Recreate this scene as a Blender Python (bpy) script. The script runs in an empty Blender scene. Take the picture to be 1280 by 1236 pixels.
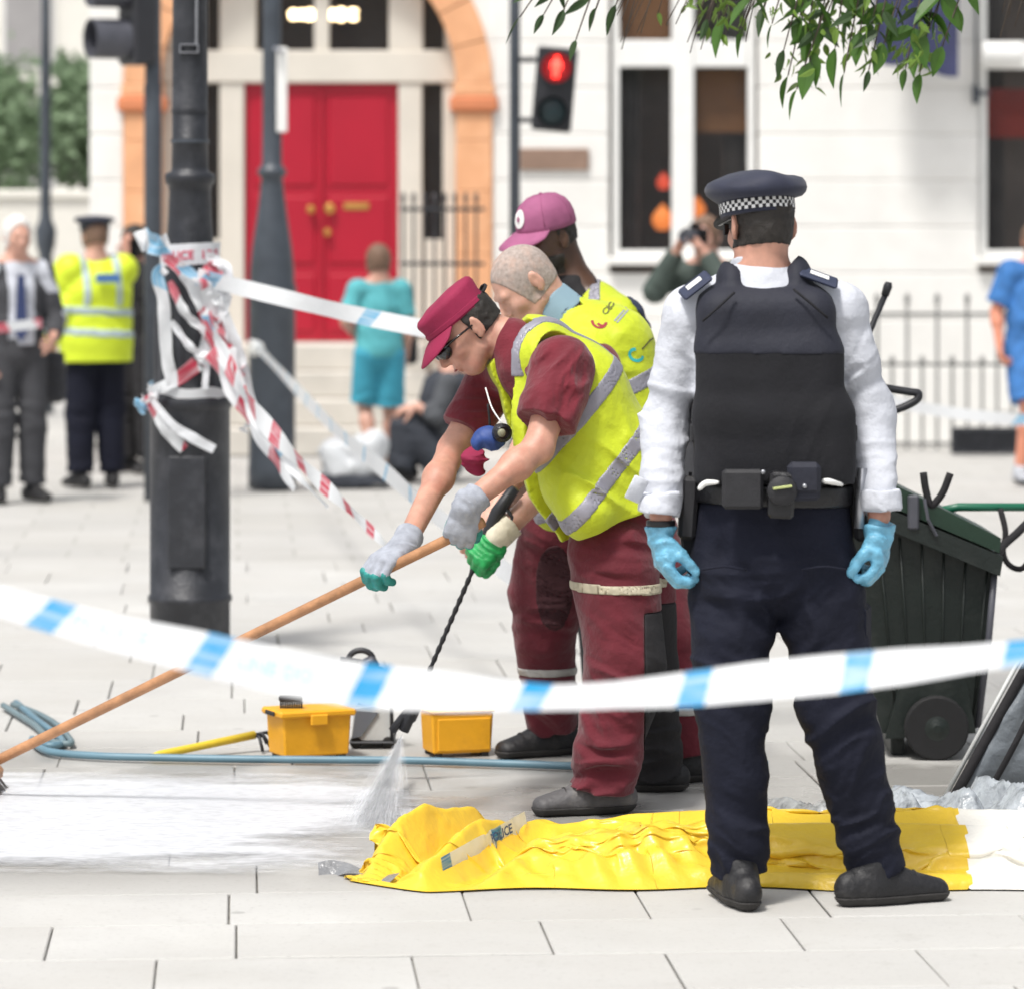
import bpy, bmesh, math, random
import numpy as np
from mathutils import Vector, Matrix

sc = bpy.context.scene
COL = sc.collection
PI = math.pi
R = math.radians
random.seed(7)

# ------------------------------------------------------------------ camera, sky, sun, exposure
EYE = 1.72          # camera height (m)
FPX = 4900.0        # focal length in photo pixels (1280 wide)
HOR = 283.0         # horizon row
cam_d = bpy.data.cameras.new('camera')
cam = bpy.data.objects.new('camera', cam_d)
COL.objects.link(cam)
cam.location = (0, 0, EYE)
cam.rotation_euler = (R(90), 0, 0)
cam_d.sensor_width = 36.0
cam_d.sensor_fit = 'HORIZONTAL'
cam_d.lens = FPX / 1280 * 36.0
cam_d.shift_y = -(618 - HOR) / 1280.0
cam_d.clip_start = 0.1
cam_d.clip_end = 2000
cam_d.dof.use_dof = True
cam_d.dof.focus_distance = 10.9
cam_d.dof.aperture_fstop = 3.6
sc.camera = cam

world = bpy.data.worlds.new('World')
sc.world = world
world.use_nodes = True
wn = world.node_tree.nodes
wl = world.node_tree.links
bg = wn['Background']
sky = wn.new('ShaderNodeTexSky')
sky.sky_type = 'NISHITA'
sky.sun_disc = False
SUN_EL, SUN_ROT = R(63), R(212)
sky.sun_elevation = SUN_EL
sky.sun_rotation = SUN_ROT
sky.air_density = 1.0
sky.dust_density = 4.0
hs = wn.new('ShaderNodeHueSaturation')     # thin overcast: a paler, greyer sky
hs.inputs['Saturation'].default_value = 0.28
wl.new(sky.outputs[0], hs.inputs['Color'])
wl.new(hs.outputs[0], bg.inputs['Color'])
bg.inputs['Strength'].default_value = 0.10

sun_d = bpy.data.lights.new('sun', 'SUN')
sun = bpy.data.objects.new('sun', sun_d)
COL.objects.link(sun)
sun_d.energy = 1.9
sun_d.angle = R(9)
sun_d.color = (1.0, 0.965, 0.91)
# direction towards the sun (sky rotation is measured from +Y, clockwise)
sdir = Vector((math.sin(SUN_ROT) * math.cos(SUN_EL), math.cos(SUN_ROT) * math.cos(SUN_EL), math.sin(SUN_EL)))
sun.rotation_euler = sdir.to_track_quat('Z', 'Y').to_euler()
sun.location = (0, -5, 30)

sc.view_settings.view_transform = 'Standard'
sc.view_settings.look = 'None'
sc.view_settings.gamma = 1.0
sc.view_settings.exposure = 0.76
sc.render.engine = 'CYCLES'
sc.cycles.use_denoising = True
sc.cycles.max_bounces = 6
sc.cycles.transparent_max_bounces = 12
sc.cycles.use_adaptive_sampling = True

# ------------------------------------------------------------------ helpers
def W(px, py, Y):
    """a point of the place from its bearing and its depth in metres"""
    return np.array([(px - 640) * Y / FPX, Y, EYE - (py - HOR) * Y / FPX])

def ppm(Y):
    return FPX / Y

def nz(v):
    v = np.array(v, float)
    return v / (np.linalg.norm(v) + 1e-12)

def sl(h):
    h = h.lstrip('#')
    out = []
    for i in (0, 2, 4):
        c = int(h[i:i + 2], 16) / 255
        out.append(c / 12.92 if c <= 0.04045 else ((c + 0.055) / 1.055) ** 2.4)
    return tuple(out)

MATS = {}
def mat(name, col, rough=0.7, var=0.12, vscale=6.0, bump=0.0, bscale=60.0, fine=0.0, fscale=500.0, metal=0.0,
        spec=0.5, emit=None, estr=0.0, alpha=1.0, trans=0.0, coat=0.0, sheen=0.0, dirt=None, dscale=3.0, damt=0.4, sss=0.0, transl=0.0):
    if name in MATS:
        return MATS[name]
    m = bpy.data.materials.new(name)
    m.use_nodes = True
    nt = m.node_tree
    N, L = nt.nodes, nt.links
    b = N['Principled BSDF']
    tc = N.new('ShaderNodeTexCoord')
    co = tc.outputs['Object']
    n1 = N.new('ShaderNodeTexNoise')
    n1.inputs['Scale'].default_value = vscale
    n1.inputs['Detail'].default_value = 5
    L.new(co, n1.inputs['Vector'])
    mr = N.new('ShaderNodeMapRange')
    mr.inputs['From Min'].default_value = 0.25
    mr.inputs['From Max'].default_value = 0.75
    mr.inputs['To Min'].default_value = 1 - var
    mr.inputs['To Max'].default_value = 1 + var
    L.new(n1.outputs['Fac'], mr.inputs['Value'])
    mx = N.new('ShaderNodeMix')
    mx.data_type = 'RGBA'
    mx.blend_type = 'MULTIPLY'
    mx.inputs['Factor'].default_value = 1.0
    mx.inputs['A'].default_value = (*col, 1)
    cb = N.new('ShaderNodeCombineColor')
    for k in range(3):
        L.new(mr.outputs[0], cb.inputs[k])
    L.new(cb.outputs[0], mx.inputs['B'])
    colout = mx.outputs['Result']
    if dirt is not None:
        n2 = N.new('ShaderNodeTexNoise')
        n2.inputs['Scale'].default_value = dscale
        n2.inputs['Detail'].default_value = 8
        n2.inputs['Roughness'].default_value = 0.65
        L.new(co, n2.inputs['Vector'])
        m2 = N.new('ShaderNodeMapRange')
        m2.inputs['From Min'].default_value = 0.5
        m2.inputs['From Max'].default_value = 0.72
        m2.inputs['To Max'].default_value = damt
        L.new(n2.outputs['Fac'], m2.inputs['Value'])
        mx2 = N.new('ShaderNodeMix')
        mx2.data_type = 'RGBA'
        L.new(m2.outputs[0], mx2.inputs['Factor'])
        L.new(colout, mx2.inputs['A'])
        mx2.inputs['B'].default_value = (*dirt, 1)
        colout = mx2.outputs['Result']
    L.new(colout, b.inputs['Base Color'])
    b.inputs['Roughness'].default_value = rough
    b.inputs['Metallic'].default_value = metal
    b.inputs['Specular IOR Level'].default_value = spec
    b.inputs['Coat Weight'].default_value = coat
    b.inputs['Sheen Weight'].default_value = sheen
    b.inputs['Transmission Weight'].default_value = trans
    b.inputs['Alpha'].default_value = alpha
    if sss:
        b.inputs['Subsurface Weight'].default_value = sss
        b.inputs['Subsurface Radius'].default_value = (0.012, 0.004, 0.002)
        b.inputs['Subsurface Scale'].default_value = 0.6
    if emit:
        b.inputs['Emission Color'].default_value = (*emit, 1)
        b.inputs['Emission Strength'].default_value = estr
    if bump or fine:
        prev = None
        for s, sca in ((bump, bscale), (fine, fscale)):
            if not s:
                continue
            nn = N.new('ShaderNodeTexNoise')
            nn.inputs['Scale'].default_value = sca
            nn.inputs['Detail'].default_value = 4
            L.new(co, nn.inputs['Vector'])
            bp = N.new('ShaderNodeBump')
            bp.inputs['Strength'].default_value = s
            bp.inputs['Distance'].default_value = 0.6 / sca
            L.new(nn.outputs['Fac'], bp.inputs['Height'])
            if prev:
                L.new(prev, bp.inputs['Normal'])
            prev = bp.outputs[0]
        L.new(prev, b.inputs['Normal'])
    if transl:
        tr = N.new('ShaderNodeBsdfTranslucent')
        L.new(colout, tr.inputs['Color'])
        ms = N.new('ShaderNodeMixShader')
        ms.inputs[0].default_value = transl
        L.new(b.outputs[0], ms.inputs[1])
        L.new(tr.outputs[0], ms.inputs[2])
        L.new(ms.outputs[0], N['Material Output'].inputs['Surface'])
    MATS[name] = m
    return m

def origin(o):
    return np.array(o['_org']) if '_org' in o else np.zeros(3)

ORG = {}
def thing(name, label, cat, loc=(0, 0, 0), group=None):
    o = bpy.data.objects.new(name, None)
    o.empty_display_size = 0.1
    COL.objects.link(o)
    o.location = [float(c) for c in loc]
    o['label'] = label
    o['category'] = cat
    if group:
        o['group'] = group
    ORG[o.name] = np.array(loc, float)
    return o

def tag(o, label=None, cat=None, group=None, kind=None):
    if label: o['label'] = label
    if cat: o['category'] = cat
    if group: o['group'] = group
    if kind: o['kind'] = kind
    return o

def mk(name, verts, faces, material, parent=None, smooth=False, org=None, uvs=None, mats=None, midx=None):
    """ONE mesh object from world-space vertices"""
    V = np.asarray(verts, float).reshape(-1, 3)
    if parent is not None:
        o0 = ORG[parent.name]
    else:
        o0 = np.array(org, float) if org is not None else np.array([(V[:, 0].min() + V[:, 0].max()) / 2, (V[:, 1].min() + V[:, 1].max()) / 2, V[:, 2].min()])
    me = bpy.data.meshes.new(name)
    if isinstance(faces, np.ndarray):
        nv, nf, k = len(V), len(faces), faces.shape[1]
        me.vertices.add(nv)
        me.vertices.foreach_set('co', (V - o0).astype(np.float32).ravel())
        me.loops.add(nf * k)
        me.loops.foreach_set('vertex_index', faces.astype(np.int32).ravel())
        me.polygons.add(nf)
        me.polygons.foreach_set('loop_start', np.arange(0, nf * k, k, dtype=np.int32))
        me.polygons.foreach_set('loop_total', np.full(nf, k, dtype=np.int32))
        me.update(calc_edges=True)
        me.validate()
    else:
        me.from_pydata((V - o0).tolist(), [], [tuple(f) for f in faces])
        me.update()
    if uvs is not None:
        lay = me.uv_layers.new(name='UVMap')
        for lp in me.loops:
            lay.data[lp.index].uv = uvs[lp.vertex_index]
    if smooth:
        me.polygons.foreach_set('use_smooth', np.ones(len(me.polygons), dtype=bool))
    for m in (mats or [material]):
        me.materials.append(m)
    if midx is not None:
        me.polygons.foreach_set('material_index', np.asarray(midx, dtype=np.int32))
    o = bpy.data.objects.new(name, me)
    COL.objects.link(o)
    if parent is not None:
        o.parent = parent
        ORG[o.name] = o0
    else:
        o.location = o0.tolist()
        ORG[o.name] = o0
    return o

# ---- plain shapes: each returns (verts, faces)
def join(*parts):
    V, F = [], []
    n = 0
    for v, f in parts:
        v = np.asarray(v, float).reshape(-1, 3)
        V.append(v)
        F += [tuple(i + n for i in q) for q in f]
        n += len(v)
    return np.vstack(V), F

def box(x0, x1, y0, y1, z0, z1, bev=0.0):
    if bev <= 0:
        v = [(x, y, z) for z in (z0, z1) for y in (y0, y1) for x in (x0, x1)]
        f = [(0, 2, 3, 1), (4, 5, 7, 6), (0, 1, 5, 4), (2, 6, 7, 3), (0, 4, 6, 2), (1, 3, 7, 5)]
        return np.array(v, float), f
    b = min(bev, (x1 - x0) * .45, (y1 - y0) * .45, (z1 - z0) * .45)
    bm = bmesh.new()
    bmesh.ops.create_cube(bm, size=1.0)
    for v in bm.verts:
        v.co = ((x0 + x1) / 2 + v.co.x * (x1 - x0), (y0 + y1) / 2 + v.co.y * (y1 - y0), (z0 + z1) / 2 + v.co.z * (z1 - z0))
    bmesh.ops.bevel(bm, geom=list(bm.edges), offset=b, segments=1, affect='EDGES', profile=0.5)
    bm.verts.ensure_lookup_table()
    bm.verts.index_update()
    V = np.array([v.co[:] for v in bm.verts])
    F = [tuple(v.index for v in f.verts) for f in bm.faces]
    bm.free()
    return V, F

def xform(vf, M=None, loc=(0, 0, 0)):
    v, f = vf
    v = np.asarray(v, float)
    if M is not None:
        v = v @ np.asarray(M, float).T
    return v + np.array(loc, float), f

def rotz(a):
    c, s = math.cos(a), math.sin(a)
    return np.array([[c, -s, 0], [s, c, 0], [0, 0, 1.0]])
def rotx(a):
    c, s = math.cos(a), math.sin(a)
    return np.array([[1.0, 0, 0], [0, c, -s], [0, s, c]])
def roty(a):
    c, s = math.cos(a), math.sin(a)
    return np.array([[c, 0, s], [0, 1.0, 0], [-s, 0, c]])

def frame_from(d, hint=(0, 0, 1)):
    d = nz(d)
    h = np.array(hint, float)
    if abs(np.dot(d, h)) > 0.95:
        h = np.array([1.0, 0, 0])
    s = nz(np.cross(h, d))
    u = np.cross(d, s)
    return d, s, u

def catmull(pts, n):
    P = np.asarray(pts, float)
    P = np.vstack([2 * P[0] - P[1], P, 2 * P[-1] - P[-2]])
    m = len(P) - 3
    out = []
    for t in np.linspace(0, m - 1e-6, n):
        i = int(t)
        u = t - i
        p0, p1, p2, p3 = P[i], P[i + 1], P[i + 2], P[i + 3]
        out.append(0.5 * ((2 * p1) + (-p0 + p2) * u + (2 * p0 - 5 * p1 + 4 * p2 - p3) * u * u + (-p0 + 3 * p1 - 3 * p2 + p3) * u ** 3))
    return np.array(out)

def tube(pts, r, seg=10, caps=True):
    P = np.asarray(pts, float)
    n = len(P)
    r = np.broadcast_to(np.asarray(r, float), (n,))
    V, F = [], []
    T = np.gradient(P, axis=0)
    prev = None
    for i in range(n):
        d = nz(T[i])
        if prev is None:
            _, s, u = frame_from(d)
        else:
            s = nz(prev - d * np.dot(prev, d))
            u = np.cross(d, s)
        prev = s
        for k in range(seg):
            a = 2 * PI * k / seg
            V.append(P[i] + r[i] * (math.cos(a) * s + math.sin(a) * u))
    for i in range(n - 1):
        for k in range(seg):
            a, b = i * seg + k, i * seg + (k + 1) % seg
            F.append((a, b, b + seg, a + seg))
    if caps:
        F.append(tuple(range(seg))[::-1])
        F.append(tuple((n - 1) * seg + k for k in range(seg)))
    return np.array(V), F

def lathe(prof, seg=32, c=(0, 0, 0), sx=1.0, sy=1.0, flute=None):
    """prof: list of (r, z); flute(z, a) multiplies r"""
    V, F = [], []
    for r, z in prof:
        for k in range(seg):
            a = 2 * PI * k / seg
            m = flute(z, a) if flute else 1.0
            V.append((c[0] + r * m * sx * math.cos(a), c[1] + r * m * sy * math.sin(a), c[2] + z))
    n = len(prof)
    for i in range(n - 1):
        for k in range(seg):
            a, b = i * seg + k, i * seg + (k + 1) % seg
            F.append((a, b, b + seg, a + seg))
    F.append(tuple(range(seg))[::-1])
    F.append(tuple((n - 1) * seg + k for k in range(seg)))
    return np.array(V), F

def prism(poly, y0, y1, axis='y'):
    """extrude a polygon given in (x, z) between y0 and y1"""
    n = len(poly)
    V = [(x, y0, z) for x, z in poly] + [(x, y1, z) for x, z in poly]
    F = [tuple(range(n)), tuple(range(2 * n - 1, n - 1, -1))]
    for i in range(n):
        j = (i + 1) % n
        F.append((i, i + n, j + n, j))
    return np.array(V, float), F

# ---- value noise
_rs = np.random.RandomState(3)
_PERM = _rs.permutation(4096)
_VAL = _rs.rand(4096).astype(np.float32)
def vnoise(p):
    p = np.asarray(p, np.float64)
    i = np.floor(p).astype(np.int64)
    f = p - i
    f = f * f * (3 - 2 * f)
    def h(a, b, c):
        return _VAL[_PERM[(_PERM[(_PERM[a & 4095] + b) & 4095] + c) & 4095]]
    x, y, z = i[..., 0], i[..., 1], i[..., 2]
    r = 0
    for dx in (0, 1):
        wx = f[..., 0] if dx else 1 - f[..., 0]
        for dy in (0, 1):
            wy = f[..., 1] if dy else 1 - f[..., 1]
            for dz in (0, 1):
                wz = f[..., 2] if dz else 1 - f[..., 2]
                r = r + wx * wy * wz * h(x + dx, y + dy, z + dz)
    return r
def fbm(p, o=4):
    s, a, t = 0, 0.5, 0
    p = np.asarray(p, float)
    for k in range(o):
        s = s + a * vnoise(p + 17.3 * k)
        t += a
        a *= 0.5
        p = p * 2.03
    return s / t

# ------------------------------------------------------------------ implicit surfaces for bodies and clothes
class Field:
    def __init__(s, lo, hi, h):
        s.h = h
        s.lo = np.array(lo, float)
        n = np.ceil((np.array(hi) - s.lo) / h).astype(int) + 1
        s.n = n
        s.ax = [(s.lo[k] + h * np.arange(n[k])).astype(np.float32) for k in range(3)]
        s.F = np.full(tuple(n), 0.5, np.float32)
    def copy(s):
        o = Field.__new__(Field)
        o.h, o.lo, o.n, o.ax = s.h, s.lo, s.n, s.ax
        o.F = s.F.copy()
        return o
    def block(s, lo, hi):
        i0 = np.clip(np.floor((np.array(lo) - s.lo) / s.h).astype(int), 0, s.n)
        i1 = np.clip(np.ceil((np.array(hi) - s.lo) / s.h).astype(int) + 1, 0, s.n)
        slc = tuple(slice(a, b) for a, b in zip(i0, i1))
        x = s.ax[0][slc[0]][:, None, None]
        y = s.ax[1][slc[1]][None, :, None]
        z = s.ax[2][slc[2]][None, None, :]
        return slc, x, y, z
    def apply(s, prim):
        lo, hi, fn, k, op = prim
        m = max(k, 0.0) + 3 * s.h + 0.045
        slc, x, y, z = s.block(lo - m, hi + m)
        if any(q.stop <= q.start for q in slc):
            return
        d = fn(x, y, z).astype(np.float32)
        A = s.F[slc]
        if op == 'u':
            if k > 0:
                hh = np.clip(0.5 + 0.5 * (A - d) / k, 0, 1)
                s.F[slc] = A * (1 - hh) + d * hh - k * hh * (1 - hh)
            else:
                s.F[slc] = np.minimum(A, d)
        else:
            d = -d
            if k > 0:
                hh = np.clip(0.5 - 0.5 * (A - d) / k, 0, 1)
                s.F[slc] = A * (1 - hh) + d * hh + k * hh * (1 - hh)
            else:
                s.F[slc] = np.maximum(A, d)
    def grow(s, g):
        s.F -= g
        return s
    def plane(s, n, p):
        """distance along n from point p, on the whole grid"""
        n = nz(n)
        return ((s.ax[0] - p[0]) * n[0])[:, None, None] + ((s.ax[1] - p[1]) * n[1])[None, :, None] + ((s.ax[2] - p[2]) * n[2])[None, None, :]
    def cut(s, n, p, k=0.0):
        """keep the side where (x - p).n < 0"""
        s.F = np.maximum(s.F, s.plane(n, p)).astype(np.float32)
        return s
    def slab(s, n, p, half):
        s.F = np.maximum(s.F, np.abs(s.plane(n, p)) - half).astype(np.float32)
        return s
    def both(s, other):
        s.F = np.maximum(s.F, other)
        return s
    def shell(s, base, t):
        """hollow out: keep only what lies within t of the outside of base"""
        s.F = np.maximum(s.F, -(base + t))
        return s
    def near(s, fn, band=0.03):
        idx = np.nonzero(np.abs(s.F) < band)
        p = np.stack([s.ax[0][idx[0]], s.ax[1][idx[1]], s.ax[2][idx[2]]], -1).astype(np.float64)
        s.F[idx] -= fn(p).astype(np.float32)
        return s
    def mesh(s, smooth=1):
        F = s.F
        S = F < 0
        nx, ny, nzz = F.shape
        c = np.zeros((nx - 1, ny - 1, nzz - 1), np.uint8)
        for dx in (0, 1):
            for dy in (0, 1):
                for dz in (0, 1):
                    c += S[dx:nx - 1 + dx, dy:ny - 1 + dy, dz:nzz - 1 + dz]
        act = (c > 0) & (c < 8)
        I, J, K = np.nonzero(act)
        nv = len(I)
        idm = np.full(act.shape, -1, np.int32)
        idm[I, J, K] = np.arange(nv)
        corners = [(dx, dy, dz) for dx in (0, 1) for dy in (0, 1) for dz in (0, 1)]
        val = np.stack([F[I + a, J + b, K + d] for a, b, d in corners], 1)
        acc = np.zeros((nv, 3))
        cnt = np.zeros(nv)
        for e in range(8):
            for g in range(e + 1, 8):
                ca, cb2 = np.array(corners[e]), np.array(corners[g])
                if np.abs(ca - cb2).sum() != 1:
                    continue
                va, vb = val[:, e], val[:, g]
                m = (va < 0) != (vb < 0)
                t = np.where(m, va / np.where(m, va - vb, 1), 0)
                acc += np.where(m[:, None], ca + t[:, None] * (cb2 - ca), 0)
                cnt += m
        V = acc / cnt[:, None] + np.stack([I, J, K], 1)
        quads = []
        # x edges
        for axis in range(3):
            A = [slice(None)] * 3
            B = [slice(None)] * 3
            A[axis] = slice(0, -1)
            B[axis] = slice(1, None)
            sa, sb = S[tuple(A)], S[tuple(B)]
            ch = sa != sb
            o1, o2 = [(1, 2), (2, 0), (0, 1)][axis]
            idx = list(np.nonzero(ch))
            ok = (idx[o1] > 0) & (idx[o2] > 0) & (idx[o1] < F.shape[o1] - 1) & (idx[o2] < F.shape[o2] - 1)
            idx = [q[ok] for q in idx]
            flip = ~sa[tuple(idx)]
            def cell(d1, d2):
                q = [a.copy() for a in idx]
                q[o1] -= d1
                q[o2] -= d2
                return idm[tuple(q)]
            q = np.stack([cell(1, 1), cell(0, 1), cell(0, 0), cell(1, 0)], 1)
            q[flip] = q[flip][:, ::-1]
            quads.append(q)
        Q = np.vstack(quads)
        Q = Q[(Q >= 0).all(1)]
        V = s.lo + V * s.h
        for _ in range(smooth):
            sm = np.zeros_like(V)
            ct = np.zeros(len(V))
            for a, b in ((0, 1), (1, 2), (2, 3), (3, 0)):
                for u, w in ((a, b), (b, a)):
                    for k in range(3):
                        sm[:, k] += np.bincount(Q[:, u], V[Q[:, w], k], len(V))
                    ct += np.bincount(Q[:, u], minlength=len(V))
            V = 0.45 * V + 0.55 * sm / np.maximum(ct, 1)[:, None]
        return V, Q

class Shape:
    def __init__(s):
        s.p = []
    def cone(s, a, b, ra, rb, k=0.02, w=None, op='u'):
        a, b = np.array(a, float), np.array(b, float)
        ra = (ra, ra) if np.isscalar(ra) else ra
        rb = (rb, rb) if np.isscalar(rb) else rb
        ab = b - a
        L2 = float(ab @ ab) + 1e-12
        if w is None:
            w = np.array([1.0, 0, 0])
        w = nz(w)
        simple = ra[0] == ra[1] and rb[0] == rb[1]
        def fn(x, y, z):
            px, py, pz = x - a[0], y - a[1], z - a[2]
            t = np.clip((px * ab[0] + py * ab[1] + pz * ab[2]) / L2, 0, 1)
            vx, vy, vz = px - t * ab[0], py - t * ab[1], pz - t * ab[2]
            if simple:
                return np.sqrt(vx * vx + vy * vy + vz * vz) - (ra[0] + (rb[0] - ra[0]) * t)
            rw = ra[0] + (rb[0] - ra[0]) * t
            rd = ra[1] + (rb[1] - ra[1]) * t
            c = vx * w[0] + vy * w[1] + vz * w[2]
            rest = np.maximum(vx * vx + vy * vy + vz * vz - c * c, 0)
            q = np.sqrt((c / rw) ** 2 + rest / (rd * rd))
            g = np.sqrt((c / rw ** 2) ** 2 + rest / rd ** 4)
            return q * (q - 1) / np.maximum(g, 1e-3)
        m = max(max(ra), max(rb))
        s.p.append((np.minimum(a, b) - m, np.maximum(a, b) + m, fn, k, op))
        return s
    def ell(s, c, rad, ax=None, k=0.015, op='u'):
        c = np.array(c, float)
        A = np.eye(3) if ax is None else np.array([nz(q) for q in ax])
        rx, ry, rz = rad
        def fn(x, y, z):
            px, py, pz = x - c[0], y - c[1], z - c[2]
            u = (px * A[0, 0] + py * A[0, 1] + pz * A[0, 2])
            v = (px * A[1, 0] + py * A[1, 1] + pz * A[1, 2])
            t = (px * A[2, 0] + py * A[2, 1] + pz * A[2, 2])
            q = np.sqrt((u / rx) ** 2 + (v / ry) ** 2 + (t / rz) ** 2)
            g = np.sqrt((u / rx ** 2) ** 2 + (v / ry ** 2) ** 2 + (t / rz ** 2) ** 2)
            return q * (q - 1) / np.maximum(g, 1e-3)
        m = max(rad)
        s.p.append((c - m, c + m, fn, k, op))
        return s
    def rbox(s, c, half, ax=None, r=0.01, k=0.01, op='u'):
        c = np.array(c, float)
        A = np.eye(3) if ax is None else np.array([nz(q) for q in ax])
        h = [q - r for q in half]
        def fn(x, y, z):
            px, py, pz = x - c[0], y - c[1], z - c[2]
            q = []
            for i in range(3):
                q.append(np.abs(px * A[i, 0] + py * A[i, 1] + pz * A[i, 2]) - h[i])
            o = np.sqrt(sum(np.maximum(t, 0) ** 2 for t in q))
            return o + np.minimum(np.maximum(np.maximum(q[0], q[1]), q[2]), 0) - r
        m = float(np.linalg.norm(half))
        s.p.append((c - m, c + m, fn, k, op))
        return s
    def chain(s, pts, rad, k=0.02, w=None):
        for i in range(len(pts) - 1):
            s.cone(pts[i], pts[i + 1], rad[i], rad[i + 1], k, w)
        return s
    def field(s, h, pad=0.05, lo=None, hi=None):
        u = [p for p in s.p if p[4] == 'u']
        l = np.min([p[0] for p in u], 0) - pad
        g = np.max([p[1] for p in u], 0) + pad
        if lo is not None: l = np.maximum(l, lo)
        if hi is not None: g = np.minimum(g, hi)
        F = Field(l, g, h)
        for p in s.p:
            F.apply(p)
        return F

def folds(zones, seed=0.0, base=0.0015):
    """cloth creases: zones are (centre, reach, direction across the creases, spacing, depth)"""
    def fn(p):
        d = base * (fbm(p * 9 + seed, 3) - 0.5) * 2
        for i, (c, reach, ax, lam, amp) in enumerate(zones):
            ax = nz(ax)
            r2 = ((p - c) ** 2).sum(-1)
            wgt = np.exp(-r2 / (reach * reach))
            m = wgt > 0.03
            if not m.any():
                continue
            q = p[m]
            _, b1, b2 = frame_from(ax, (0.2, 0.9, 0.3))
            wp_ = (vnoise(q / (lam * 3.5) + seed + 5 * i) - .5) * 2.2
            wq_ = (vnoise(q / (lam * 3.0) + seed + 50 + 5 * i) - .5) * 3.0
            uu = np.stack([(q @ ax) / (lam * .9) + wp_ + .55 * (q @ b1) / lam * (1 if i % 2 else -1) * .5, (q @ b1) / (lam * 3.4) + wq_ * .4, (q @ b2) / (lam * 3.4) + 3.1 * i], -1) + seed * 7.7
            n1 = vnoise(uu)
            n2 = vnoise(uu * np.array([2.1, 1.6, 1.6]) + 11)
            ridge = (1 - np.abs(2 * n1 - 1)) ** 1.4 + .35 * (1 - np.abs(2 * n2 - 1))
            d[m] += 2.0 * amp * (ridge - .72) * wgt[m]
        return d
    return fn

def put(name, field, material, parent, smooth=1):
    V, Q = field.mesh(smooth)
    return mk(name, V, Q, material, parent, smooth=True)

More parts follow.
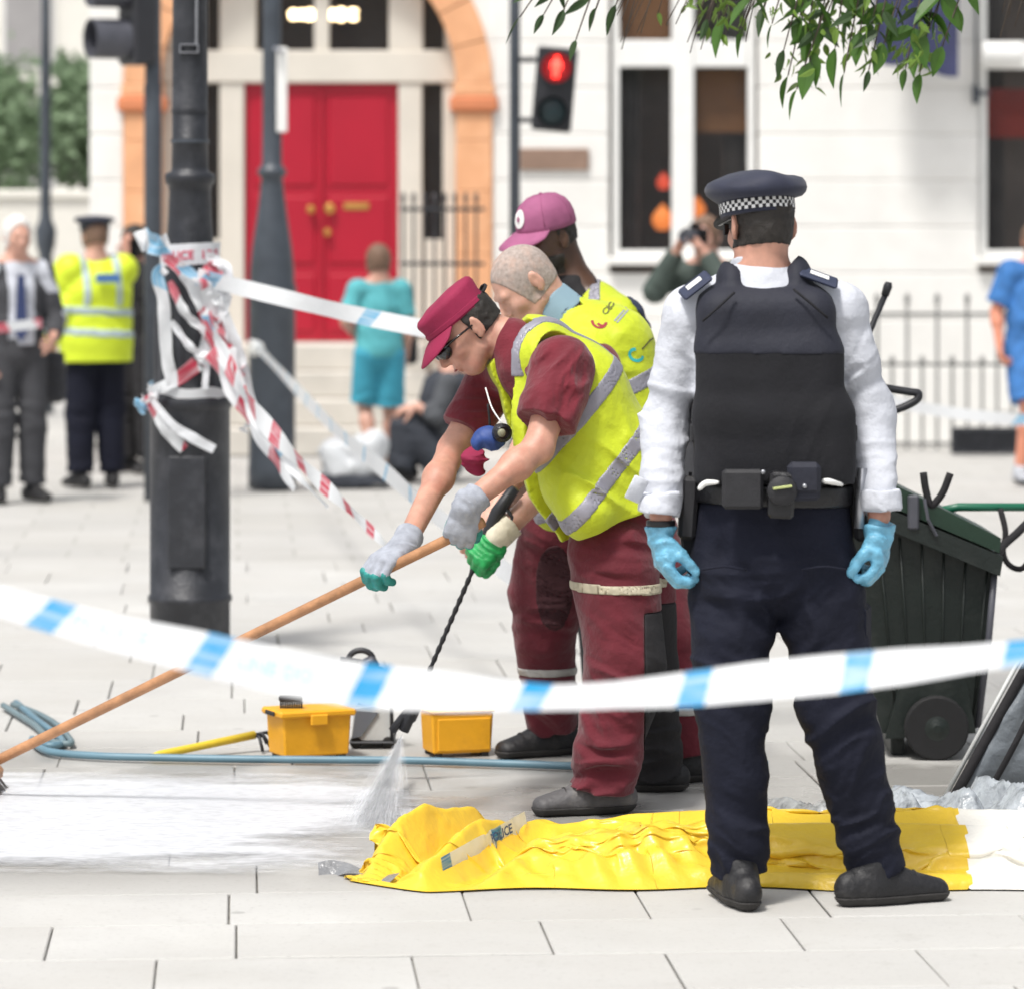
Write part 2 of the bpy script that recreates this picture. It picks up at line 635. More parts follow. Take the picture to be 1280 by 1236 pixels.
# ------------------------------------------------------------------ materials of the place
def slab_material(name, brick=False):
    m = bpy.data.materials.new(name)
    m.use_nodes = True
    nt = m.node_tree
    N, L = nt.nodes, nt.links
    b = N['Principled BSDF']
    geo = N.new('ShaderNodeNewGeometry')
    pos = geo.outputs['Position']
    oi = N.new('ShaderNodeObjectInfo')
    def noise(scale, detail=6, rough=0.6):
        n = N.new('ShaderNodeTexNoise')
        n.inputs['Scale'].default_value = scale
        n.inputs['Detail'].default_value = detail
        n.inputs['Roughness'].default_value = rough
        L.new(pos, n.inputs['Vector'])
        return n.outputs['Fac']
    def rng(v, a, c, lo, hi):
        r = N.new('ShaderNodeMapRange')
        r.inputs['From Min'].default_value = a
        r.inputs['From Max'].default_value = c
        r.inputs['To Min'].default_value = lo
        r.inputs['To Max'].default_value = hi
        L.new(v, r.inputs['Value'])
        return r.outputs[0]
    def mix(f, a, c):
        x = N.new('ShaderNodeMix')
        x.data_type = 'RGBA'
        if hasattr(f, 'is_linked'): L.new(f, x.inputs['Factor'])
        else: x.inputs['Factor'].default_value = f
        for s, v in (('A', a), ('B', c)):
            if hasattr(v, 'is_linked'): L.new(v, x.inputs[s])
            else: x.inputs[s].default_value = (*v, 1)
        return x.outputs['Result']
    c = mix(rng(noise(1.4), .3, .7, 0, 1), (.46, .455, .44), (.55, .545, .525))
    c = mix(rng(oi.outputs['Random'], 0, 1, 0, .75), c, (.46, .45, .43))
    c = mix(rng(noise(60, 3), .56, .75, 0, .40), c, (.28, .27, .26))
    c = mix(rng(noise(9, 7, .7), .56, .74, 0, .36), c, (.33, .32, .295))
    vo = N.new('ShaderNodeTexVoronoi'); vo.inputs['Scale'].default_value = 3.2; L.new(pos, vo.inputs['Vector'])
    c = mix(rng(vo.outputs['Distance'], .050, .075, .38, 0), c, (.16, .155, .15))       # old chewing gum spots
    c = mix(rng(noise(.8, 6, .65), .42, .64, 0, .40), c, (.42, .405, .375))
    if brick:
        mp = N.new('ShaderNodeMapping')
        mp.inputs['Rotation'].default_value = (0, 0, R(-4))
        L.new(pos, mp.inputs['Vector'])
        bt = N.new('ShaderNodeTexBrick')
        bt.inputs['Scale'].default_value = 1.0
        bt.inputs['Brick Width'].default_value = 0.6
        bt.inputs['Row Height'].default_value = 0.45
        bt.inputs['Mortar Size'].default_value = 0.006
        bt.inputs['Color1'].default_value = (1, 1, 1, 1)
        bt.inputs['Color2'].default_value = (.9, .9, .9, 1)
        bt.inputs['Mortar'].default_value = (.70, .69, .67, 1)
        L.new(mp.outputs[0], bt.inputs['Vector'])
        mm = N.new('ShaderNodeMix')
        mm.data_type = 'RGBA'
        mm.blend_type = 'MULTIPLY'
        mm.inputs['Factor'].default_value = 1
        L.new(c, mm.inputs['A'])
        L.new(bt.outputs['Color'], mm.inputs['B'])
        c = mm.outputs['Result']
    # damp flags where the washing water has run: darker and shinier
    sep = N.new('ShaderNodeSeparateXYZ')
    L.new(pos, sep.inputs[0])
    def band(v, c0, half, soft):
        s = N.new('ShaderNodeMath'); s.operation = 'SUBTRACT'; L.new(v, s.inputs[0]); s.inputs[1].default_value = c0
        a = N.new('ShaderNodeMath'); a.operation = 'ABSOLUTE'; L.new(s.outputs[0], a.inputs[0])
        return rng(a.outputs[0], half, half + soft, 1, 0)
    def mul(a, c2):
        s = N.new('ShaderNodeMath'); s.operation = 'MULTIPLY'; L.new(a, s.inputs[0])
        if hasattr(c2, 'is_linked'): L.new(c2, s.inputs[1])
        else: s.inputs[1].default_value = c2
        return s.outputs[0]
    wet = mul(mul(band(sep.outputs['X'], 0.7, 1.15, .35), band(sep.outputs['Y'], 11.9, .72, .3)), rng(noise(1.6, 4), .34, .52, 0.25, 1))
    wet2 = mul(mul(band(sep.outputs['X'], -1.0, 1.3, .5), band(sep.outputs['Y'], 11.6, 1.1, .5)), rng(noise(1.2, 4), .36, .52, .1, .85))
    mxw = N.new('ShaderNodeMath'); mxw.operation = 'MAXIMUM'; L.new(wet, mxw.inputs[0]); L.new(wet2, mxw.inputs[1])
    wet = mxw.outputs[0]
    dk = N.new('ShaderNodeMix'); dk.data_type = 'RGBA'; dk.blend_type = 'MULTIPLY'
    L.new(mul(wet, .55), dk.inputs['Factor']); L.new(c, dk.inputs['A']); dk.inputs['B'].default_value = (.34, .33, .31, 1)
    c = dk.outputs['Result']
    L.new(c, b.inputs['Base Color'])
    ro = N.new('ShaderNodeMath'); ro.operation = 'SUBTRACT'; ro.inputs[0].default_value = .82; L.new(mul(wet, .55), ro.inputs[1])
    L.new(ro.outputs[0], b.inputs['Roughness'])
    b.inputs['Specular IOR Level'].default_value = .4
    bp = N.new('ShaderNodeBump'); bp.inputs['Strength'].default_value = .25; bp.inputs['Distance'].default_value = .004
    L.new(noise(45, 6), bp.inputs['Height'])
    L.new(bp.outputs[0], b.inputs['Normal'])
    return m

M_slab = slab_material('paving_stone')
M_far = slab_material('paving_far', True)
M_joint = mat('joint_sand', (.25, .24, .22), .95, .3, 20)
M_black = mat('black_iron_paint', (.022, .024, .030), .42, .25, 14, .25, 60, dirt=(.10, .10, .11), dscale=7, damt=.35)
M_grey_iron = mat('blue_black_iron', (.055, .066, .082), .4, .2, 10, .2, 50)
M_stucco = mat('white_stucco', (.80, .79, .76), .8, .05, 2.5, .15, 40, dirt=(.62, .60, .56), dscale=1.3, damt=.35)
M_terra = mat('terracotta', (.74, .38, .20), .75, .10, 4, .2, 30, dirt=(.80, .52, .32), dscale=2, damt=.5)
M_terra_d = mat('terracotta_dark', (.62, .22, .10), .75, .12, 5)
M_cream = mat('cream_joinery', (.66, .62, .55), .55, .05, 3)
M_red = mat('red_gloss_door', (.40, .008, .028), .36, .06, 3)
M_brass = mat('brass', (.62, .36, .10), .35, .2, 30, metal=.7)
M_glass = mat('dark_glass', (.03, .032, .036), .06, .1, 4, alpha=.30, spec=.6)
M_room = mat('room_dark', (.30, .25, .215), .9, .3, 2)
M_stone = mat('step_stone', (.56, .53, .48), .8, .10, 4, .2, 40)
M_white = mat('white_paint', (.80, .80, .78), .5, .04, 6)
M_hedge = mat('hedge_leaf', (.23, .32, .19), .7, .35, 12, transl=.25)  # distance haze put into the colour as a paler leaf green
M_bark = mat('bark', (.09, .07, .055), .9, .3, 14, .5, 40)
M_lamp_warm = mat('lamp_glow', (.9, .8, .6), .4, 0, emit=(1, .72, .40), estr=9.0)
M_leaf = mat('leaf_green', (.075, .17, .028), .45, .35, 9, transl=.35)
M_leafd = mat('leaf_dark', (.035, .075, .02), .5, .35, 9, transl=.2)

# ------------------------------------------------------------------ ground
g = mk('pavement', [(-120, -30, -.016), (120, -30, -.016), (120, 160, -.016), (-120, 160, -.016)], [(0, 1, 2, 3)], M_far, org=(0, 0, -.016))
tag(g, 'pale stone flagged pavement running from the foreground to the white building', kind='structure')
A4 = R(4)
ux, uy = np.array([math.cos(A4), math.sin(A4)]), np.array([-math.sin(A4), math.cos(A4)])
bed = []
for (a, b2) in ((-3.2, 8.2), (3.2, 8.2), (3.2, 19.6), (-3.2, 19.6)):
    bed.append((a, b2, -.0125))
o = mk('bedding', bed, [(0, 1, 2, 3)], M_joint, g)
slab_mesh = {}
def slab_data(w, d):
    if (w, d) in slab_mesh:
        return slab_mesh[(w, d)]
    v, f = box(-w / 2, w / 2, -d / 2, d / 2, -.012, 0, .0035)
    me = bpy.data.meshes.new('paving_slab')
    me.from_pydata(v.tolist(), [], f)
    me.materials.append(M_slab)
    slab_mesh[(w, d)] = me
    return me
rs = random.Random(11)
vrow = 8.35
nslab = 0
while vrow < 19.6 and nslab < 299:
    dep = rs.choice([.45, .45, .45, .6]) if vrow > 8.6 else .45
    vc = vrow + dep / 2
    half = vc * 640 / FPX + .45
    u = -half + vc * math.sin(A4) - rs.random() * .6
    uend = half + vc * math.sin(A4) + .2
    while u < uend and nslab < 299:
        w = rs.choice([.45, .6, .6, .75])
        me = slab_data(round(w - .0045, 4), round(dep - .0045, 4))
        s = bpy.data.objects.new('paving_slab', me)
        COL.objects.link(s)
        p = ux * (u + w / 2) + uy * vc
        s.parent = g
        s.location = (p[0] + rs.uniform(-.0018, .0018), p[1] + rs.uniform(-.0018, .0018), .016 + rs.uniform(-.0018, .0012))
        s.rotation_euler = (rs.uniform(-.0025, .0025), rs.uniform(-.0025, .0025), A4)
        nslab += 1
        u += w
    vrow += dep

# ------------------------------------------------------------------ the white building with the red door
YB = 31.0
SB = YB / FPX
def BX(px): return (px - 640) * SB
def BZ(py): return EYE - (py - HOR) * SB
bld = thing('terrace_building', 'white stucco building with a red door in a terracotta arch and tall windows', 'building', (BX(600), YB, 0))
xl, xr, ztop = BX(112), BX(1500), 8.2
H = .367
openings = [  # px0, px1, z0, z1
    (BX(155), BX(615), -.2, BZ(105) + 1.17 + .40),
    (BX(762), BX(948), BZ(333), BZ(-150)),
    (BX(1224), BX(1420), BZ(322), BZ(-150)),
]
zs = [1.714 + H * n for n in range(-5, 18)]
zs[0] = 0.0
for z0, z1 in zip(zs[:-1], zs[1:]):
    iv = [(xl, xr)]
    zc = (z0 + z1) / 2
    for (a, b2, o0, o1) in openings:
        if o0 < zc < o1:
            niv = []
            for (p, q) in iv:
                if b2 <= p or a >= q:
                    niv.append((p, q)); continue
                if a > p: niv.append((p, a))
                if b2 < q: niv.append((b2, q))
            iv = niv
    for (p, q) in iv:
        v, f = box(p, q, YB, YB + .4, z0, z1 - .0005, .014)
        mk('stone_course', v, f, M_stucco, bld)
v, f = box(xl, xr, YB + 3.0, YB + 3.2, 0, ztop)
mk('back_wall', v, f, M_room, bld)
v, f = box(xl, xr, YB + .4, YB + 3.0, -.1, -.02)
mk('room_floor', v, f, M_room, bld)
v, f = box(xl + .01, xr, YB + .45, YB + 3.0, 3.9, 4.0)
mk('room_ceiling', v, f, M_room, bld)
v, f = box(xl, xr, YB - .12, YB + .45, ztop, ztop + .3, .03)
mk('cornice', v, f, M_stucco, bld)
v, f = box(xl, xl + .2, YB + .4, YB + 3.0, 0, ztop)
mk('side_wall', v, f, M_stucco, bld)

# terracotta arch surround: jambs, impost blocks, voussoirs
zi = BZ(105)
xc = BX(385)
ri, ro_ = 1.17, 1.17 + .285
for sgn in (-1, 1):
    a, b2 = sorted((xc + sgn * ri, xc + sgn * ro_))
    zz = [0, .5, 1.0, 1.5, 2.0, 2.4, zi - .22]
    for z0, z1 in zip(zz[:-1], zz[1:]):
        v, f = box(a, b2, YB - .03, YB + .38, z0, z1 - .004, .006)
        mk('jamb_block', v, f, M_terra, bld)
    v, f = box(a - .05, b2 + .05, YB - .07, YB + .38, zi - .22, zi - .10, .02)
    mk('impost', v, f, M_terra_d, bld)
    v, f = box(a - .02, b2 + .02, YB - .05, YB + .38, zi - .098, zi, .01)
    mk('impost', v, f, M_terra, bld)
for k in range(13):
    a0, a1 = PI * k / 13 + .004, PI * (k + 1) / 13 - .004
    poly = []
    for a in np.linspace(a0, a1, 4): poly.append((xc + ro_ * math.cos(a), zi + .002 + ro_ * math.sin(a)))
    for a in np.linspace(a1, a0, 4): poly.append((xc + ri * math.cos(a), zi + .002 + ri * math.sin(a)))
    v, f = prism(poly[::-1], YB - .03, YB + .38)
    mk('voussoir', v, f, M_terra, bld)
# spandrel fill between arch and wall
for sgn in (-1, 1):
    poly = [(xc + sgn * (ro_ + .001) * math.cos(a), zi + (ro_ + .001) * math.sin(a)) for a in np.linspace(0, PI / 2, 10)]
    poly += [(xc, zi + ro_ + .7), (xc + sgn * (ro_ + .02), zi + ro_ + .7)]
    if sgn > 0: poly = poly[::-1]
    v, f = prism(poly[::-1], YB + .01, YB + .37)
    mk('spandrel', v, f, M_stucco, bld)

# door case, set back in the arch
YD = YB + .22
def bb(px0, px1, py0, py1, d0, d1, bev=.0):
    return box(BX(px0), BX(px1), YD + d0, YD + d1, BZ(py1), BZ(py0), bev)
case = mk('door_case', *join(
    bb(200, 570, 62, 103, -.05, .12, .012),
    bb(200, 250, 103.1, 470, -.02, .1, .008), bb(272, 303, 103.1, 470, -.03, .1, .008),
    bb(497, 527, 103.1, 470, -.03, .1, .008), bb(553, 570, 103.1, 470, -.02, .1, .008),
    bb(250.1, 271.9, 300, 470, -.01, .1, .008), bb(527.1, 552.9, 300, 470, -.01, .1, .008),
    bb(200, 255, -90, 61.9, -.02, .1, .008), bb(272, 318, -90, 61.9, -.02, .1, .008), bb(391, 410, -90, 61.9, -.02, .1, .006),
    bb(485, 528, -90, 61.9, -.02, .1, .008), bb(555, 572, -90, 61.9, -.02, .1, .008)), M_cream, bld)
for (a, b2, c, d) in ((250, 272, 103, 300), (527, 553, 103, 300), (255, 272, -90, 62), (318, 391, -90, 62), (410, 485, -90, 62), (528, 555, -90, 62)):
    v, f = bb(a + .3, b2 - .3, c + .3, d - .3, .03, .04)
    mk('pane', v, f, M_glass, case)
door = mk('door', *bb(303.4, 496.6, 103.4, 428, .02, .08, .004), M_red, bld)
for (a, b2) in ((316, 392), (408, 484)):
    for (c, d) in ((118, 232), (246, 330), (344, 416)):
        v, f = bb(a, b2, c, d, .005, .03, .012)
        mk('door_panel', v, f, M_red, door)
mk('meeting_strip', *bb(398, 402, 104, 427, -.004, .02, .002), M_red, door)
def knob(px, py, r):
    v, f = lathe([(r * .5, 0), (r * .5, .03), (r, .04), (r, .06), (r * .6, .075)], 14)
    v = v @ rotx(R(90)).T + np.array([BX(px), YD + .02, BZ(py)])
    mk('door_knob', v, f, M_brass, door)
for (px, py, r) in ((387, 262, .034), (411, 261, .042), (408, 291, .032)):
    knob(px, py, r)
mk('letter_plate', *bb(428, 460, 254, 262, -.006, .01, .004), M_brass, door)
# steps
for k in range(4):
    z1 = .80 - .2 * k
    v, f = box(BX(268 - 6 * k), BX(532 + 4 * k), YB - .25 - .32 * (k + 1), YD + .1 if k == 0 else YB - .25 - .32 * k + .02, z1 - .2 if k < 3 else -.01, z1 - .002, .012)
    mk('step', v, f, M_stone, bld)

# windows
def window(px0, px1, py0, py1, mull, rails, name='window'):
    xw0, xw1 = BX(px0), BX(px1)
    fr = [box(xw0, xw0 + .055, YB + .05, YB + .17, BZ(py1), BZ(py0), .006), box(xw1 - .055, xw1, YB + .05, YB + .17, BZ(py1), BZ(py0), .006)]
    for m0, m1 in mull:
        fr.append(box(BX(m0), BX(m1), YB + .02, YB + .17, BZ(py1), BZ(py0), .012))
    for r0, r1 in rails:
        fr.append(box(xw0 + .056, xw1 - .056, YB + .035, YB + .165, BZ(r1), BZ(r0), .008))
    w = mk(name, *join(*fr), M_white, bld)
    mk('sill', *box(xw0 - .04, xw1 + .04, YB - .09, YB + .045, BZ(py1 + 10), BZ(py1 - .2), .012), M_stucco, w)
    edges = [px0 + 8] + [m for q in mull for m in q] + [px1 - 8]
    rows = [py0] + [m for q in rails for m in q] + [py1]
    for i in range(0, len(edges), 2):
        for j in range(0, len(rows), 2):
            v, f = box(BX(edges[i]) + .002, BX(edges[i + 1]) - .002, YB + .10, YB + .106, BZ(rows[j + 1]) + .002, BZ(rows[j]) - .002)
            mk('pane', v, f, M_glass, w)
    return w
w1 = window(766, 944, -140, 322, [(840, 868)], [(50, 84), (313, 322)])
w2 = window(1226, 1400, -140, 322, [(1318, 1334)], [(52, 86), (313, 322)])
M_blind = mat('brown_blind', (.42, .20, .08), .8, .12, 5)
M_blind2 = mat('red_blind', (.52, .07, .05), .8, .2, 5)
mk('blind', *box(BX(872), BX(942), YB + .22, YB + .24, BZ(165), BZ(86)), M_blind, w1)
mk('blind', *box(BX(770), BX(838), YB + .22, YB + .24, BZ(58), BZ(-60)), M_blind, w1)
def curtain(px0, px1, par, m, ph):
    n = 40; vv = []
    for i in range(n + 1):
        t = i / n; x = BX(px0 + (px1 - px0) * t); y = YB + .30 + .035 * math.sin(t * 26 + ph) + .01 * math.sin(t * 61)
        vv += [(x, y, BZ(322)), (x, y + .01, BZ(-100))]
    mk('curtain', vv, [(2 * i, 2 * i + 2, 2 * i + 3, 2 * i + 1) for i in range(n)], m, par, smooth=True)
M_curt = mat('grey_curtain', (.22, .20, .185), .9, .2, 6, transl=.3)
curtain(770, 802, w1, M_curt, 0); curtain(905, 944, w1, M_curt, 2); curtain(1228, 1262, w2, M_curt, 1); curtain(1372, 1400, w2, M_curt, 4)
mk('blind', *box(BX(1236), BX(1300), YB + .22, YB + .24, BZ(172), BZ(110)), M_blind2, w2)

M_red_lamp = mat('red_lamp_glow', (.8, .1, .05), .4, 0, emit=(1, .12, .06), estr=.7)
M_or_lamp = mat('orange_lamp_glow', (.9, .4, .1), .4, 0, emit=(1, .25, .05), estr=.9)
for (px, py, r, mm, lab) in ((832, 228, .055, M_red_lamp, 'small red lantern inside the tall window, the upper one'), (831, 275, .085, M_or_lamp, 'glowing orange lantern low inside the tall window, by the mullion'),
                        (874, 262, .07, M_or_lamp, 'orange lantern in the right half of the tall window, behind the police cap')):
    v, f = lathe([(.01, r * 1.5), (.02, r * 1.2), (r * .6, r * .9), (r, .3 * r), (r, -.3 * r), (r * .6, -.9 * r), (.02, -r)], 16, (BX(px), YB + .45, BZ(py)))
    l = mk('window_lantern', v, f, mm, None, smooth=True)
    tag(l, lab, 'lantern', 'lanterns inside the window')
# lamps seen through the fanlight
sg = thing('fanlight_sign', 'row of warm glowing letters in the fanlight above the red door', 'sign', (BX(402), YD + .32, BZ(20)))
for cx, w, hh in ((362, 8, 10), (372, 8, 9), (382, 9, 12), (391, 4, 15), (412, 9, 11), (423, 9, 15), (438, 11, 13)):
    pts = [(BX(cx) + math.cos(a) * w * .5 * SB, YD + .32, BZ(14) + math.sin(a) * hh * .45 * SB) for a in np.linspace(.5, 5.8, 9)]
    v, f = tube(pts, .016, 8)
    mk('glowing_letter', v, f, M_lamp_warm, sg, smooth=True)
mk('backing_bar', *box(BX(352), BX(450), YD + .35, YD + .37, BZ(22), BZ(19)), M_black, sg)

# plaque, wall lamp, banner
pl = mk('wall_plaque', *box(BX(650), BX(736), YB - .035, YB + .001, BZ(213), BZ(186), .006), mat('bronze_plaque', (.30, .20, .15), .5, .15, 8, metal=.3), None)
tag(pl, 'plain brown rectangular plaque on the white wall beside the signal pole', 'plaque')
bn = thing('banner', 'dark navy banner hanging behind the green leaves at the top', 'banner', (BX(1136), YB - .5, BZ(90)))
vv, ff = [], []
nu, nvv = 16, 20
for i in range(nu + 1):
    for j in range(nvv + 1):
        s, t = i / nu, j / nvv
        bot = 78 + 20 * s + 4 * math.sin(s * 9)
        vv.append((BX(1085 + 103 * s), YB - .5 + .04 * math.sin(s * 11 + t * 2), BZ(bot + (-260 - bot) * t)))
for i in range(nu):
    for j in range(nvv):
        a = i * (nvv + 1) + j
        ff.append((a, a + nvv + 1, a + nvv + 2, a + 1))
mk('banner_cloth', vv, ff, mat('navy_banner', (.035, .04, .10), .8, .2, 5), bn, smooth=True)
mk('banner_rod', *tube([(BX(1070), YB - .5, BZ(-262)), (BX(1200), YB - .5, BZ(-262))], .015, 8), M_black, bn)
mk('rod_bracket', *tube([(BX(1198), YB - .5, BZ(-262)), (BX(1198), YB + .01, BZ(-262))], .015, 8), M_black, bn)
lp = thing('wall_lamp', 'white drum lamp on a thin dark bracket at the right window', 'lamp', (BX(1218), YB - .02, BZ(130)))
mk('bracket_rod', *tube([(BX(1219), YB - .05, BZ(-200)), (BX(1219), YB - .05, BZ(122))], .012, 8), M_grey_iron, lp)
mk('wall_clip', *join(box(BX(1215), BX(1223), YB - .08, YB + .0, BZ(130), BZ(108), .004), box(BX(1223.2), BX(1236), YB - .07, YB - .04, BZ(120), BZ(114), .003)), M_grey_iron, lp)
v, f = lathe([(.08, -.16), (.1, -.15), (.1, .15), (.08, .16)], 20)
v = v @ roty(R(90)).T + np.array([BX(1249), YB - .16, BZ(69)])
mk('lamp_drum', v, f, M_white, lp, smooth=False)

# railings
def railing(name, lab, px0, px1, Y, ytop, yrail, ymid, ybase, step, mt, dense=True, rb=.009, grp=None):
    s = Y / FPX
    X = lambda p: (p - 640) * s
    Z = lambda p: EYE - (p - HOR) * s
    r = thing(name, lab, 'railing', (X((px0 + px1) / 2), Y, max(0, Z(ybase))), grp)
    zb = max(0.0, Z(ybase))
    for zz in (yrail, ymid, ybase - 8):
        mk('rail', *box(X(px0), X(px1), Y - .012, Y + .012, Z(zz) - .014, Z(zz) + .014, .004), mt, r)
    p = px0 + 4
    k = 0
    while p < px1:
        long = (k % 2 == 0) or not dense
        top = Z(ytop if long else ymid - 12)
        v, f = lathe([(rb, 0), (rb, top - zb - .09), (rb * 2, top - zb - .075), (rb * 1.2, top - zb - .06), (rb * 2.2, top - zb - .04), (.002, top - zb)], 8, (X(p), Y, zb))
        mk('bar', v, f, mt, r)
        p += step / (2 if dense else 1)
        k += 1
    return r
M_rail = mat('grey_railing', (.16, .16, .155), .6, .15, 8)
railing('area_railing', 'pale grey spiked railings in front of the white wall at the right', 905, 1330, 30.2, 366, 393, 456, 563, 37.5, M_rail, rb=.012)
railing('stair_railing', 'black iron railing at the right side of the door steps', 500, 606, 30.0, 240, 262, 330, 427, 13, M_black, dense=False, rb=.01)
# small black box-like grille low behind the right pedestrian
gr = thing('area_grille', 'dark low grating at the foot of the railings by the pedestrian', 'grating', tuple(W(1232, 570, 29.6)))
v0 = W(1190, 572, 29.6); v1 = W(1275, 535, 29.6)
mk('frame', *join(box(v0[0], v1[0], 29.6, 29.66, .0, .03), box(v0[0], v1[0], 29.6, 29.66, v1[2] - .03, v1[2])), M_black, gr)
for k in range(9):
    x = v0[0] + (v1[0] - v0[0]) * (k + .5) / 9
    mk('bar', *box(x - .016, x + .016, 29.61, 29.65, .031, v1[2] - .031), M_black, gr)
mk('backing', *box(v0[0], v1[0], 29.68, 29.7, .0, v1[2]), M_black, gr)

# ------------------------------------------------------------------ far street at the left
M_farwall = mat('far_cream_wall', (.74, .72, .66), .85, .06, 1.2)
M_farroof = mat('far_slate', (.32, .31, .31), .8, .1, 2)
fb = thing('far_building', 'pale cream building far down the street behind the trees', 'building', (-9, 75, 0))
mk('wall', *box(-20, -3.6, 75, 85, 0, 14), M_farwall, fb)
for i in range(5):
    for j in range(3):
        x0 = -13.5 + i * 1.9
        z0 = 1.2 + j * 3.6
        wv = mk('window', *box(x0 - .06, x0 + .96, 74.95, 75.02, z0 - .06, z0 + 1.96), M_white, fb)
        mk('pane', *box(x0, x0 + .9, 74.92, 74.945, z0, z0 + 1.9), M_farroof, wv)
mk('roof', *prism([(-20.3, 14.003), (-3.3, 14.003), (-5, 17), (-18, 17)], 74.6, 85), M_farroof, fb)
gw = mk('garden_wall', *join(box(-9.5, -4.0, 43.4, 43.7, 0, 2.02), box(-9.6, -3.95, 43.35, 43.75, 2.022, 2.12, .02)), M_farwall, None)
tag(gw, 'low pale wall in front of the trees at the far left', 'wall')

def leaf_cloud(c, rad, n, size, seed):
    r = np.random.RandomState(seed)
    V, F = [], []
    cl = r.randn(26, 3)
    cl /= np.linalg.norm(cl, axis=1)[:, None]
    cl = cl * (r.rand(26, 1) ** .4) * .8
    for i in range(n):
        q = cl[r.randint(26)] + r.randn(3) * .17
        p = np.array(c) + q * np.array(rad)
        a = nz(r.randn(3)); b2 = nz(np.cross(a, r.randn(3)))
        s = size * (0.6 + .8 * r.rand())
        k = len(V)
        V += [p - a * s, p + b2 * s * .45, p + a * s, p - b2 * s * .45]
        F.append((k, k + 1, k + 2, k + 3))
    return np.array(V), F
ft = [((-5.95, 45.2), (1.15, 1.0, 1.15), 2.75, 'round green tree behind the pale wall at the far left edge'), ((-5.0, 45.8), (.62, .7, .95), 2.95, 'smaller green tree behind the pale wall, beside the white pilaster')]
for i, ((x, y), rad, zc, lab) in enumerate(ft):
    t = thing('street_tree', lab, 'tree', (x, y, 0), 'trees behind the pale wall')
    mk('trunk', *tube([(x, y, 0), (x + .05, y, 1.2), (x, y, zc - .3)], [.1, .08, .05], 8), M_bark, t, smooth=True)
    v, f = leaf_cloud((x, y, zc), rad, 3200, .085, 5 + i)
    mk('crown', v, f, M_hedge, t)
# thin street column
c0 = W(57, 500, 36); c0[2] = 0
sc1 = thing('street_column', 'thin dark lamp column at the far left beside the trees', 'lamp post', c0)
mk('shaft', *lathe([(.075, 0), (.075, 1.35), (.06, 1.45), (.09, 1.55), (.1, 1.68), (.06, 1.78), (.05, 1.9), (.05, 3.2), (.04, 3.4), (.035, 5.6)], 14, c0), M_grey_iron, sc1, smooth=True)
mk('lantern', *lathe([(.05, 5.61), (.16, 5.7), (.2, 6.1), (.1, 6.25), (.02, 6.35)], 14, c0), M_grey_iron, sc1, smooth=True)

# ------------------------------------------------------------------ lamp posts
def lamp_post(name, lab, px, Y, prof_px, seg=40, mt=M_black, flutes=(0, 0), grp='cast iron lamp posts'):
    s = Y / FPX
    x = (px - 640) * s
    t = thing(name, lab, 'lamp post', (x, Y, 0), grp)
    prof = [(w * s, EYE - (py - HOR) * s) for w, py in prof_px]
    prof = [(r, max(z, 0)) for r, z in prof]
    fl = lambda z, a: 1 - .07 * (0.5 + .5 * math.cos(a * 12)) if flutes[0] < z < flutes[1] else 1
    mk('column', *lathe(prof, seg * 2, (x, Y, 0), flute=fl), mt, t, smooth=True)
    ztop = prof[-1][1]
    mk('lantern', *lathe([(prof[-1][0], ztop + .002), (.12, ztop + .1), (.19, ztop + .5), (.12, ztop + .62), (.03, ztop + .75)], 16, (x, Y, 0)), mt, t, smooth=True)
    return t, x, s
YL = 15.85
l1, xl1, sl1 = lamp_post('lamp_post', 'black cast iron lamp post in front, wrapped in red and blue tape', 237.5, YL,
    [(50, 815.6), (50, 752), (52.5, 750), (52.5, 744), (50, 742), (50, 512), (51, 510), (53, 507), (53, 498), (50, 493), (45, 490), (46, 470), (46, 440), (45, 400), (41, 360), (36, 330), (34, 318), (30, 312), (29, 300), (27, 270), (26, 240), (27.5, 232), (31, 229), (31.5, 221), (30, 217), (24, 215), (23, 210), (22.5, 180), (23.2, 179), (23.2, 174), (22.3, 173), (22, 60), (21, -100), (19, -450), (14, -800)], flutes=(1.06, 1.58))
def strap(py, w, h, m=M_black):
    z = EYE - (py - HOR) * sl1
    r = w * sl1
    mk('strap', *lathe([(r - .006, z - h), (r, z - h), (r, z + h), (r - .006, z + h)], 40, (xl1, YL, 0)), m, l1)
M_steel = mat('dull_steel', (.38, .39, .42), .4, .2, 30, metal=.8)
strap(140, 23.1, .008)
strap(177, 24.2, .006, M_grey_iron)
z = EYE - (62 - HOR) * sl1
mk('clamp_box', *join(box(xl1 - .035, xl1 + .04, YL - .085, YL - .06, z - .018, z - .014), box(xl1 - .035, xl1 + .04, YL - .085, YL - .06, z + .014, z + .018), box(xl1 - .035, xl1 - .031, YL - .085, YL - .06, z - .0139, z + .0139), box(xl1 + .036, xl1 + .04, YL - .085, YL - .06, z - .0139, z + .0139)), M_steel, l1)
mk('cable', *tube([(xl1 + .032, YL - .073, z + .015), (xl1 + .034, YL - .076, z + .3), (xl1 + .03, YL - .07, z + .7)], .006, 6), M_steel, l1)
mk('access_door', *box(xl1 - .075, xl1 + .075, YL - .168, YL - .15, .35, .80, .006), M_black, l1)
l2, xl2, sl2 = lamp_post('lamp_post', 'blue black lamp post standing before the red door', 340, 25.8,
    [(30, 610), (30, 585), (29, 580), (29, 372), (30.5, 368), (30.5, 360), (28, 352), (28, 340), (25, 310), (19, 270), (14.5, 235), (13.5, 223), (15, 221), (18, 219), (18, 212), (15, 210), (12.5, 205), (12, 150), (11.5, 0), (11, -250), (9, -700)], 24, M_grey_iron)
mk('number_plate', *box(xl2 + .035, xl2 + .105, 25.72, 25.735, EYE - (166 - HOR) * sl2, EYE - (60 - HOR) * sl2, .006), M_white, l2)
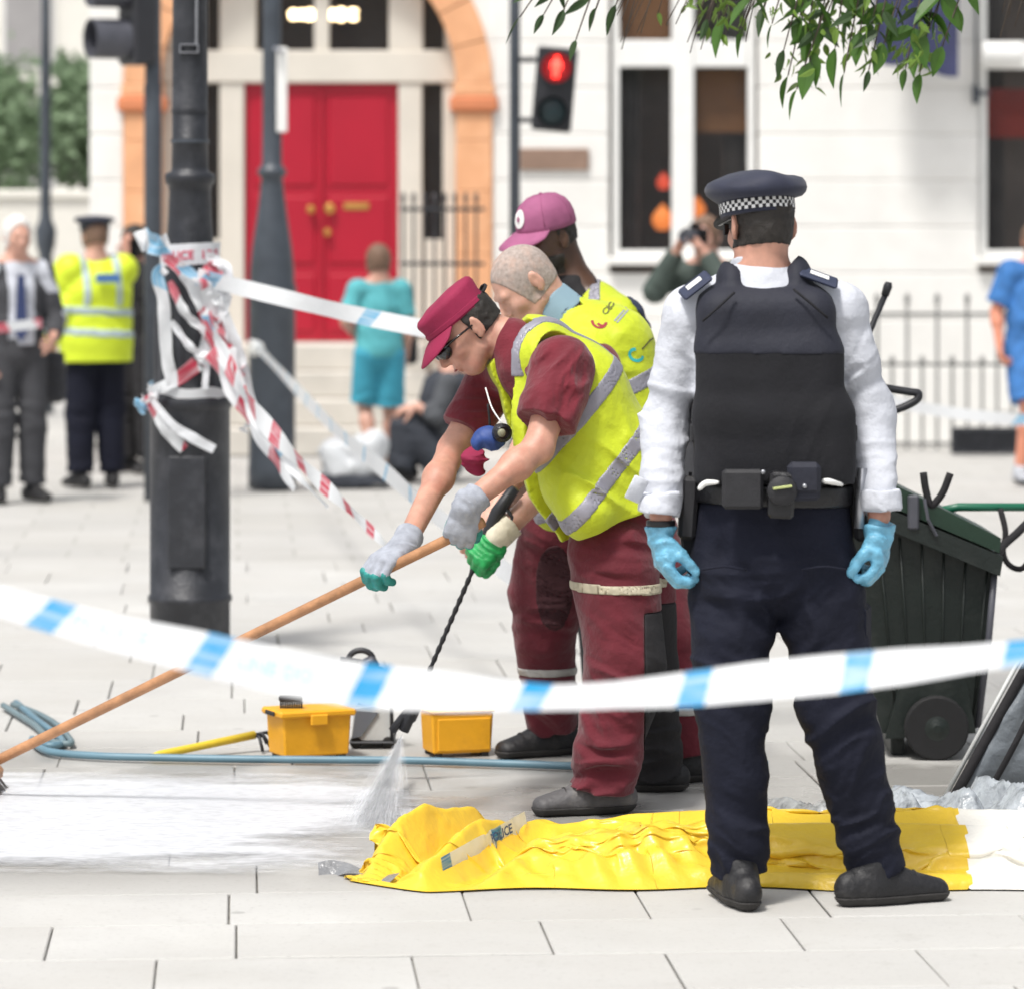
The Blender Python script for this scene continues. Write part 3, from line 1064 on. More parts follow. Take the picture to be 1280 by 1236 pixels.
mk('tie_bracket', *tube([(xl2 + .03, 25.66, EYE - (62 - HOR) * sl2), (xl2 + .07, 25.72, EYE - (66 - HOR) * sl2)], .015, 8), M_steel, l2)

# ------------------------------------------------------------------ traffic signals
def visor(c, d, r, L, m, parent, name='visor'):
    d, s, u = frame_from(d)
    V, F = [], []
    n = 24
    for t, rr in ((0, r), (L, r * 1.0), (L, r * .93), (0, r * .93)):
        for k in range(n):
            a = 2 * PI * k / n
            V.append(c + d * t + rr * (math.cos(a) * s + math.sin(a) * u))
    for q in range(3):
        for k in range(n):
            a, b2 = q * n + k, q * n + (k + 1) % n
            F.append((a, b2, b2 + n, a + n))
    return mk(name, V, F, m, parent, smooth=False)
YT = 24.6
cT = W(191, 600, YT); cT[2] = 0
tl = thing('traffic_signal', 'black traffic signal with a round hood at the top left, beside the lamp post', 'traffic light', cT, 'traffic signals')
mk('pole', *lathe([(.055, 0), (.055, 2.6), (.05, 2.62), (.05, 4.2)], 20, cT), M_grey_iron, tl, smooth=True)
M_sig = mat('signal_black', (.02, .021, .026), .5, .2, 10)
hc = W(176, 10, YT)
ang = R(62)          # the head faces left and a little towards us
fd = np.array([-math.sin(ang), -math.cos(ang), 0])
vb = box(-.14, .14, -.1, .06, -.36, .62, .02)
vb = (np.asarray(vb[0]) @ np.stack([np.array([math.cos(ang), -math.sin(ang), 0]), -fd, np.array([0, 0, 1.0])], 0), vb[1])
mk('head', vb[0] + hc, vb[1], M_sig, tl)
M_lens0 = mat('dark_lens', (.03, .035, .03), .15, .1, 20)
M_hood = mat('hood_grey', (.07, .072, .088), .45, .2, 10)
for k, zz in enumerate((-.2, .12, .44)):
    cc = hc + fd * .1 + np.array([0, 0, zz])
    visor(cc, fd, .125, .24, M_hood, tl)
    v, f = lathe([(.115, 0), (.1, .01), (.02, .02)], 20)
    d, s, u = frame_from(fd)
    v = v @ np.stack([s, u, d], 0) + cc + fd * .012
    mk('lens', v, f, M_lens0, tl, smooth=True)
# pedestrian signal
YP = 26.0
cP = W(643.5, 560, YP); cP[2] = 0
pl2 = thing('crossing_signal', 'pedestrian signal with a lit red figure on a thin dark pole', 'traffic light', cP, 'traffic signals')
mk('pole', *lathe([(.036, 0), (.036, 4.0), (.03, 4.02)], 16, cP), M_grey_iron, pl2, smooth=True)
sP = YP / FPX
pc = W(693, 112, YP - .12)
hw, hh = 25 * sP, 52 * sP
Mt = roty(R(5))
def pr(v): return np.asarray(v[0]) @ Mt.T + pc, v[1]
mk('head', *pr(box(-hw, hw, -.06, .1, -hh, hh, .015)), M_sig, pl2)
mk('bracket', *tube([cP + np.array([0, 0, pc[2] + .2]), pc + np.array([-.12, .08, .2])], .018, 8), M_sig, pl2)
mk('bracket', *tube([cP + np.array([0, 0, pc[2] - .2]), pc + np.array([-.1, .08, -.2])], .018, 8), M_sig, pl2)
M_redman = mat('red_figure_glow', (.9, .05, .03), .4, 0, emit=(1, .03, .02), estr=4.5)
M_redlens = mat('red_lens', (.14, .008, .010), .2, .1, 20, emit=(1, .02, .03), estr=.16)
def disc(r, z, y, m, nm):
    v, f = lathe([(r, 0), (r * .8, .012), (.004, .016)], 24)
    v = v @ rotx(R(90)).T + np.array([0, y, z])
    mk(nm, *pr((v, f)), m, pl2, smooth=True)
disc(.10, .14, -.062, M_redlens, 'red_lens')
disc(.10, -.15, -.062, mat('green_lens_off', (.008, .022, .026), .3, .2, 20), 'green_lens')
man = join(lathe([(.001, .045), (.012, .05), (.016, .062), (.012, .074), (.001, .078)], 12), tube([(0, 0, .045), (0, 0, -.01)], [.022, .017], 8), tube([(-.008, 0, -.01), (-.012, 0, -.068)], .009, 6), tube([(.008, 0, -.01), (.012, 0, -.068)], .009, 6), tube([(-.026, 0, .04), (-.03, 0, -.012)], .007, 6), tube([(.026, 0, .04), (.03, 0, -.012)], .007, 6))
mv = man[0] * np.array([1, .4, 1]) + np.array([0, -.088, .14])
mk('red_figure', *pr((mv, man[1])), M_redman, pl2, smooth=True)
for zz in (.14, -.15):
    visor(pc + Mt @ np.array([0, -.062, zz]), Mt @ np.array([0, -1, 0.0]), .108, .05, M_sig, pl2)

# ------------------------------------------------------------------ people
def flatcone(S, a, b, ra, rb, k=.01, w=None, ext=.0):
    """tapered tube with a clean, flat end at b"""
    S.cone(a, b, ra, rb, k, w)
    lo, hi, fn, kk, op = S.p.pop()
    a, b = np.array(a, float), np.array(b, float)
    d = nz(b - a)
    def f2(x, y, z):
        return np.maximum(fn(x, y, z), (x - b[0]) * d[0] + (y - b[1]) * d[1] + (z - b[2]) * d[2])
    S.p.append((lo, hi, f2, kk, op))
    return S

def head_axes(f, u):
    f = nz(f)
    u = nz(np.array(u, float) - f * np.dot(u, f))
    return f, u, np.cross(u, f)      # forward, up, left

def add_head(S, c, f, u, nb, sc_=1.0, ear=True, detail=True):
    f, u, s = head_axes(f, u)
    c = np.array(c, float)
    P = lambda a, b, e=0.0: c + sc_ * (f * a + u * b + s * e)
    A = [f, s, u]
    q = lambda *r: tuple(sc_ * x for x in r)
    S.ell(P(-.012, .028), q(.098, .076, .090), A, .02)
    S.ell(P(.030, -.030), q(.068, .061, .082), A, .03)
    S.cone(P(.045, -.092, .018), P(.045, -.092, -.018), .030 * sc_, .030 * sc_, .02)
    S.cone(P(.0, -.065, .052), P(.05, -.092, .02), .018 * sc_, .02 * sc_, .02)
    S.cone(P(.0, -.065, -.052), P(.05, -.092, -.02), .018 * sc_, .02 * sc_, .02)
    S.cone(P(-.045, -.03), nb, .056 * sc_, .060 * sc_, .03)
    if detail:
        S.cone(P(.083, .016, .034), P(.083, .016, -.034), .014 * sc_, .014 * sc_, .012)
        for e in (-1, 1):
            S.ell(P(.098, -.004, e * .032), q(.016, .017, .011), A, .008, 'sub')
            S.ell(P(.080, -.004, e * .031), q(.012, .013, .011), A, .002)
            S.ell(P(.062, -.03, e * .042), q(.025, .02, .022), A, .015)
        S.cone(P(.094, .006), P(.112, -.036), .008 * sc_, .0125 * sc_, .008)
        S.cone(P(.100, -.041, .012), P(.100, -.041, -.012), .008 * sc_, .008 * sc_, .006)
        S.cone(P(.090, -.066, .018), P(.090, -.066, -.018), .0075 * sc_, .0075 * sc_, .004)
        S.cone(P(.087, -.076, .015), P(.087, -.076, -.015), .0075 * sc_, .0075 * sc_, .004)
    if ear:
        for e in (-1, 1):
            Ea = [nz(f + s * e * -.35), nz(s * e + f * .35), nz(u - f * .18)]
            S.ell(P(-.018, -.006, e * .080), q(.019, .0085, .033), Ea, .006)
            S.ell(P(-.012, .002, e * .0885), q(.010, .006, .018), Ea, .003, 'sub')
            S.ell(P(-.012, -.034, e * .077), q(.009, .007, .010), Ea, .004)

def add_hand(S, w, d, n, side, curl=(25, 35, 25), sc_=1.0, spread=.0, thumb=None, r0=.0, only=None):
    """w wrist, d towards the fingers, n the way the palm faces, side=+1/-1 puts the thumb on cross(d,n)*side"""
    d = nz(d)
    n = nz(np.array(n, float) - d * np.dot(n, d))
    t = np.cross(d, n) * side
    P = lambda a, b, e: w + sc_ * (d * a + t * b + n * e)
    if only is None:
        S.cone(P(-.02, 0, 0), P(.03, 0, 0), ((.030 + r0) * sc_, (.022 + r0) * sc_), ((.034 + r0) * sc_, (.019 + r0) * sc_), .012, t)
        S.cone(P(.03, .003, 0), P(.078, .0, 0), ((.034 + r0) * sc_, (.0185 + r0) * sc_), ((.042 + r0) * sc_, (.0165 + r0) * sc_), .012, t)
        S.cone(P(.03, .026, .008), P(.055, .03, .008), (.017 + r0) * sc_, (.013 + r0) * sc_, .012)
    out = []
    base = [(.088, .033, .0), (.094, .011, -.002), (.091, -.011, -.001), (.083, -.031, .001)]
    lens = [(.044, .027, .022), (.049, .031, .023), (.046, .029, .022), (.036, .022, .019)]
    for i in range(4):
        p = P(*base[i])
        ang = 0
        dd = d * math.cos(spread * (1.5 - i)) + t * math.sin(spread * (1.5 - i))
        rr = [.0108, .0100, .0094, .0082]
        if i == 3: rr = [x * .9 for x in rr]
        S0 = P(base[i][0] - .03, base[i][1] * .85, base[i][2])
        if only is None:
            S.cone(S0, p, (.0125 + r0) * sc_, (rr[0] + r0) * sc_, .008)
        for j in range(3):
            cj = curl[j] if not isinstance(curl[0], (list, tuple)) else curl[i][j]
            ang += R(cj + (4 * i if j == 0 else 0))
            q = p + sc_ * lens[i][j] * (dd * math.cos(ang) + n * math.sin(ang))
            if only is None or j >= only:
                S.cone(p, q, (rr[j] + r0) * sc_, (rr[j + 1] + r0) * sc_, .003)
            p = q
    th = thumb or (.55, .70, .35)
    p = P(.028, .030, .008)
    v = nz(d * th[0] + t * th[1] + n * th[2])
    v2 = nz(d * (th[0] + .45) + t * (th[1] - .25) + n * (th[2] + .25))
    for j, (L, ra, rb, vv) in enumerate(((.042, .0145, .0125, v), (.033, .0122, .0112, nz(v + v2)), (.027, .0110, .0092, v2))):
        q = p + sc_ * L * vv
        if only is None or j >= 1 and only is not None:
            S.cone(p, q, (ra + r0) * sc_, (rb + r0) * sc_, .006)
        p = q
    return S

def add_body(S, J, sc_=1.0, hands=True, detail=True):
    w = J['w']
    wp = J.get('wp', w)
    S.cone(J['pe'], J['wa'], (.150 * sc_, .10 * sc_), (.128 * sc_, .092 * sc_), .03, wp)
    S.cone(J['wa'], J['ch'], (.128 * sc_, .092 * sc_), (.150 * sc_, .10 * sc_), .03, w)
    S.cone(J['ch'], J['nb'], (.150 * sc_, .10 * sc_), (.075 * sc_, .065 * sc_), .03, w)
    for e in 'LR':
        if 'sh' + e in J:
            S.cone(J['nb'], J['sh' + e], .055 * sc_, .054 * sc_, .03)
            S.chain([J['sh' + e], J['el' + e], J['wr' + e]], [.054 * sc_, .043 * sc_, .029 * sc_], .02)
            m = J['el' + e] * .7 + J['wr' + e] * .3
            S.ell(m, (.044 * sc_,) * 3, None, .03)
            if hands and 'hd' + e in J:
                d, n, sd = J['hd' + e][:3]
                cu = J['hd' + e][3] if len(J['hd' + e]) > 3 else (25, 35, 25)
                add_hand(S, J['wr' + e], d, n, sd, cu, sc_)
        S.chain([J['hi' + e], J['kn' + e], J['an' + e]], [.085 * sc_, .056 * sc_, .04 * sc_], .025)
        S.ell(J['kn' + e] * .68 + J['an' + e] * .32, (.053 * sc_,) * 3, None, .04)
        td = J['to' + e]
        b0 = J['an' + e] + np.array([0, 0, -.050])
        S.cone(b0 - td * .03, b0 + td * .10, .024 * sc_, .014 * sc_, .01)
    add_head(S, J['hc'], J['hf'], J['hu'], J['nb'], sc_ * J.get('hs', 1.0), True, detail)

def make_shoe(parent, an, td, mt, sole, ground=0.0, L=.285, hgt=.10, h=.0045, name='shoe', toe=.046):
    td = nz([td[0], td[1], 0])
    sd = np.array([-td[1], td[0], 0])
    g = np.array([an[0], an[1], ground])
    S = Shape()
    heel = g - td * .065 + np.array([0, 0, .045])
    mid = g + td * .06 + np.array([0, 0, .045])
    tip = g + td * (L - .075 - .045) + np.array([0, 0, .029])
    S.cone(heel, mid, (.037, .045), (.043, .048), .02, sd)
    S.cone(mid, tip, (.043, .048), (toe - .004, .029), .02, sd)
    S.cone(g + np.array([0, 0, .05]), np.array([an[0], an[1], ground + hgt]), .045, .045, .03)
    F = S.field(h, .03)
    F.near(lambda p: .0012 * (fbm(p * 60, 2) - .5))
    U = F.copy().cut((0, 0, -1), (0, 0, ground + .022))
    o = put(name, U, mt, parent)
    B = F.copy().grow(.004).slab((0, 0, 1), (0, 0, ground + .0125), .0125)
    put('sole', B, sole, o)
    # laces
    for k in range(4):
        p = mid + td * (.055 - .03 * k) + np.array([0, 0, .029 + .010 * k])
        pts = [p + sd * (.028 * (q - .5) * 2) + np.array([0, 0, -.014 * (2 * q - 1) ** 2 + .006]) for q in np.linspace(0, 1, 5)]
        mk('lace', *tube(pts, .0026, 5), sole, o, smooth=True)
    return o

def hair_from(S_head, J, mt, parent, h, cuts, grow=.008, noise=.004, name='hair', edge=.006):
    F = S_head.field(h, .04)
    base = F.F.copy()
    F.near(lambda p: grow + noise * (fbm(p * 70, 3) - .5) * 2)
    f, u, s = head_axes(J['hf'], J['hu'])
    c = np.array(J['hc'])
    for nf, nu, off in cuts:      # keep where nf*f + nu*u < off
        n = f * nf + u * nu
        F.cut(n, c + nz(n) * off)
    F.near(lambda p: edge * (fbm(p * 110, 2) - .5))
    F.shell(base, .012)
    return put(name, F, mt, parent)

SK_LIGHT = mat('skin_light', (.58, .33, .25), .5, .18, 26, .15, 160, sss=.15, dirt=(.52, .19, .14), dscale=16, damt=.4)
SK_TAN = mat('skin_ruddy', (.52, .275, .20), .5, .2, 26, .15, 160, sss=.15, dirt=(.46, .15, .11), dscale=16, damt=.45)
SK_PALE = mat('skin_pale_arm', (.66, .38, .29), .5, .12, 14, .12, 200, sss=.15)
SK_DARK = mat('skin_dark_brown', (.075, .036, .022), .42, .2, 14, .12, 200)
M_hairb = mat('hair_dark', (.020, .016, .013), .6, .4, 60, .8, 260)
M_hairg = mat('hair_grey_stubble', (.36, .30, .27), .85, .28, 90, .5, 300, dirt=(.54, .36, .29), dscale=11, damt=.9)
M_hairw = mat('hair_white', (.72, .70, .67), .7, .15, 40, .6, 200)
M_hairbr = mat('hair_brown', (.17, .10, .065), .65, .3, 40, .7, 200)
M_maroon = mat('maroon_cotton', (.140, .009, .020), .9, .22, 9, .35, 20, .25, 420, sheen=.2)
M_maroon_t = mat('maroon_trouser_twill', (.105, .007, .016), .9, .22, 7, .35, 18, .25, 420, sheen=.15)
M_mar_dark = mat('dark_maroon_panel', (.040, .008, .012), .88, .2, 8, .3, 40, .2, 420)
M_blackcloth = mat('black_cloth', (.012, .011, .013), .85, .2, 8, .25, 50, .2, 400)
M_cap = mat('magenta_maroon_cap', (.26, .010, .055), .8, .14, 12, .2, 90, .3, 500)
M_cap2 = mat('faded_plum_cap', (.33, .095, .20), .8, .18, 14, .2, 80, .3, 500)
M_hiviz = mat('hi_vis_yellow', (.50, .585, .012), .62, .12, 6, .3, 28, .2, 380, sheen=.1)
M_hivizg = mat('hi_vis_lime', (.40, .76, .02), .6, .08, 6, .3, 28, .2, 380)
M_refl = mat('silver_reflective', (.27, .265, .31), .45, .08, 20, .15, 120, .2, 700, metal=.15)
M_navytrim = mat('navy_trim', (.030, .038, .075), .7, .2, 20)
M_navy = mat('navy_trouser', (.0062, .0075, .0175), .85, .22, 6, .3, 36, .2, 420, spec=.3)
M_shirt = mat('white_shirt_cotton', (.55, .57, .625), .85, .05, 7, .35, 18, .15, 450, spec=.3)
M_armour = mat('armour_carrier', (.0062, .0064, .0095), .88, .18, 12, .2, 80, .3, 450)
M_armour_y = mat('armour_yoke', (.0115, .0130, .024), .75, .15, 10, .2, 60, .25, 450)
M_leather = mat('black_leather', (.010, .010, .012), .35, .25, 20, .3, 90)
M_webbing = mat('black_nylon', (.016, .016, .019), .65, .2, 30, .3, 150)
M_nitrile = mat('blue_nitrile', (.15, .41, .58), .38, .25, 40, .6, 70)
M_gloveg = mat('grey_knit_glove', (.33, .35, .40), .9, .2, 40, .4, 180)
M_gloveteal = mat('teal_latex', (.02, .24, .22), .5, .3, 50, .3, 120)
M_glovegreen = mat('green_latex_glove', (.015, .33, .085), .5, .25, 40, .4, 80)
M_cuffw = mat('cream_knit_cuff', (.72, .66, .52), .85, .1, 60, .5, 200)
M_shoegrey = mat('scuffed_grey_boot', (.085, .082, .085), .6, .3, 18, .4, 60, dirt=(.24, .22, .20), dscale=12, damt=.6)
M_shoeblk = mat('black_boot', (.010, .010, .012), .58, .3, 18, .4, 45, dirt=(.05, .047, .045), dscale=14, damt=.5)
M_sole = mat('rubber_sole', (.03, .028, .027), .8, .2, 30)
M_lens = mat('sunglass_black', (.006, .006, .007), .08, 0, spec=.6)

HN = .0052     # grid of the near figures
# ---------------------------------------------------------------- police officer seen from behind
YO = 9.95
a = lambda px, py, dy=0.0: W(px, py, YO + dy)
J = dict(w=nz([1, -.03, 0]), nb=a(951, 348, .02), ch=a(957, 440, .02), wa=a(966, 570, .02), pe=a(968, 660, .03),
         shL=a(866, 393, .05), elL=a(832, 522, .09), wrL=a(826, 648, -.02), shR=a(1048, 390, .05), elR=a(1086, 518, .09), wrR=a(1099, 645, -.02),
         hiL=a(915, 690, .03), knL=a(914, 880, -.02), anL=a(925, 1088, .02), hiR=a(1020, 690, .03), knR=a(1046, 885, -.02), anR=a(1098, 1086, .04),
         toL=nz([-.22, 1, 0]), toR=nz([1, .42, 0]), hc=a(950, 281, .04), hf=[-.34, .93, -.13], hu=[-.03, .12, 1])
J['anL'][2] = .085; J['anR'][2] = .085
po = thing('person', 'police officer in body armour and chequered cap standing with his back turned', 'person', (a(968, 1130)[0], YO, 0))
S = Shape(); add_body(S, J, 1.0, hands=False)
put('body', S.field(HN), SK_TAN, po)
S = Shape(); add_head(S, J['hc'], J['hf'], J['hu'], J['nb'], ear=False)
hair_from(S, J, M_hairb, po, .004, [(1, -.25, .035), (0, -1, .060)], .0038, .0025)
# shirt: torso and long loose sleeves
S = Shape(); w = J['w']
S.cone(J['wa'], J['ch'], (.185, .125), (.185, .125), .03, w)
S.cone(J['ch'], a(953, 380, .02), (.185, .125), (.155, .10), .03, w)
S.cone(a(951, 372, .02), a(950, 352, .02), .11, .078, .03)
S.cone(a(952, 395, .02), J['shL'], .085, .066, .03); S.cone(a(952, 395, .02), J['shR'], .085, .066, .03)
S.cone(a(951, 365, .02), J['shL'], .078, .066, .03); S.cone(a(951, 365, .02), J['shR'], .078, .066, .03)
S.cone(J['shL'], J['elL'], .071, .062, .02); flatcone(S, J['elL'], a(825, 640, -.03), .061, .047, .02)
S.cone(J['shR'], J['elR'], .071, .062, .02); flatcone(S, J['elR'], a(1099, 638, -.03), .061, .050, .02)
F = S.field(HN)
zones = [(J['elL'], .15, (.5, .1, .9), .055, .009), (J['elR'], .15, (-.5, .1, .9), .055, .009), (a(830, 610), .10, (.2, .2, 1), .045, .008), (a(1098, 610), .10, (-.3, .2, 1), .045, .008),
         (a(858, 430), .10, (.9, .2, .5), .04, .008), (a(1062, 430), .10, (-.9, .2, .5), .04, .008)]
F.near(folds(zones, 2.0, .003))
shirt = put('shirt', F, M_shirt, po)
# collar
S = Shape(); flatcone(S, a(951, 352, .025), a(949, 324, .035), .077, .071, .01)
F = S.field(.0045); B = F.F.copy(); F.grow(.002).shell(B, .006).cut((0, 0, -1), a(950, 360))
put('collar', F, M_shirt, shirt)
for e, an_, sx in (('L', a(826, 634, -.03), -1), ('R', a(1099, 631, -.03), 1)):
    S = Shape(); flatcone(S, an_ + np.array([0, 0, .045]), an_ + np.array([sx * .004, 0, -.012]), .049, .054, .01)
    F = S.field(.0045); F.cut((0, 0, 1), an_ + np.array([0, 0, .038]))
    F.near(folds([(an_, .1, (.7, .5, .2), .03, .006)], 4))
    put('cuff', F, M_shirt, shirt)
# hanging open cuff on the left sleeve
mk('cuff_flap', *join(xform(box(-.028, .012, -.004, .004, -.035, .03, .003), rotx(R(12)) @ roty(R(25)), a(800, 612, -.06))), M_shirt, shirt, smooth=True)
# epaulettes
for p0, p1 in ((a(858, 379, -.03), a(893, 352, -.03)), (a(996, 349, -.03), a(1043, 366, -.03))):
    d, s, u = frame_from(p1 - p0, (0, -.35, 1))
    L = np.linalg.norm(p1 - p0)
    Mx = np.stack([d, s, u], 1)
    ep = mk('epaulette', *xform(box(0, L, -.03, .03, .018, .030, .005), Mx, p0), M_navytrim, shirt)
    mk('insignia', *xform(box(L * .25, L * .75, -.012, .012, .0302, .0325, .001), Mx, p0), M_white, ep)
# body armour
S = Shape()
S.rbox(a(967, 555, .02), (.202, .152, .14), [w, (.03, 1, 0), (0, 0, 1)], .065, .02)
S.rbox(a(961, 480, .02), (.187, .150, .14), [w, (.03, 1, 0), (0, 0, 1)], .065, .03)
S.rbox(a(957, 408, .02), (.174, .140, .100), [w, (.03, 1, 0), (0, 0, 1)], .065, .03)
S.cone(a(905, 385, .02), a(915, 365, .02), (.070, .095), (.045, .085), .02, w); S.cone(a(1005, 385, .02), a(995, 362, .02), (.070, .095), (.045, .085), .02, w)
F = S.field(HN)
F.cut((0, 0, -1), a(960, 602)); 
nc = Shape(); nc.cone(a(951, 350, .03), a(950, 300, .03), .080, .11, 0)
ng = Field.__new__(Field); ng.h, ng.lo, ng.n, ng.ax = F.h, F.lo, F.n, F.ax; ng.F = np.full(F.F.shape, .5, np.float32); ng.apply(nc.p[0])
F.F = np.maximum(F.F, -ng.F)
F.near(folds([(a(960, 470, -.12), .16, (.1, 0, 1), .09, .004), (a(900, 560, -.12), .1, (.7, 0, .7), .06, .004), (a(1030, 560, -.12), .1, (-.7, 0, .7), .06, .004)], 8, .002))
arm = put('body_armour', F, M_armour, po)
Y2 = F.copy().grow(.002).cut((0, .0, -1), a(958, 441)).cut((0, 1, 0), (0, YO + .02, 0))
put('yoke_panel', Y2, M_armour_y, arm)
for p0, p1 in ((a(878, 402, -.140), a(918, 366, -.125)), (a(1035, 398, -.140), a(992, 362, -.125))):
    mk('seam', *tube(catmull([p0, (p0 + p1) / 2 + np.array([0, -.01, 0]), p1], 6), .0035, 5), M_armour, arm, smooth=True)
for sx, px in ((-1, 868), (1, 1063)):
    mk('side_strap', *join(xform(box(-.012, .012, -.07, .09, -.022, .022, .004), rotz(R(0)), a(px, 540, .03))), M_webbing, arm)
# trousers
S = Shape()
S.cone(a(967, 632, .03), a(967, 690, .03), (.192, .135), (.205, .14), .03, w)
S.ell(a(969, 735, .03), (.10, .10, .085), None, .04)
for e, hp, kn, an_, h0, h1, h2 in (('L', a(917, 715, .03), J['knL'], a(925, 1090, .02), .115, .090, .070), ('R', a(1020, 715, .03), J['knR'], a(1096, 1086, .04), .118, .092, .072)):
    S.cone(hp, kn, h0, h1, .02)
    flatcone(S, kn, an_, h1, h2, .02)
F = S.field(HN + .0004)
zones = [(a(968, 745, -.08), .18, (.3, 0, 1), .06, .014), (a(915, 760, -.08), .15, (.5, 0, .8), .06, .014), (a(1025, 760, -.08), .15, (-.5, 0, .8), .06, .014),
         (a(915, 885, -.06), .16, (.15, 0, 1), .065, .015), (a(1046, 890, -.06), .16, (-.25, 0, 1), .065, .015), (a(925, 1055, -.05), .12, (.15, 0, 1), .042, .017), (a(1085, 1050, -.05), .13, (-.3, 0, 1), .042, .017),
         (a(925, 960, -.05), .12, (.6, 0, .6), .07, .010), (a(1060, 960, -.05), .12, (-.6, 0, .6), .07, .010)]
F.near(folds(zones, 5.0, .003)); F.cut((0, 0, 1), a(967, 628))
tr = put('trousers', F, M_navy, po)
for px in (905, 1030):
    v = catmull([a(px - 28, 712, -.135), a(px, 708, -.150), a(px + 28, 712, -.135)], 7)
    mk('back_pocket_seam', *tube(v, .003, 5), M_navy, tr, smooth=True)
mk('thigh_pocket', *xform(box(-.012, .016, -.06, .07, -.09, .09, .01), rotz(R(-12)), a(1078, 800, .02)), M_navy, tr)
# duty belt with pouches
S = Shape(); S.cone(a(967, 616, .03), a(967, 616.5, .03), (.206, .152), (.206, .152), 0, w)
F = S.field(HN); F.slab((0.03, 0, 1), a(967, 617), .028)
belt = put('belt', F, M_leather, po)
def pouch(px, py, wx, hz, dp, m=M_leather, nm='pouch', ry=0, bev=.008, Yd=-.155):
    c = a(px, py, Yd)
    o = mk(nm, *xform(box(-wx / 2, wx / 2, -dp, .02, -hz / 2, hz / 2, bev), roty(R(ry)), c), m, belt)
    return o, c
pouch(928, 611, .102, .098, .03, M_webbing)
o, c = pouch(976, 618, .064, .115, .045, ry=3)
mk('flap', *xform(lathe([(.001, -.002), (.036, -.001), (.038, .006), (.034, .012), (.001, .013)], 20), rotx(R(90)), c + np.array([0, -.046, .012])), M_webbing, o, smooth=True)
mk('trim', *xform(box(-.024, .024, -.004, .004, -.003, .003, .001), roty(R(-8)), c + np.array([0, -.063, .022])), mat('lime_trim', (.45, .5, .2), .6, .1), o)
o, c = pouch(1004, 602, .078, .092, .038, M_armour_y, ry=-2)
mk('flap', *xform(box(-.042, .042, -.046, .005, -.03, .05, .012), None, c), M_armour_y, o)
mk('snap', *xform(lathe([(.006, 0), (.006, .003), (.002, .005)], 12), rotx(R(90)), c + np.array([0, -.047, -.008])), M_steel, o, smooth=True)
mk('snap', *xform(lathe([(.006, 0), (.006, .004), (.002, .006)], 12), rotx(R(90)), a(954, 590, -.185)), M_steel, belt, smooth=True)
for pts in ([(873, 612), (882, 604), (898, 603)], [(1027, 601), (1038, 602), (1053, 606)]):
    v = catmull([a(p, q, -.165 + .03 * (abs(p - 965) > 80)) for p, q in pts], 8)
    mk('glove_fold', *tube(v, [.004, .007, .008, .008, .008, .007, .006, .004], 6), M_white, belt, smooth=True)
mk('holster', *xform(box(-.022, .022, -.03, .05, -.10, .06, .01), roty(R(4)), a(861, 625, .02)), M_webbing, belt)
mk('radio', *join(xform(box(-.02, .02, -.02, .02, -.08, .06, .006), roty(R(-6)), a(859, 660, .05)), tube([a(860, 630, .05), a(863, 590, .05)], .005, 6)), M_webbing, belt)
mk('holster', *xform(box(-.018, .018, -.03, .05, -.11, .06, .01), roty(R(-6)), a(1071, 622, .02)), M_webbing, belt)
mk('baton', *tube([a(1078, 585, -.03), a(1074, 660, -.03)], .013, 10), M_steel, belt, smooth=True)
# gloves, watch
for e, d, n, sd, cu, th in (('L', (.10, -.05, -1), (.9, .3, .05), 1, (32, 45, 30), (.8, .35, .6)), ('R', (.02, -.05, -1), (-.9, .3, .05), -1, (38, 52, 35), (.8, .35, .6))):
    S = Shape(); add_hand(S, J['wr' + e] + np.array([0, 0, -.036]), d, n, sd, cu, .98, .05, th, .003)
    wr = J['wr' + e]
    flatcone(S, wr + np.array([0, 0, -.045]), wr + np.array([0, 0, -.022]), .034, .040, .01)
    F = S.field(.0038); F.near(folds([(wr + np.array([0, 0, -.07]), .1, (.5, .5, 1), .022, .005)], 3, .0015))
    put('glove', F, M_nitrile, po)
mk('watch', *xform(lathe([(.034, -.008), (.037, -.006), (.037, .006), (.034, .008)], 20), None, J['wrL'] + np.array([0, 0, -.012])), M_leather, po, smooth=True)
make_shoe(po, np.array([a(925, 1)[0], YO - .02, .085]), J['toL'], M_shoeblk, M_sole)
make_shoe(po, np.array([a(1092, 1)[0], YO + .0, .085]), J['toR'], M_shoeblk, M_sole, L=.30, name='shoe')
# cap
f, u, s = head_axes(J['hf'], [-.07, .10, 1])
cc = a(947, 267, .035)
Mx = np.stack([s, f, u], 1)
def capring(prof, seg=48):
    v, fc = lathe(prof, seg, sx=.93, sy=1.08)
    # tilt of the crown: higher at the front
    v = np.asarray(v)
    v[:, 2] += np.where(v[:, 2] > .036, (v[:, 1]) * .10 + .006 * np.sin(v[:, 0] * 40 + 1) * (v[:, 2] > .07), 0)
    return v @ Mx.T + cc, fc
M_capnavy = mat('cap_navy_felt', (.0125, .0155, .036), .7, .2, 20, .2, 150, sheen=.12)
cap = mk('cap', *capring([(.096, -.006), (.100, -.005), (.100, .0), (.0995, .030), (.104, .033), (.122, .040), (.133, .050), (.137, .062), (.135, .074), (.127, .086), (.108, .096), (.08, .102), (.04, .105), (.004, .106)]), M_capnavy, po, smooth=True)
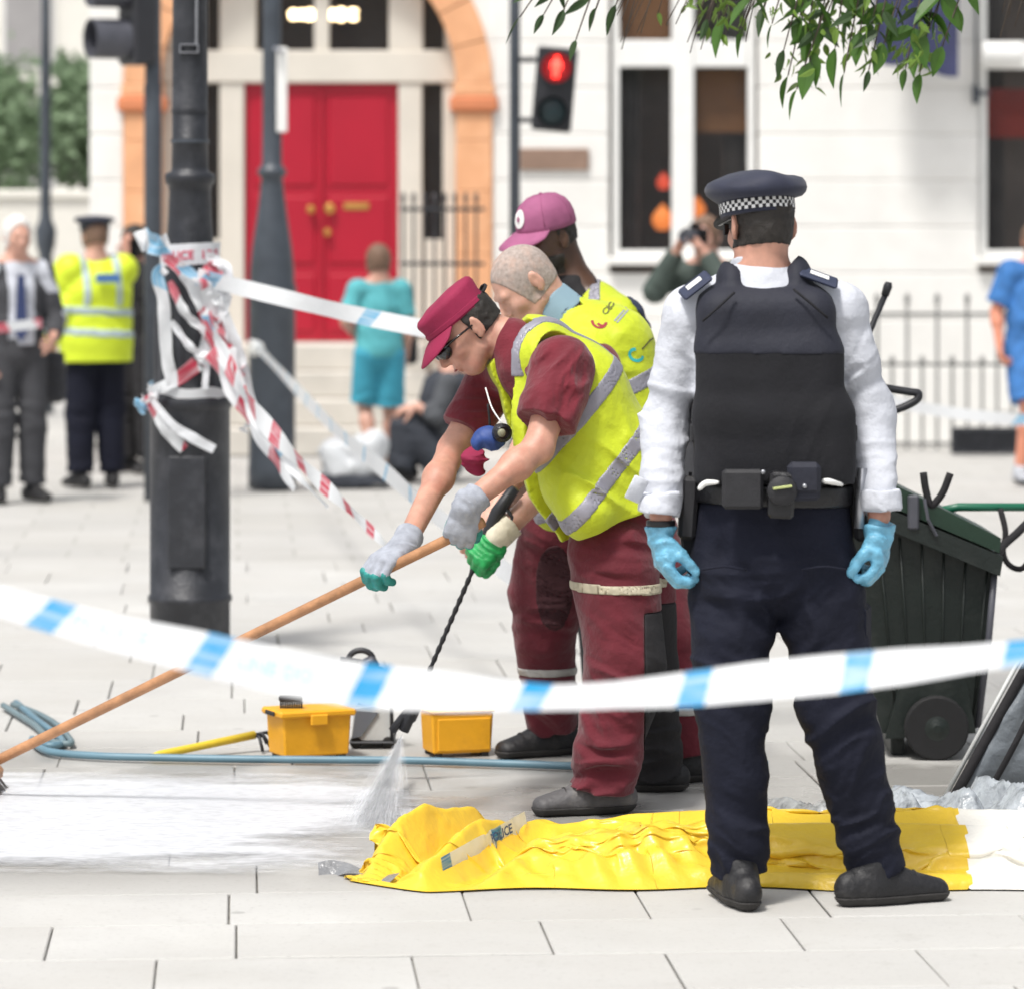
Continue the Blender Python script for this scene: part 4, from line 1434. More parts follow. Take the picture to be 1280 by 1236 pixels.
def checker_mat():
    m = bpy.data.materials.new('chequer_band')
    m.use_nodes = True
    N, L = m.node_tree.nodes, m.node_tree.links
    b = N['Principled BSDF']
    uv = N.new('ShaderNodeUVMap'); uv.uv_map = 'UVMap'
    ck = N.new('ShaderNodeTexChecker'); ck.inputs['Scale'].default_value = 1.0
    ck.inputs['Color1'].default_value = (.80, .80, .80, 1); ck.inputs['Color2'].default_value = (.012, .012, .016, 1)
    L.new(uv.outputs[0], ck.inputs['Vector']); L.new(ck.outputs[0], b.inputs['Base Color']); b.inputs['Roughness'].default_value = .7
    return m
vv, ff, uvs = [], [], []
nseg = 96
for k in range(nseg + 1):
    an_ = 2 * PI * k / nseg
    for j, (r, z) in enumerate(((.1015, .003), (.1015, .029))):
        vv.append(np.array([r * .93 * math.cos(an_), r * 1.08 * math.sin(an_), z])); uvs.append((k / nseg * 66 + .0001, j * 3 + .0001))
for k in range(nseg): ff.append((2 * k, 2 * k + 2, 2 * k + 3, 2 * k + 1))
mk('chequered_band', np.array(vv) @ Mx.T + cc, ff, checker_mat(), cap, uvs=uvs)
vv, ff = [], []
for i in range(13):
    t = R(25 + 130 * i / 12)
    for j, e in enumerate((0, .5, 1)):
        r = .100 + .055 * e * math.sin((t - R(25)) / R(130) * PI)
        vv.append((r * .93 * math.cos(t), r * 1.08 * math.sin(t), .004 - .028 * e * math.sin((t - R(25)) / R(130) * PI)))
for i in range(12):
    for j in range(2):
        q = i * 3 + j; ff.append((q, q + 3, q + 4, q + 1))
mk('peak', np.array(vv) @ Mx.T + cc, ff, M_leather, cap, smooth=True)
hc = np.array(J['hc'])
f, u, s = head_axes(J['hf'], J['hu'])
mk('glasses', *join(tube([hc + s * .083 - f * .02 + u * .012, hc + s * .079 + f * .08 + u * .008], .003, 6), xform(box(-.022, .022, -.002, .002, -.016, .014, .002), np.stack([s, f, u], 1), hc + f * .1 + s * .036)), M_lens, po)

# ---------------------------------------------------------------- helpers for the workers
def vest_opening(F, ch, w, fwd, half, up=None):
    pl = np.maximum(np.abs(F.plane(w, ch)) - half, -F.plane(fwd, ch))
    F.F = np.maximum(F.F, -pl).astype(np.float32)

def band(F, n, p, half, mt, parent, name='reflective_band', g=.003):
    B = F.copy().grow(g).slab(n, p, half)
    B.shell(F.F, .004)
    return put(name, B, mt, parent)

# broom line, shared by the broom and the hands on it
BR0, BR1 = W(-28, 962, 11.78), W(604, 652, 11.20)
def on_broom(px):
    lo, hi = 0.0, 1.0
    for _ in range(40):
        t = (lo + hi) / 2
        p = BR0 + (BR1 - BR0) * t
        x = 640 + FPX * p[0] / p[1]
        if x < px: lo = t
        else: hi = t
    return p

# ---------------------------------------------------------------- worker with the broom (front)
YA = 11.6
a = lambda px, py, Y=YA: W(px, py, Y)
hN = on_broom(574); hF = on_broom(478)
hd = nz(BR0 - BR1)
# near (left) hand: back of the hand towards us; far (right) hand lies over the handle
dN = nz([-.22, .10, -.97]); nN = nz([-.1, 1, -.25])
wN = hN - dN * .078 - nN * .030
dF = nz([-.66, -.55, -.40]); nF = nz([-.15, .1, -1])
wF = hF - dF * .082 - nF * .034
J = dict(w=nz(a(702, 455, 11.45) - a(618, 462, 11.80)), wp=nz([.25, -.97, 0]), nb=a(646, 432, 11.62), ch=a(706, 497, 11.63), wa=a(752, 580, 11.65), pe=a(773, 648, 11.68),
         shL=a(703, 458, 11.45), elL=a(673, 560, 11.33), wrL=wN, shR=a(622, 465, 11.80), elR=a(566, 562, 11.72), wrR=wF,
         hiL=a(765, 668, 11.56), knL=a(784, 832, 11.50), anL=a(746, 985, 11.50), hiR=a(790, 665, 11.79), knR=a(806, 832, 11.85), anR=a(818, 960, 11.95),
         toL=nz([-1, -.28, 0]), toR=nz([-1, .1, 0]), hc=a(582, 413, 11.62), hf=[-.74, -.20, -.62], hu=[-.62, -.05, .76])
J['anL'][2] = .09; J['anR'][2] = .09
wa_ = thing('person', 'stooping worker in magenta cap, dark glasses and yellow vest pushing a broom', 'person', (J['pe'][0], YA, 0))
S = Shape(); add_body(S, J, 1.02, hands=False)
put('body', S.field(HN), SK_TAN, wa_)
S = Shape(); add_head(S, J['hc'], J['hf'], J['hu'], J['nb'], 1.02, ear=False)
hair_from(S, J, M_hairb, wa_, .004, [(1, -.15, .002), (-.2, -1, .045), (0, 1, .06)], .007, .003)
# polo shirt with short sleeves
S = Shape(); w = J['w']
S.cone(J['pe'], J['wa'], (.165, .145), (.165, .155), .03, w)
S.cone(J['wa'], J['ch'], (.165, .155), (.17, .145), .03, w)
S.cone(J['ch'], a(662, 450, 11.62), (.17, .145), (.13, .10), .03, w)
S.cone(a(662, 450, 11.62), a(640, 428, 11.62), .10, .072, .03)
S.cone(a(672, 460, 11.62), J['shL'], .09, .085, .03); S.cone(a(660, 460, 11.62), J['shR'], .09, .080, .03)
flatcone(S, J['shL'], J['shL'] + (J['elL'] - J['shL']) * .70, .088, .084, .02)
flatcone(S, J['shR'], J['shR'] + (J['elR'] - J['shR']) * .74, .080, .074, .02)
F = S.field(HN)
F.near(folds([(a(700, 500, 11.37), .12, (.75, .0, -.6), .05, .018), (a(715, 470, 11.36), .09, (.8, .0, -.5), .04, .012), (a(600, 510, 11.7), .09, (.3, 0, 1), .035, .010), (a(640, 490, 11.5), .1, (.5, 0, .6), .05, .008)], 1.3, .003))
sh = put('polo_shirt', F, M_maroon, wa_)
# hi-vis vest, loose and open at the front
fwd = nz(np.cross(J['w'], J['ch'] - J['wa'])); fwd = fwd if fwd[0] < 0 else -fwd
S = Shape()
S.cone(a(668, 450, 11.62), J['ch'], (.155, .135), (.200, .180), .03, w)
S.cone(J['ch'], J['wa'] - np.array([.02, 0, .01]), (.200, .180), (.215, .205), .03, w)
S.cone(J['wa'] - np.array([.02, 0, .01]), a(768, 640, 11.66), (.215, .205), (.215, .175), .03, w)
S.cone(a(655, 440, 11.62), a(688, 447, 11.50), .095, .075, .03); S.cone(a(650, 440, 11.62), a(636, 455, 11.74), .09, .07, .03)
S.cone(a(722, 600, 11.50), a(735, 640, 11.46), .10, .09, .05)
S.cone(a(643, 470, 11.55), a(668, 560, 11.48), .05, .06, .03)
F = S.field(HN)
F.cut((.40, 0, -.92), a(742, 663)); F.cut((-.78, -.1, .62), a(634, 426))
F.near(folds([(a(735, 600, 11.42), .14, (.75, 0, .65), .07, .010), (a(775, 560, 11.42), .12, (.4, 0, .9), .06, .008), (a(690, 430, 11.48), .07, (.8, 0, .4), .05, .006)], 6.1, .004))
vest_opening(F, J['ch'], w, fwd, .05)
# arm holes
for e, r in (('L', .088), ('R', .085)):
    nc = Shape(); dd = nz(J['el' + e] - J['sh' + e]); nc.cone(J['sh' + e] - dd * .03, J['sh' + e] + dd * .35, r, r + .02, 0)
    g2 = F.copy(); g2.F = np.full(F.F.shape, .5, np.float32); g2.apply(nc.p[0]); F.F = np.maximum(F.F, -g2.F)
vest = put('hi_vis_vest', F, M_hiviz, wa_)
bn1 = nz([.746, .12, -.666])
band(F, bn1, a(712, 520), .024, M_refl, vest)
band(F, bn1, a(758, 582), .024, M_refl, vest)
# shoulder braces of the vest
B = F.copy().grow(.0035).slab(J['w'], a(672, 440, 11.53), .02).cut((-bn1[0] * 0 + .0, 0, -1), a(690, 470)); B.shell(F.F, .004)
put('reflective_brace', B, M_refl, vest)
# trousers: maroon, but black right of one plane and below another
S = Shape()
S.cone(a(772, 632, 11.68), a(776, 672, 11.68), (.175, .150), (.178, .155), .03, J['wp'])
for e, hp, kn, an_, r in (('L', a(766, 690, 11.57), a(782, 832, 11.50), a(752, 984, 11.50), (.134, .115, .094)), ('R', a(795, 690, 11.78), a(808, 832, 11.85), a(818, 962, 11.95), (.115, .095, .085))):
    S.cone(hp, kn, r[0], r[1], .02); flatcone(S, kn, an_, r[1], r[2], .02)
F = S.field(HN + .0004); F.cut((0, 0, 1), a(772, 628))
F.near(folds([(a(760, 700, 11.42), .15, (.4, 0, 1), .05, .012), (a(770, 832, 11.4), .15, (.35, 0, 1), .06, .013), (a(750, 960, 11.4), .13, (.35, 0, 1), .045, .020), (a(775, 900, 11.4), .14, (.8, 0, .5), .07, .012), (a(815, 930, 11.85), .13, (.1, 0, 1), .045, .012)], 9.2, .004))
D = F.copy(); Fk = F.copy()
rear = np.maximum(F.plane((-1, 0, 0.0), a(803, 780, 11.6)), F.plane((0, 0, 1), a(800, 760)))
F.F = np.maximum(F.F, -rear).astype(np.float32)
tr = put('trousers', F, M_maroon_t, wa_)
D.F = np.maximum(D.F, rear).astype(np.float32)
put('black_part', D, M_blackcloth, tr)
B = Fk.copy().grow(.0035).slab((.03, 0, 1), a(790, 735, 11.5), .015).cut((0, 1, 0), (0, 11.72, 0)); B.shell(Fk.F, .004)
put('knee_band', B, mat('dull_cream_tape', (.42, .38, .28), .6, .2, 30), tr)
make_shoe(wa_, np.array([a(752, 1, 11.5)[0], 11.5, .09]), J['toL'], M_shoegrey, M_sole, L=.30, toe=.05)
make_shoe(wa_, np.array([J['anR'][0], J['anR'][1], .09]), J['toR'], M_shoeblk, M_sole, L=.30, toe=.05)
# gloves
for wr, el, d, n, sd, cu, th in ((wN, J['elL'], dN, nN, 1, (58, 78, 50), (.75, .35, .8)), (wF, J['elR'], dF, nF, -1, (26, 62, 42), (.7, .3, .9))):
    S = Shape(); add_hand(S, wr, d, n, sd, cu, 1.04, .03, th, .003)
    fd_ = nz(wr - el)
    flatcone(S, wr + d * .01, wr - fd_ * .055, .038, .043, .012)
    F = S.field(.0036); F.near(folds([(wr, .08, fd_, .02, .004)], 2, .001))
    gl = put('glove', F, M_gloveg, wa_)
    S = Shape(); add_hand(S, wr, d, n, sd, cu, 1.04, .03, th, .0042, only=1)
    put('finger_coating', S.field(.0036), M_gloveteal, gl)
# kepi-like cap
f, u, s = head_axes(J['hf'], J['hu'])
cc = np.array(J['hc']) + u * .045 - f * .002
Mx = np.stack([s, f, u], 1)
def capv(v): return np.asarray(v) @ Mx.T + cc
v, fc = lathe([(.096, -.006), (.101, -.004), (.101, .012), (.100, .028), (.104, .052), (.102, .062), (.094, .070), (.06, .076), (.01, .078)], 40, sx=.86, sy=1.06)
v = np.asarray(v); v[:, 2] += np.where(v[:, 2] > .02, -.10 * (v[:, 1] - .0), 0) * np.clip((v[:, 2]) / .08, 0, 1) + .0035 * (fbm(v * 30, 2) - .5) * 2
cap = mk('cap', capv(v), fc, M_cap, wa_, smooth=True)
v, fc = lathe([(.1005, .0), (.1035, .001), (.1035, .014), (.1005, .015)], 40, sx=.86, sy=1.06)
mk('cap_band', capv(v), fc, M_cap, cap)
def peak(r, L, drop, mt, cap, sx=.86, z=.0, th=.004):
    vv, ff = [], []
    n = 15
    for lay in (0, 1):
        for i in range(n):
            t = R(22 + 136 * i / (n - 1))
            k = math.sin((t - R(22)) / R(136) * PI) ** .6
            for j, e in enumerate((0, .35, .7, 1)):
                rr = r + L * e * k
                vv.append((rr * sx * math.cos(t), rr * 1.06 * math.sin(t), z - drop * e ** 1.3 * k - th * lay - .25 * (rr * sx * math.cos(t)) ** 2 * 5 * e * .3))
    for i in range(n - 1):
        for j in range(3):
            q = i * 4 + j
            ff.append((q, q + 1, q + 5, q + 4)); q += n * 4; ff.append((q, q + 4, q + 5, q + 1))
        q = i * 4 + 3; ff.append((q, q + n * 4, q + n * 4 + 4, q + 4))
    return vv, ff
vv, ff = peak(.099, .068, .048, M_cap, cap)
mk('peak', capv(vv), ff, M_cap, cap, smooth=True)
mk('back_strap', *tube(catmull([capv([-.03, -.104, .01]), capv([-.02, -.125, .022]), capv([.01, -.128, .018]), capv([.03, -.104, .01])], 10), .005, 6), M_blackcloth, cap, smooth=True)
hc = np.array(J['hc'])
sg = []
for e in (-1, 1):
    sg.append(tube([hc + s * e * .084 - f * .01 + u * .004, hc + s * e * .078 + f * .06 + u * .006, hc + s * e * .064 + f * .094 + u * .006], [.003, .004, .007], 6))
    vv = []
    S = Shape(); S.ell(hc + f * .098 - u * .006 + s * e * .037, (.018, .034, .025), [nz(f + s * e * .45), nz(s * e - f * .45), u], 0)
    V, Q = S.field(.003, .01).mesh(1)
    sg.append((V, [tuple(q) for q in Q]))
sg.append(tube([hc + f * .107 + s * .012 + u * .002, hc + f * .107 - s * .012 + u * .002], .003, 6))
mk('sunglasses', *join(*sg), M_lens, wa_, smooth=True)
mk('mouth', *tube([hc + 1.02 * (f * .097 - u * .071 + s * .016), hc + 1.02 * (f * .1005 - u * .0712), hc + 1.02 * (f * .097 - u * .071 - s * .016)], .003, 5), mat('lip', (.30, .08, .07), .5, .1), wa_, smooth=True)
# ear defenders / pouch hanging from a lanyard
lan = thing('hanging_respirator', 'blue and black respirator hanging on a cord from the broom worker', 'respirator', a(618, 545, 11.46))
S = Shape(); S.ell(a(612, 548, 11.46), (.048, .035, .036), [nz([1, 0, -.2]), (0, 1, 0), nz([.2, 0, 1])], .01)
S.ell(a(598, 552, 11.45), (.022, .028, .026), None, .01)
F = S.field(.004); F.near(folds([(a(612, 548, 11.44), .06, (1, 0, .3), .03, .005)], 1))
put('mask', F, mat('royal_blue', (.022, .06, .24), .6, .3, 25), lan)
v, fc = lathe([(.028, 0), (.028, .02), (.018, .026), (.017, .02), (.004, .02)], 18)
v = v @ rotx(R(90)).T @ rotz(R(20)).T
mk('filter', v + a(626, 541, 11.43), fc, M_leather, lan)
mk('valve', *xform(lathe([(.012, 0), (.012, .012), (.006, .016)], 12), rotx(R(90)), a(627, 541, 11.405)), mat('pale_plastic', (.20, .20, .13), .5, .2), lan, smooth=True)
mk('cord', *tube(catmull([a(607, 485, 11.52), a(615, 510, 11.47), a(628, 530, 11.44)], 10), .0025, 5), M_white, lan, smooth=True)
gp = thing('cloth_bundle', 'maroon cloth bundle hanging below the blue respirator', 'cloth', a(595, 595, 11.6))
S = Shape(); S.ell(a(595, 578, 11.6), (.032, .03, .045), [nz([1, 0, .3]), (0, 1, 0), nz([-.3, 0, 1])], .01)
F = S.field(.004); F.near(folds([(a(595, 578, 11.58), .09, (.3, 0, 1), .03, .016)], 7, .010)); put('cloth', F, M_cap, gp)
mk('strap', *tube(catmull([a(604, 560, 11.58), a(612, 535, 11.55), a(610, 505, 11.55)], 8), .004, 5), M_blackcloth, gp, smooth=True)

# ---------------------------------------------------------------- grey-haired worker with the pressure lance
YG = 12.4
a = lambda px, py, Y=YG: W(px, py, Y)
LN0, LN1 = W(622, 640, 12.05), W(508, 905, 12.15)      # lance: grip end, nozzle end
def on_lance(py):
    t = 0.5; lo, hi = 0.0, 1.0
    for _ in range(40):
        t = (lo + hi) / 2; p = LN0 + (LN1 - LN0) * t
        y = HOR + (EYE - p[2]) * FPX / p[1]
        if y < py: lo = t
        else: hi = t
    return p
hG = on_lance(697)
dG = nz([-.72, -.05, -.62]); nG = nz([-.2, .75, -.5])
wG = hG - dG * .080 - nG * .028
J = dict(w=nz([.42, -.9, 0]), wp=nz([.5, -.86, 0]), nb=a(700, 395), ch=a(742, 448), wa=a(778, 545), pe=a(782, 625),
         shL=a(742, 460, 12.20), elL=a(712, 580, 12.12), wrL=wG, shR=a(690, 455, 12.55), elR=a(655, 565, 12.5), wrR=a(610, 655, 12.35),
         hiL=a(800, 650, 12.30), knL=a(838, 800, 12.18), anL=a(858, 950, 12.15), hiR=a(735, 645, 12.52), knR=a(678, 780, 12.62), anR=a(690, 900, 12.76),
         toL=nz([-.95, -.3, 0]), toR=nz([-.9, -.45, 0]), hc=a(655, 356, 12.36), hf=[-.72, -.28, -.64], hu=[-.60, -.10, .78], hdR=((-.5, 0, -.85), (-.2, .6, -.6), -1, (55, 70, 45)))
J['anL'][2] = .09; J['anR'][2] = .09
wg = thing('person', 'stooping grey haired worker in a printed yellow vest holding the pressure lance', 'person', (J['pe'][0], YG, 0))
S = Shape(); add_body(S, J, 1.02, hands=True)
put('body', S.field(HN), SK_LIGHT, wg)
S = Shape(); add_head(S, J['hc'], J['hf'], J['hu'], J['nb'], 1.02, ear=False)
hair_from(S, J, M_hairg, wg, .004, [(1, -.35, .050), (-.15, -1, .058)], .0022, .0006, edge=.001)
S = Shape(); w = J['w']
S.cone(J['pe'], J['wa'], (.165, .135), (.165, .14), .03, w); S.cone(J['wa'], J['ch'], (.165, .14), (.17, .13), .03, w)
S.cone(J['ch'], a(712, 412), (.17, .13), (.12, .09), .03, w)
S.cone(a(722, 430), J['shL'], .09, .08, .03); S.cone(a(715, 430), J['shR'], .09, .08, .03)
flatcone(S, J['shL'], J['shL'] + (J['elL'] - J['shL']) * .75, .082, .078, .02); flatcone(S, J['shR'], J['shR'] + (J['elR'] - J['shR']) * .75, .08, .075, .02)
F = S.field(HN + .001); F.near(folds([(J['elL'], .12, (.3, 0, 1), .04, .008)], 3))
sh = put('polo_shirt', F, M_maroon, wg)
S = Shape(); flatcone(S, a(706, 404), a(680, 378), .096, .084, .01)
F = S.field(.0045); B = F.F.copy(); F.grow(.003).shell(B, .006).cut((.7, 0, -.7), a(702, 400)); put('collar', F, mat('blue_grey_collar', (.22, .33, .40), .8, .1, 12), sh)
fwd = nz(np.cross(J['w'], J['ch'] - J['wa'])); fwd = fwd if fwd[0] < 0 else -fwd
S = Shape()
S.cone(a(706, 400), a(750, 442), (.095, .085), (.195, .165), .04, w)
S.cone(a(750, 442), a(775, 545), (.195, .165), (.205, .180), .03, w)
S.cone(a(775, 545), a(778, 622), (.205, .180), (.205, .165), .03, w)
S.cone(a(712, 412), J['shL'], .09, .085, .03); S.cone(a(705, 412), J['shR'], .085, .08, .03)
S.cone(a(700, 560, 12.30), a(690, 640, 12.22), .05, .06, .04)
F = S.field(HN)
F.cut((.25, 0, -.96), a(720, 662)); F.cut((-.72, 0, .69), a(692, 391))
F.near(folds([(a(770, 430, 12.2), .14, (.6, 0, .8), .08, .007), (a(700, 620, 12.2), .12, (.9, 0, .2), .05, .008)], 4.4, .004))
vest_opening(F, J['ch'], w, fwd, .045)
vest2 = put('hi_vis_vest', F, M_hiviz, wg)
bnG = nz([.42, .05, -.90])
band(F, bnG, a(812, 470, 12.3), .026, M_refl, vest2); band(F, bnG, a(790, 585, 12.3), .026, M_refl, vest2)
# vest edge trim
B = F.copy().grow(.003).slab((-.72, 0, .69), a(696, 395), .007); put('trim', B, M_navytrim, vest2)
# printed marks on the back of the vest: projected onto the cloth along the line of the back
from mathutils.bvhtree import BVHTree
def drape_print(target, parent, strokes, mt, name, off=.0015, wd=.006):
    """flat printed strokes: polylines given as photo bearings, laid on the cloth they hit"""
    me = target.data
    org_ = ORG[target.name]
    bv = BVHTree.FromPolygons([tuple(np.array(v.co) + org_) for v in me.vertices], [tuple(p.vertices) for p in me.polygons])
    out = []
    for st in strokes:
        pts = []
        for px, py in st:
            d = nz(W(px, py, 1.0) - np.array([0, 0, EYE]))
            hit = bv.ray_cast(Vector((0, 0, EYE)), Vector(d))
            if hit[0] is not None:
                pts.append((np.array(hit[0]) + np.array(hit[1]) * off, np.array(hit[1])))
        if len(pts) < 2: continue
        P_ = np.array([q[0] for q in pts]); T_ = np.gradient(P_, axis=0)
        V, Fc = [], []
        for i in range(len(pts)):
            sd = nz(np.cross(pts[i][1], nz(T_[i])))
            V += [P_[i] - sd * wd / 2, P_[i] + sd * wd / 2]
        for i in range(len(pts) - 1): Fc.append((2 * i, 2 * i + 1, 2 * i + 3, 2 * i + 2))
        out.append((np.array(V), Fc))
    if out: return mk(name, *join(*out), mt, parent)
arc = lambda cx, cy, rx, ry, t0, t1, n=10, rot=0: [(cx + rx * math.cos(t) * math.cos(rot) - ry * math.sin(t) * math.sin(rot), cy + rx * math.cos(t) * math.sin(rot) + ry * math.sin(t) * math.cos(rot)) for t in np.linspace(t0, t1, n)]
def line2(*p):
    out = []
    for (x0, y0), (x1, y1) in zip(p[:-1], p[1:]):
        for t in np.linspace(0, 1, 5): out.append((x0 + (x1 - x0) * t, y0 + (y1 - y0) * t))
    return out
WGPRINT = (vest2, wg)
# trousers with shin bands and dark panels
S = Shape()
S.cone(a(780, 605), a(778, 650), (.172, .14), (.178, .145), .03, J['wp'])
for hp, kn, an_, r in ((a(805, 670, 12.30), J['knL'], a(858, 945, 12.15), (.112, .09, .08)), (a(728, 665, 12.52), a(680, 785, 12.62), a(690, 905, 12.76), (.118, .098, .082))):
    S.cone(hp, kn, r[0], r[1], .03); flatcone(S, kn, an_, r[1], r[2], .02)
S.cone(a(690, 660, 12.50), a(672, 740, 12.6), .10, .095, .03)
F0 = S.field(HN + .0004); F = F0.copy(); F.cut((0, 0, 1), a(780, 600))
F.near(folds([(a(675, 780, 12.5), .15, (.3, 0, 1), .06, .013), (a(690, 880, 12.65), .12, (.2, 0, 1), .045, .014), (a(665, 690, 12.4), .12, (.5, 0, .8), .06, .010)], 7.7, .004))
tr = put('trousers', F, M_maroon_t, wg)
P2 = F.copy().grow(.003); P2.F = np.maximum(P2.F, F.plane((0, 1, 0), (0, 12.56, 0)))
ring = Shape().ell(a(693, 735, 12.46), (.062, .12, .16), None, 0)
g2 = F.copy(); g2.F = np.full(F.F.shape, .5, np.float32); g2.apply(ring.p[0]); P2.F = np.maximum(P2.F, g2.F); P2.shell(F.F, .004)
put('knee_panel', P2, M_mar_dark, tr)
for zz in (.285, .225):
    for sgn in (-1, 1):
        B = F.copy().grow(.004).slab((0, 0, 1), (0, 0, zz), .014).cut((sgn, 0, 0), a(775, 850, 12.4)); B.shell(F.F, .004)
        put('shin_band', B, mat('silver_shin_tape', (.42, .41, .39), .5, .12, 30), tr)
make_shoe(wg, J['anR'], J['toR'], M_shoeblk, M_sole, L=.29, toe=.05)
make_shoe(wg, J['anL'], J['toL'], M_shoeblk, M_sole, L=.29, toe=.05)
S = Shape(); add_hand(S, wG, dG, nG, 1, (60, 80, 50), 1.06, .02, (.8, .2, .8), .004)
F = S.field(.0036); F.near(folds([(wG + dG * .06, .08, dG, .022, .005)], 2, .001)); put('glove', F, M_glovegreen, wg)
fd_ = nz(wG - J['elL'])
S = Shape(); flatcone(S, wG + dG * .005, wG - fd_ * .055, .040, .042, .01); F = S.field(.004); F.near(folds([(wG, .1, fd_, .012, .003)], 5, .001)); put('glove_cuff', F, M_cuffw, wg)

# ---------------------------------------------------------------- dark-skinned worker at the back in a plum cap
YC = 13.35
a = lambda px, py, Y=YC: W(px, py, Y)
J = dict(w=nz([.55, -.83, 0]), nb=a(722, 362), ch=a(752, 430), wa=a(775, 545), pe=a(785, 620),
         shL=a(775, 402, 13.22), elL=a(775, 520, 13.2), wrL=a(745, 600, 13.1), shR=a(708, 400, 13.48), elR=a(690, 510, 13.5), wrR=a(660, 600, 13.4),
         hiL=a(800, 640, 13.25), knL=a(795, 775, 13.2), anL=a(800, 880, 13.2), hiR=a(765, 640, 13.45), knR=a(755, 775, 13.45), anR=a(760, 880, 13.5),
         toL=nz([-.9, -.4, 0]), toR=nz([-.9, -.3, 0]), hc=a(684, 298, 13.32), hf=[-.82, -.50, -.24], hu=[-.20, -.10, 1],
         hdL=((-.3, 0, -1), (-.5, .6, 0), 1), hdR=((-.3, 0, -1), (-.5, -.6, 0), -1))
J['anL'][2] = .09; J['anR'][2] = .09
wc = thing('person', 'dark skinned worker in a faded plum cap standing behind the other two', 'person', (J['pe'][0], YC, 0))
S = Shape(); add_body(S, J, .98, hands=True)
put('body', S.field(HN), SK_DARK, wc)
S = Shape(); add_head(S, J['hc'], J['hf'], J['hu'], J['nb'], .98, ear=False)
hair_from(S, J, M_hairb, wc, .004, [(1, -.2, .0), (-.2, -1, .04)], .005, .003)
S2 = Shape(); add_head(S2, J['hc'], J['hf'], J['hu'], J['nb'], .98, ear=False)
Fb = S2.field(.004); bs = Fb.F.copy(); f, u, s = head_axes(J['hf'], J['hu']); c = np.array(J['hc'])
Fb.near(lambda p: .004 + .002 * (fbm(p * 80, 2) - .5)); Fb.cut(u, c - u * .055); Fb.cut(-f, c - f * .01); Fb.cut(-u, c - u * .125); Fb.shell(bs, .01)
put('beard', Fb, M_hairb, wc)
S = Shape(); w = J['w']
S.cone(J['pe'], J['ch'], (.165, .125), (.175, .125), .03, w); S.cone(J['ch'], a(728, 385), (.175, .125), (.12, .09), .03, w)
for e in 'LR':
    S.cone(a(735, 395), J['sh' + e], .085, .078, .03); flatcone(S, J['sh' + e], J['sh' + e] + (J['el' + e] - J['sh' + e]) * .9, .08, .075, .02)
S.cone(a(728, 385), a(718, 360), .095, .078, .03)
F = S.field(HN + .002); F.near(folds([(a(750, 400), .2, (1, 0, .5), .06, .006)], 3)); put('shirt', F, M_blackcloth, wc)
S = Shape()
S.cone(a(735, 388), a(752, 425), (.145, .105), (.198, .145), .03, w); S.cone(a(752, 425), a(780, 600), (.198, .145), (.20, .16), .03, w)
S.cone(a(735, 385), J['shL'], .085, .085, .03); S.cone(a(728, 388), J['shR'], .08, .08, .03)
F = S.field(HN + .001); F.cut((0, 0, -1), a(780, 640)); F.cut((-.6, 0, .8), a(726, 366))
F.near(folds([(a(770, 400, 13.2), .15, (.6, 0, .8), .06, .006)], 3.2, .004))
fwd = nz(np.cross(J['w'], J['ch'] - J['wa'])); fwd = fwd if fwd[0] < 0 else -fwd
vest_opening(F, J['ch'], w, fwd, .05)
v3 = put('hi_vis_vest', F, M_hiviz, wc)
B = F.copy().grow(.004).slab(nz([1, 0, -.1]), a(744, 360, 13.2), .02).cut((0, 0, -1), a(744, 420)); B.shell(F.F, .004); put('reflective_brace', B, M_refl, v3)
B = F.copy().grow(.004).slab(nz([.75, 0, .55]), a(800, 375, 13.2), .03).cut((0, 0, -1), a(744, 420)); B.shell(F.F, .004); put('trim', B, M_navytrim, v3)
S = Shape(); S.cone(a(785, 605), a(785, 640), (.17, .13), (.175, .135), .03, w)
for e in 'LR':
    S.cone(J['hi' + e], J['kn' + e], .105, .09, .02); flatcone(S, J['kn' + e], J['an' + e] + np.array([0, 0, -.02]), .09, .082, .02)
F = S.field(HN + .002); F.near(folds([(a(790, 780, 13.1), .2, (.1, 0, 1), .06, .01)], 3)); put('trousers', F, M_blackcloth, wc)
make_shoe(wc, J['anL'], J['toL'], M_shoeblk, M_sole); make_shoe(wc, J['anR'], J['toR'], M_shoeblk, M_sole)
# baseball cap with a white roundel
f, u, s = head_axes(J['hf'], np.array(J['hu']) + np.array([.12, 0, 0]))
cc = np.array(J['hc']) + u * .042 - f * .006
Mx = np.stack([s, f, u], 1)
prof = [(.100, -.006), (.103, -.004), (.103, .012), (.101, .035), (.094, .06), (.080, .083), (.055, .101), (.025, .109), (.004, .110)]
v, fc = lathe(prof, 40, sx=.87, sy=1.06)
cap = mk('cap', capv(v), fc, M_cap2, wc, smooth=True)
mk('cap_button', *lathe([(.006, -.002), (.007, .003), (.002, .007)], 10, cc + u * .110), M_cap2, cap, smooth=True)
for k in range(6):
    t = 2 * PI * k / 6 + PI / 2
    pts = [(r * .87 * math.cos(t) * 1.006, r * 1.06 * math.sin(t) * 1.006, z) for r, z in prof[2:]]
    mk('seam', *tube(capv(pts), .0016, 4), M_cap2, cap, smooth=True)
vv, ff = peak(.102, .075, .040, M_cap2, cap, .87)
mk('peak', capv(vv), ff, M_cap2, cap, smooth=True)
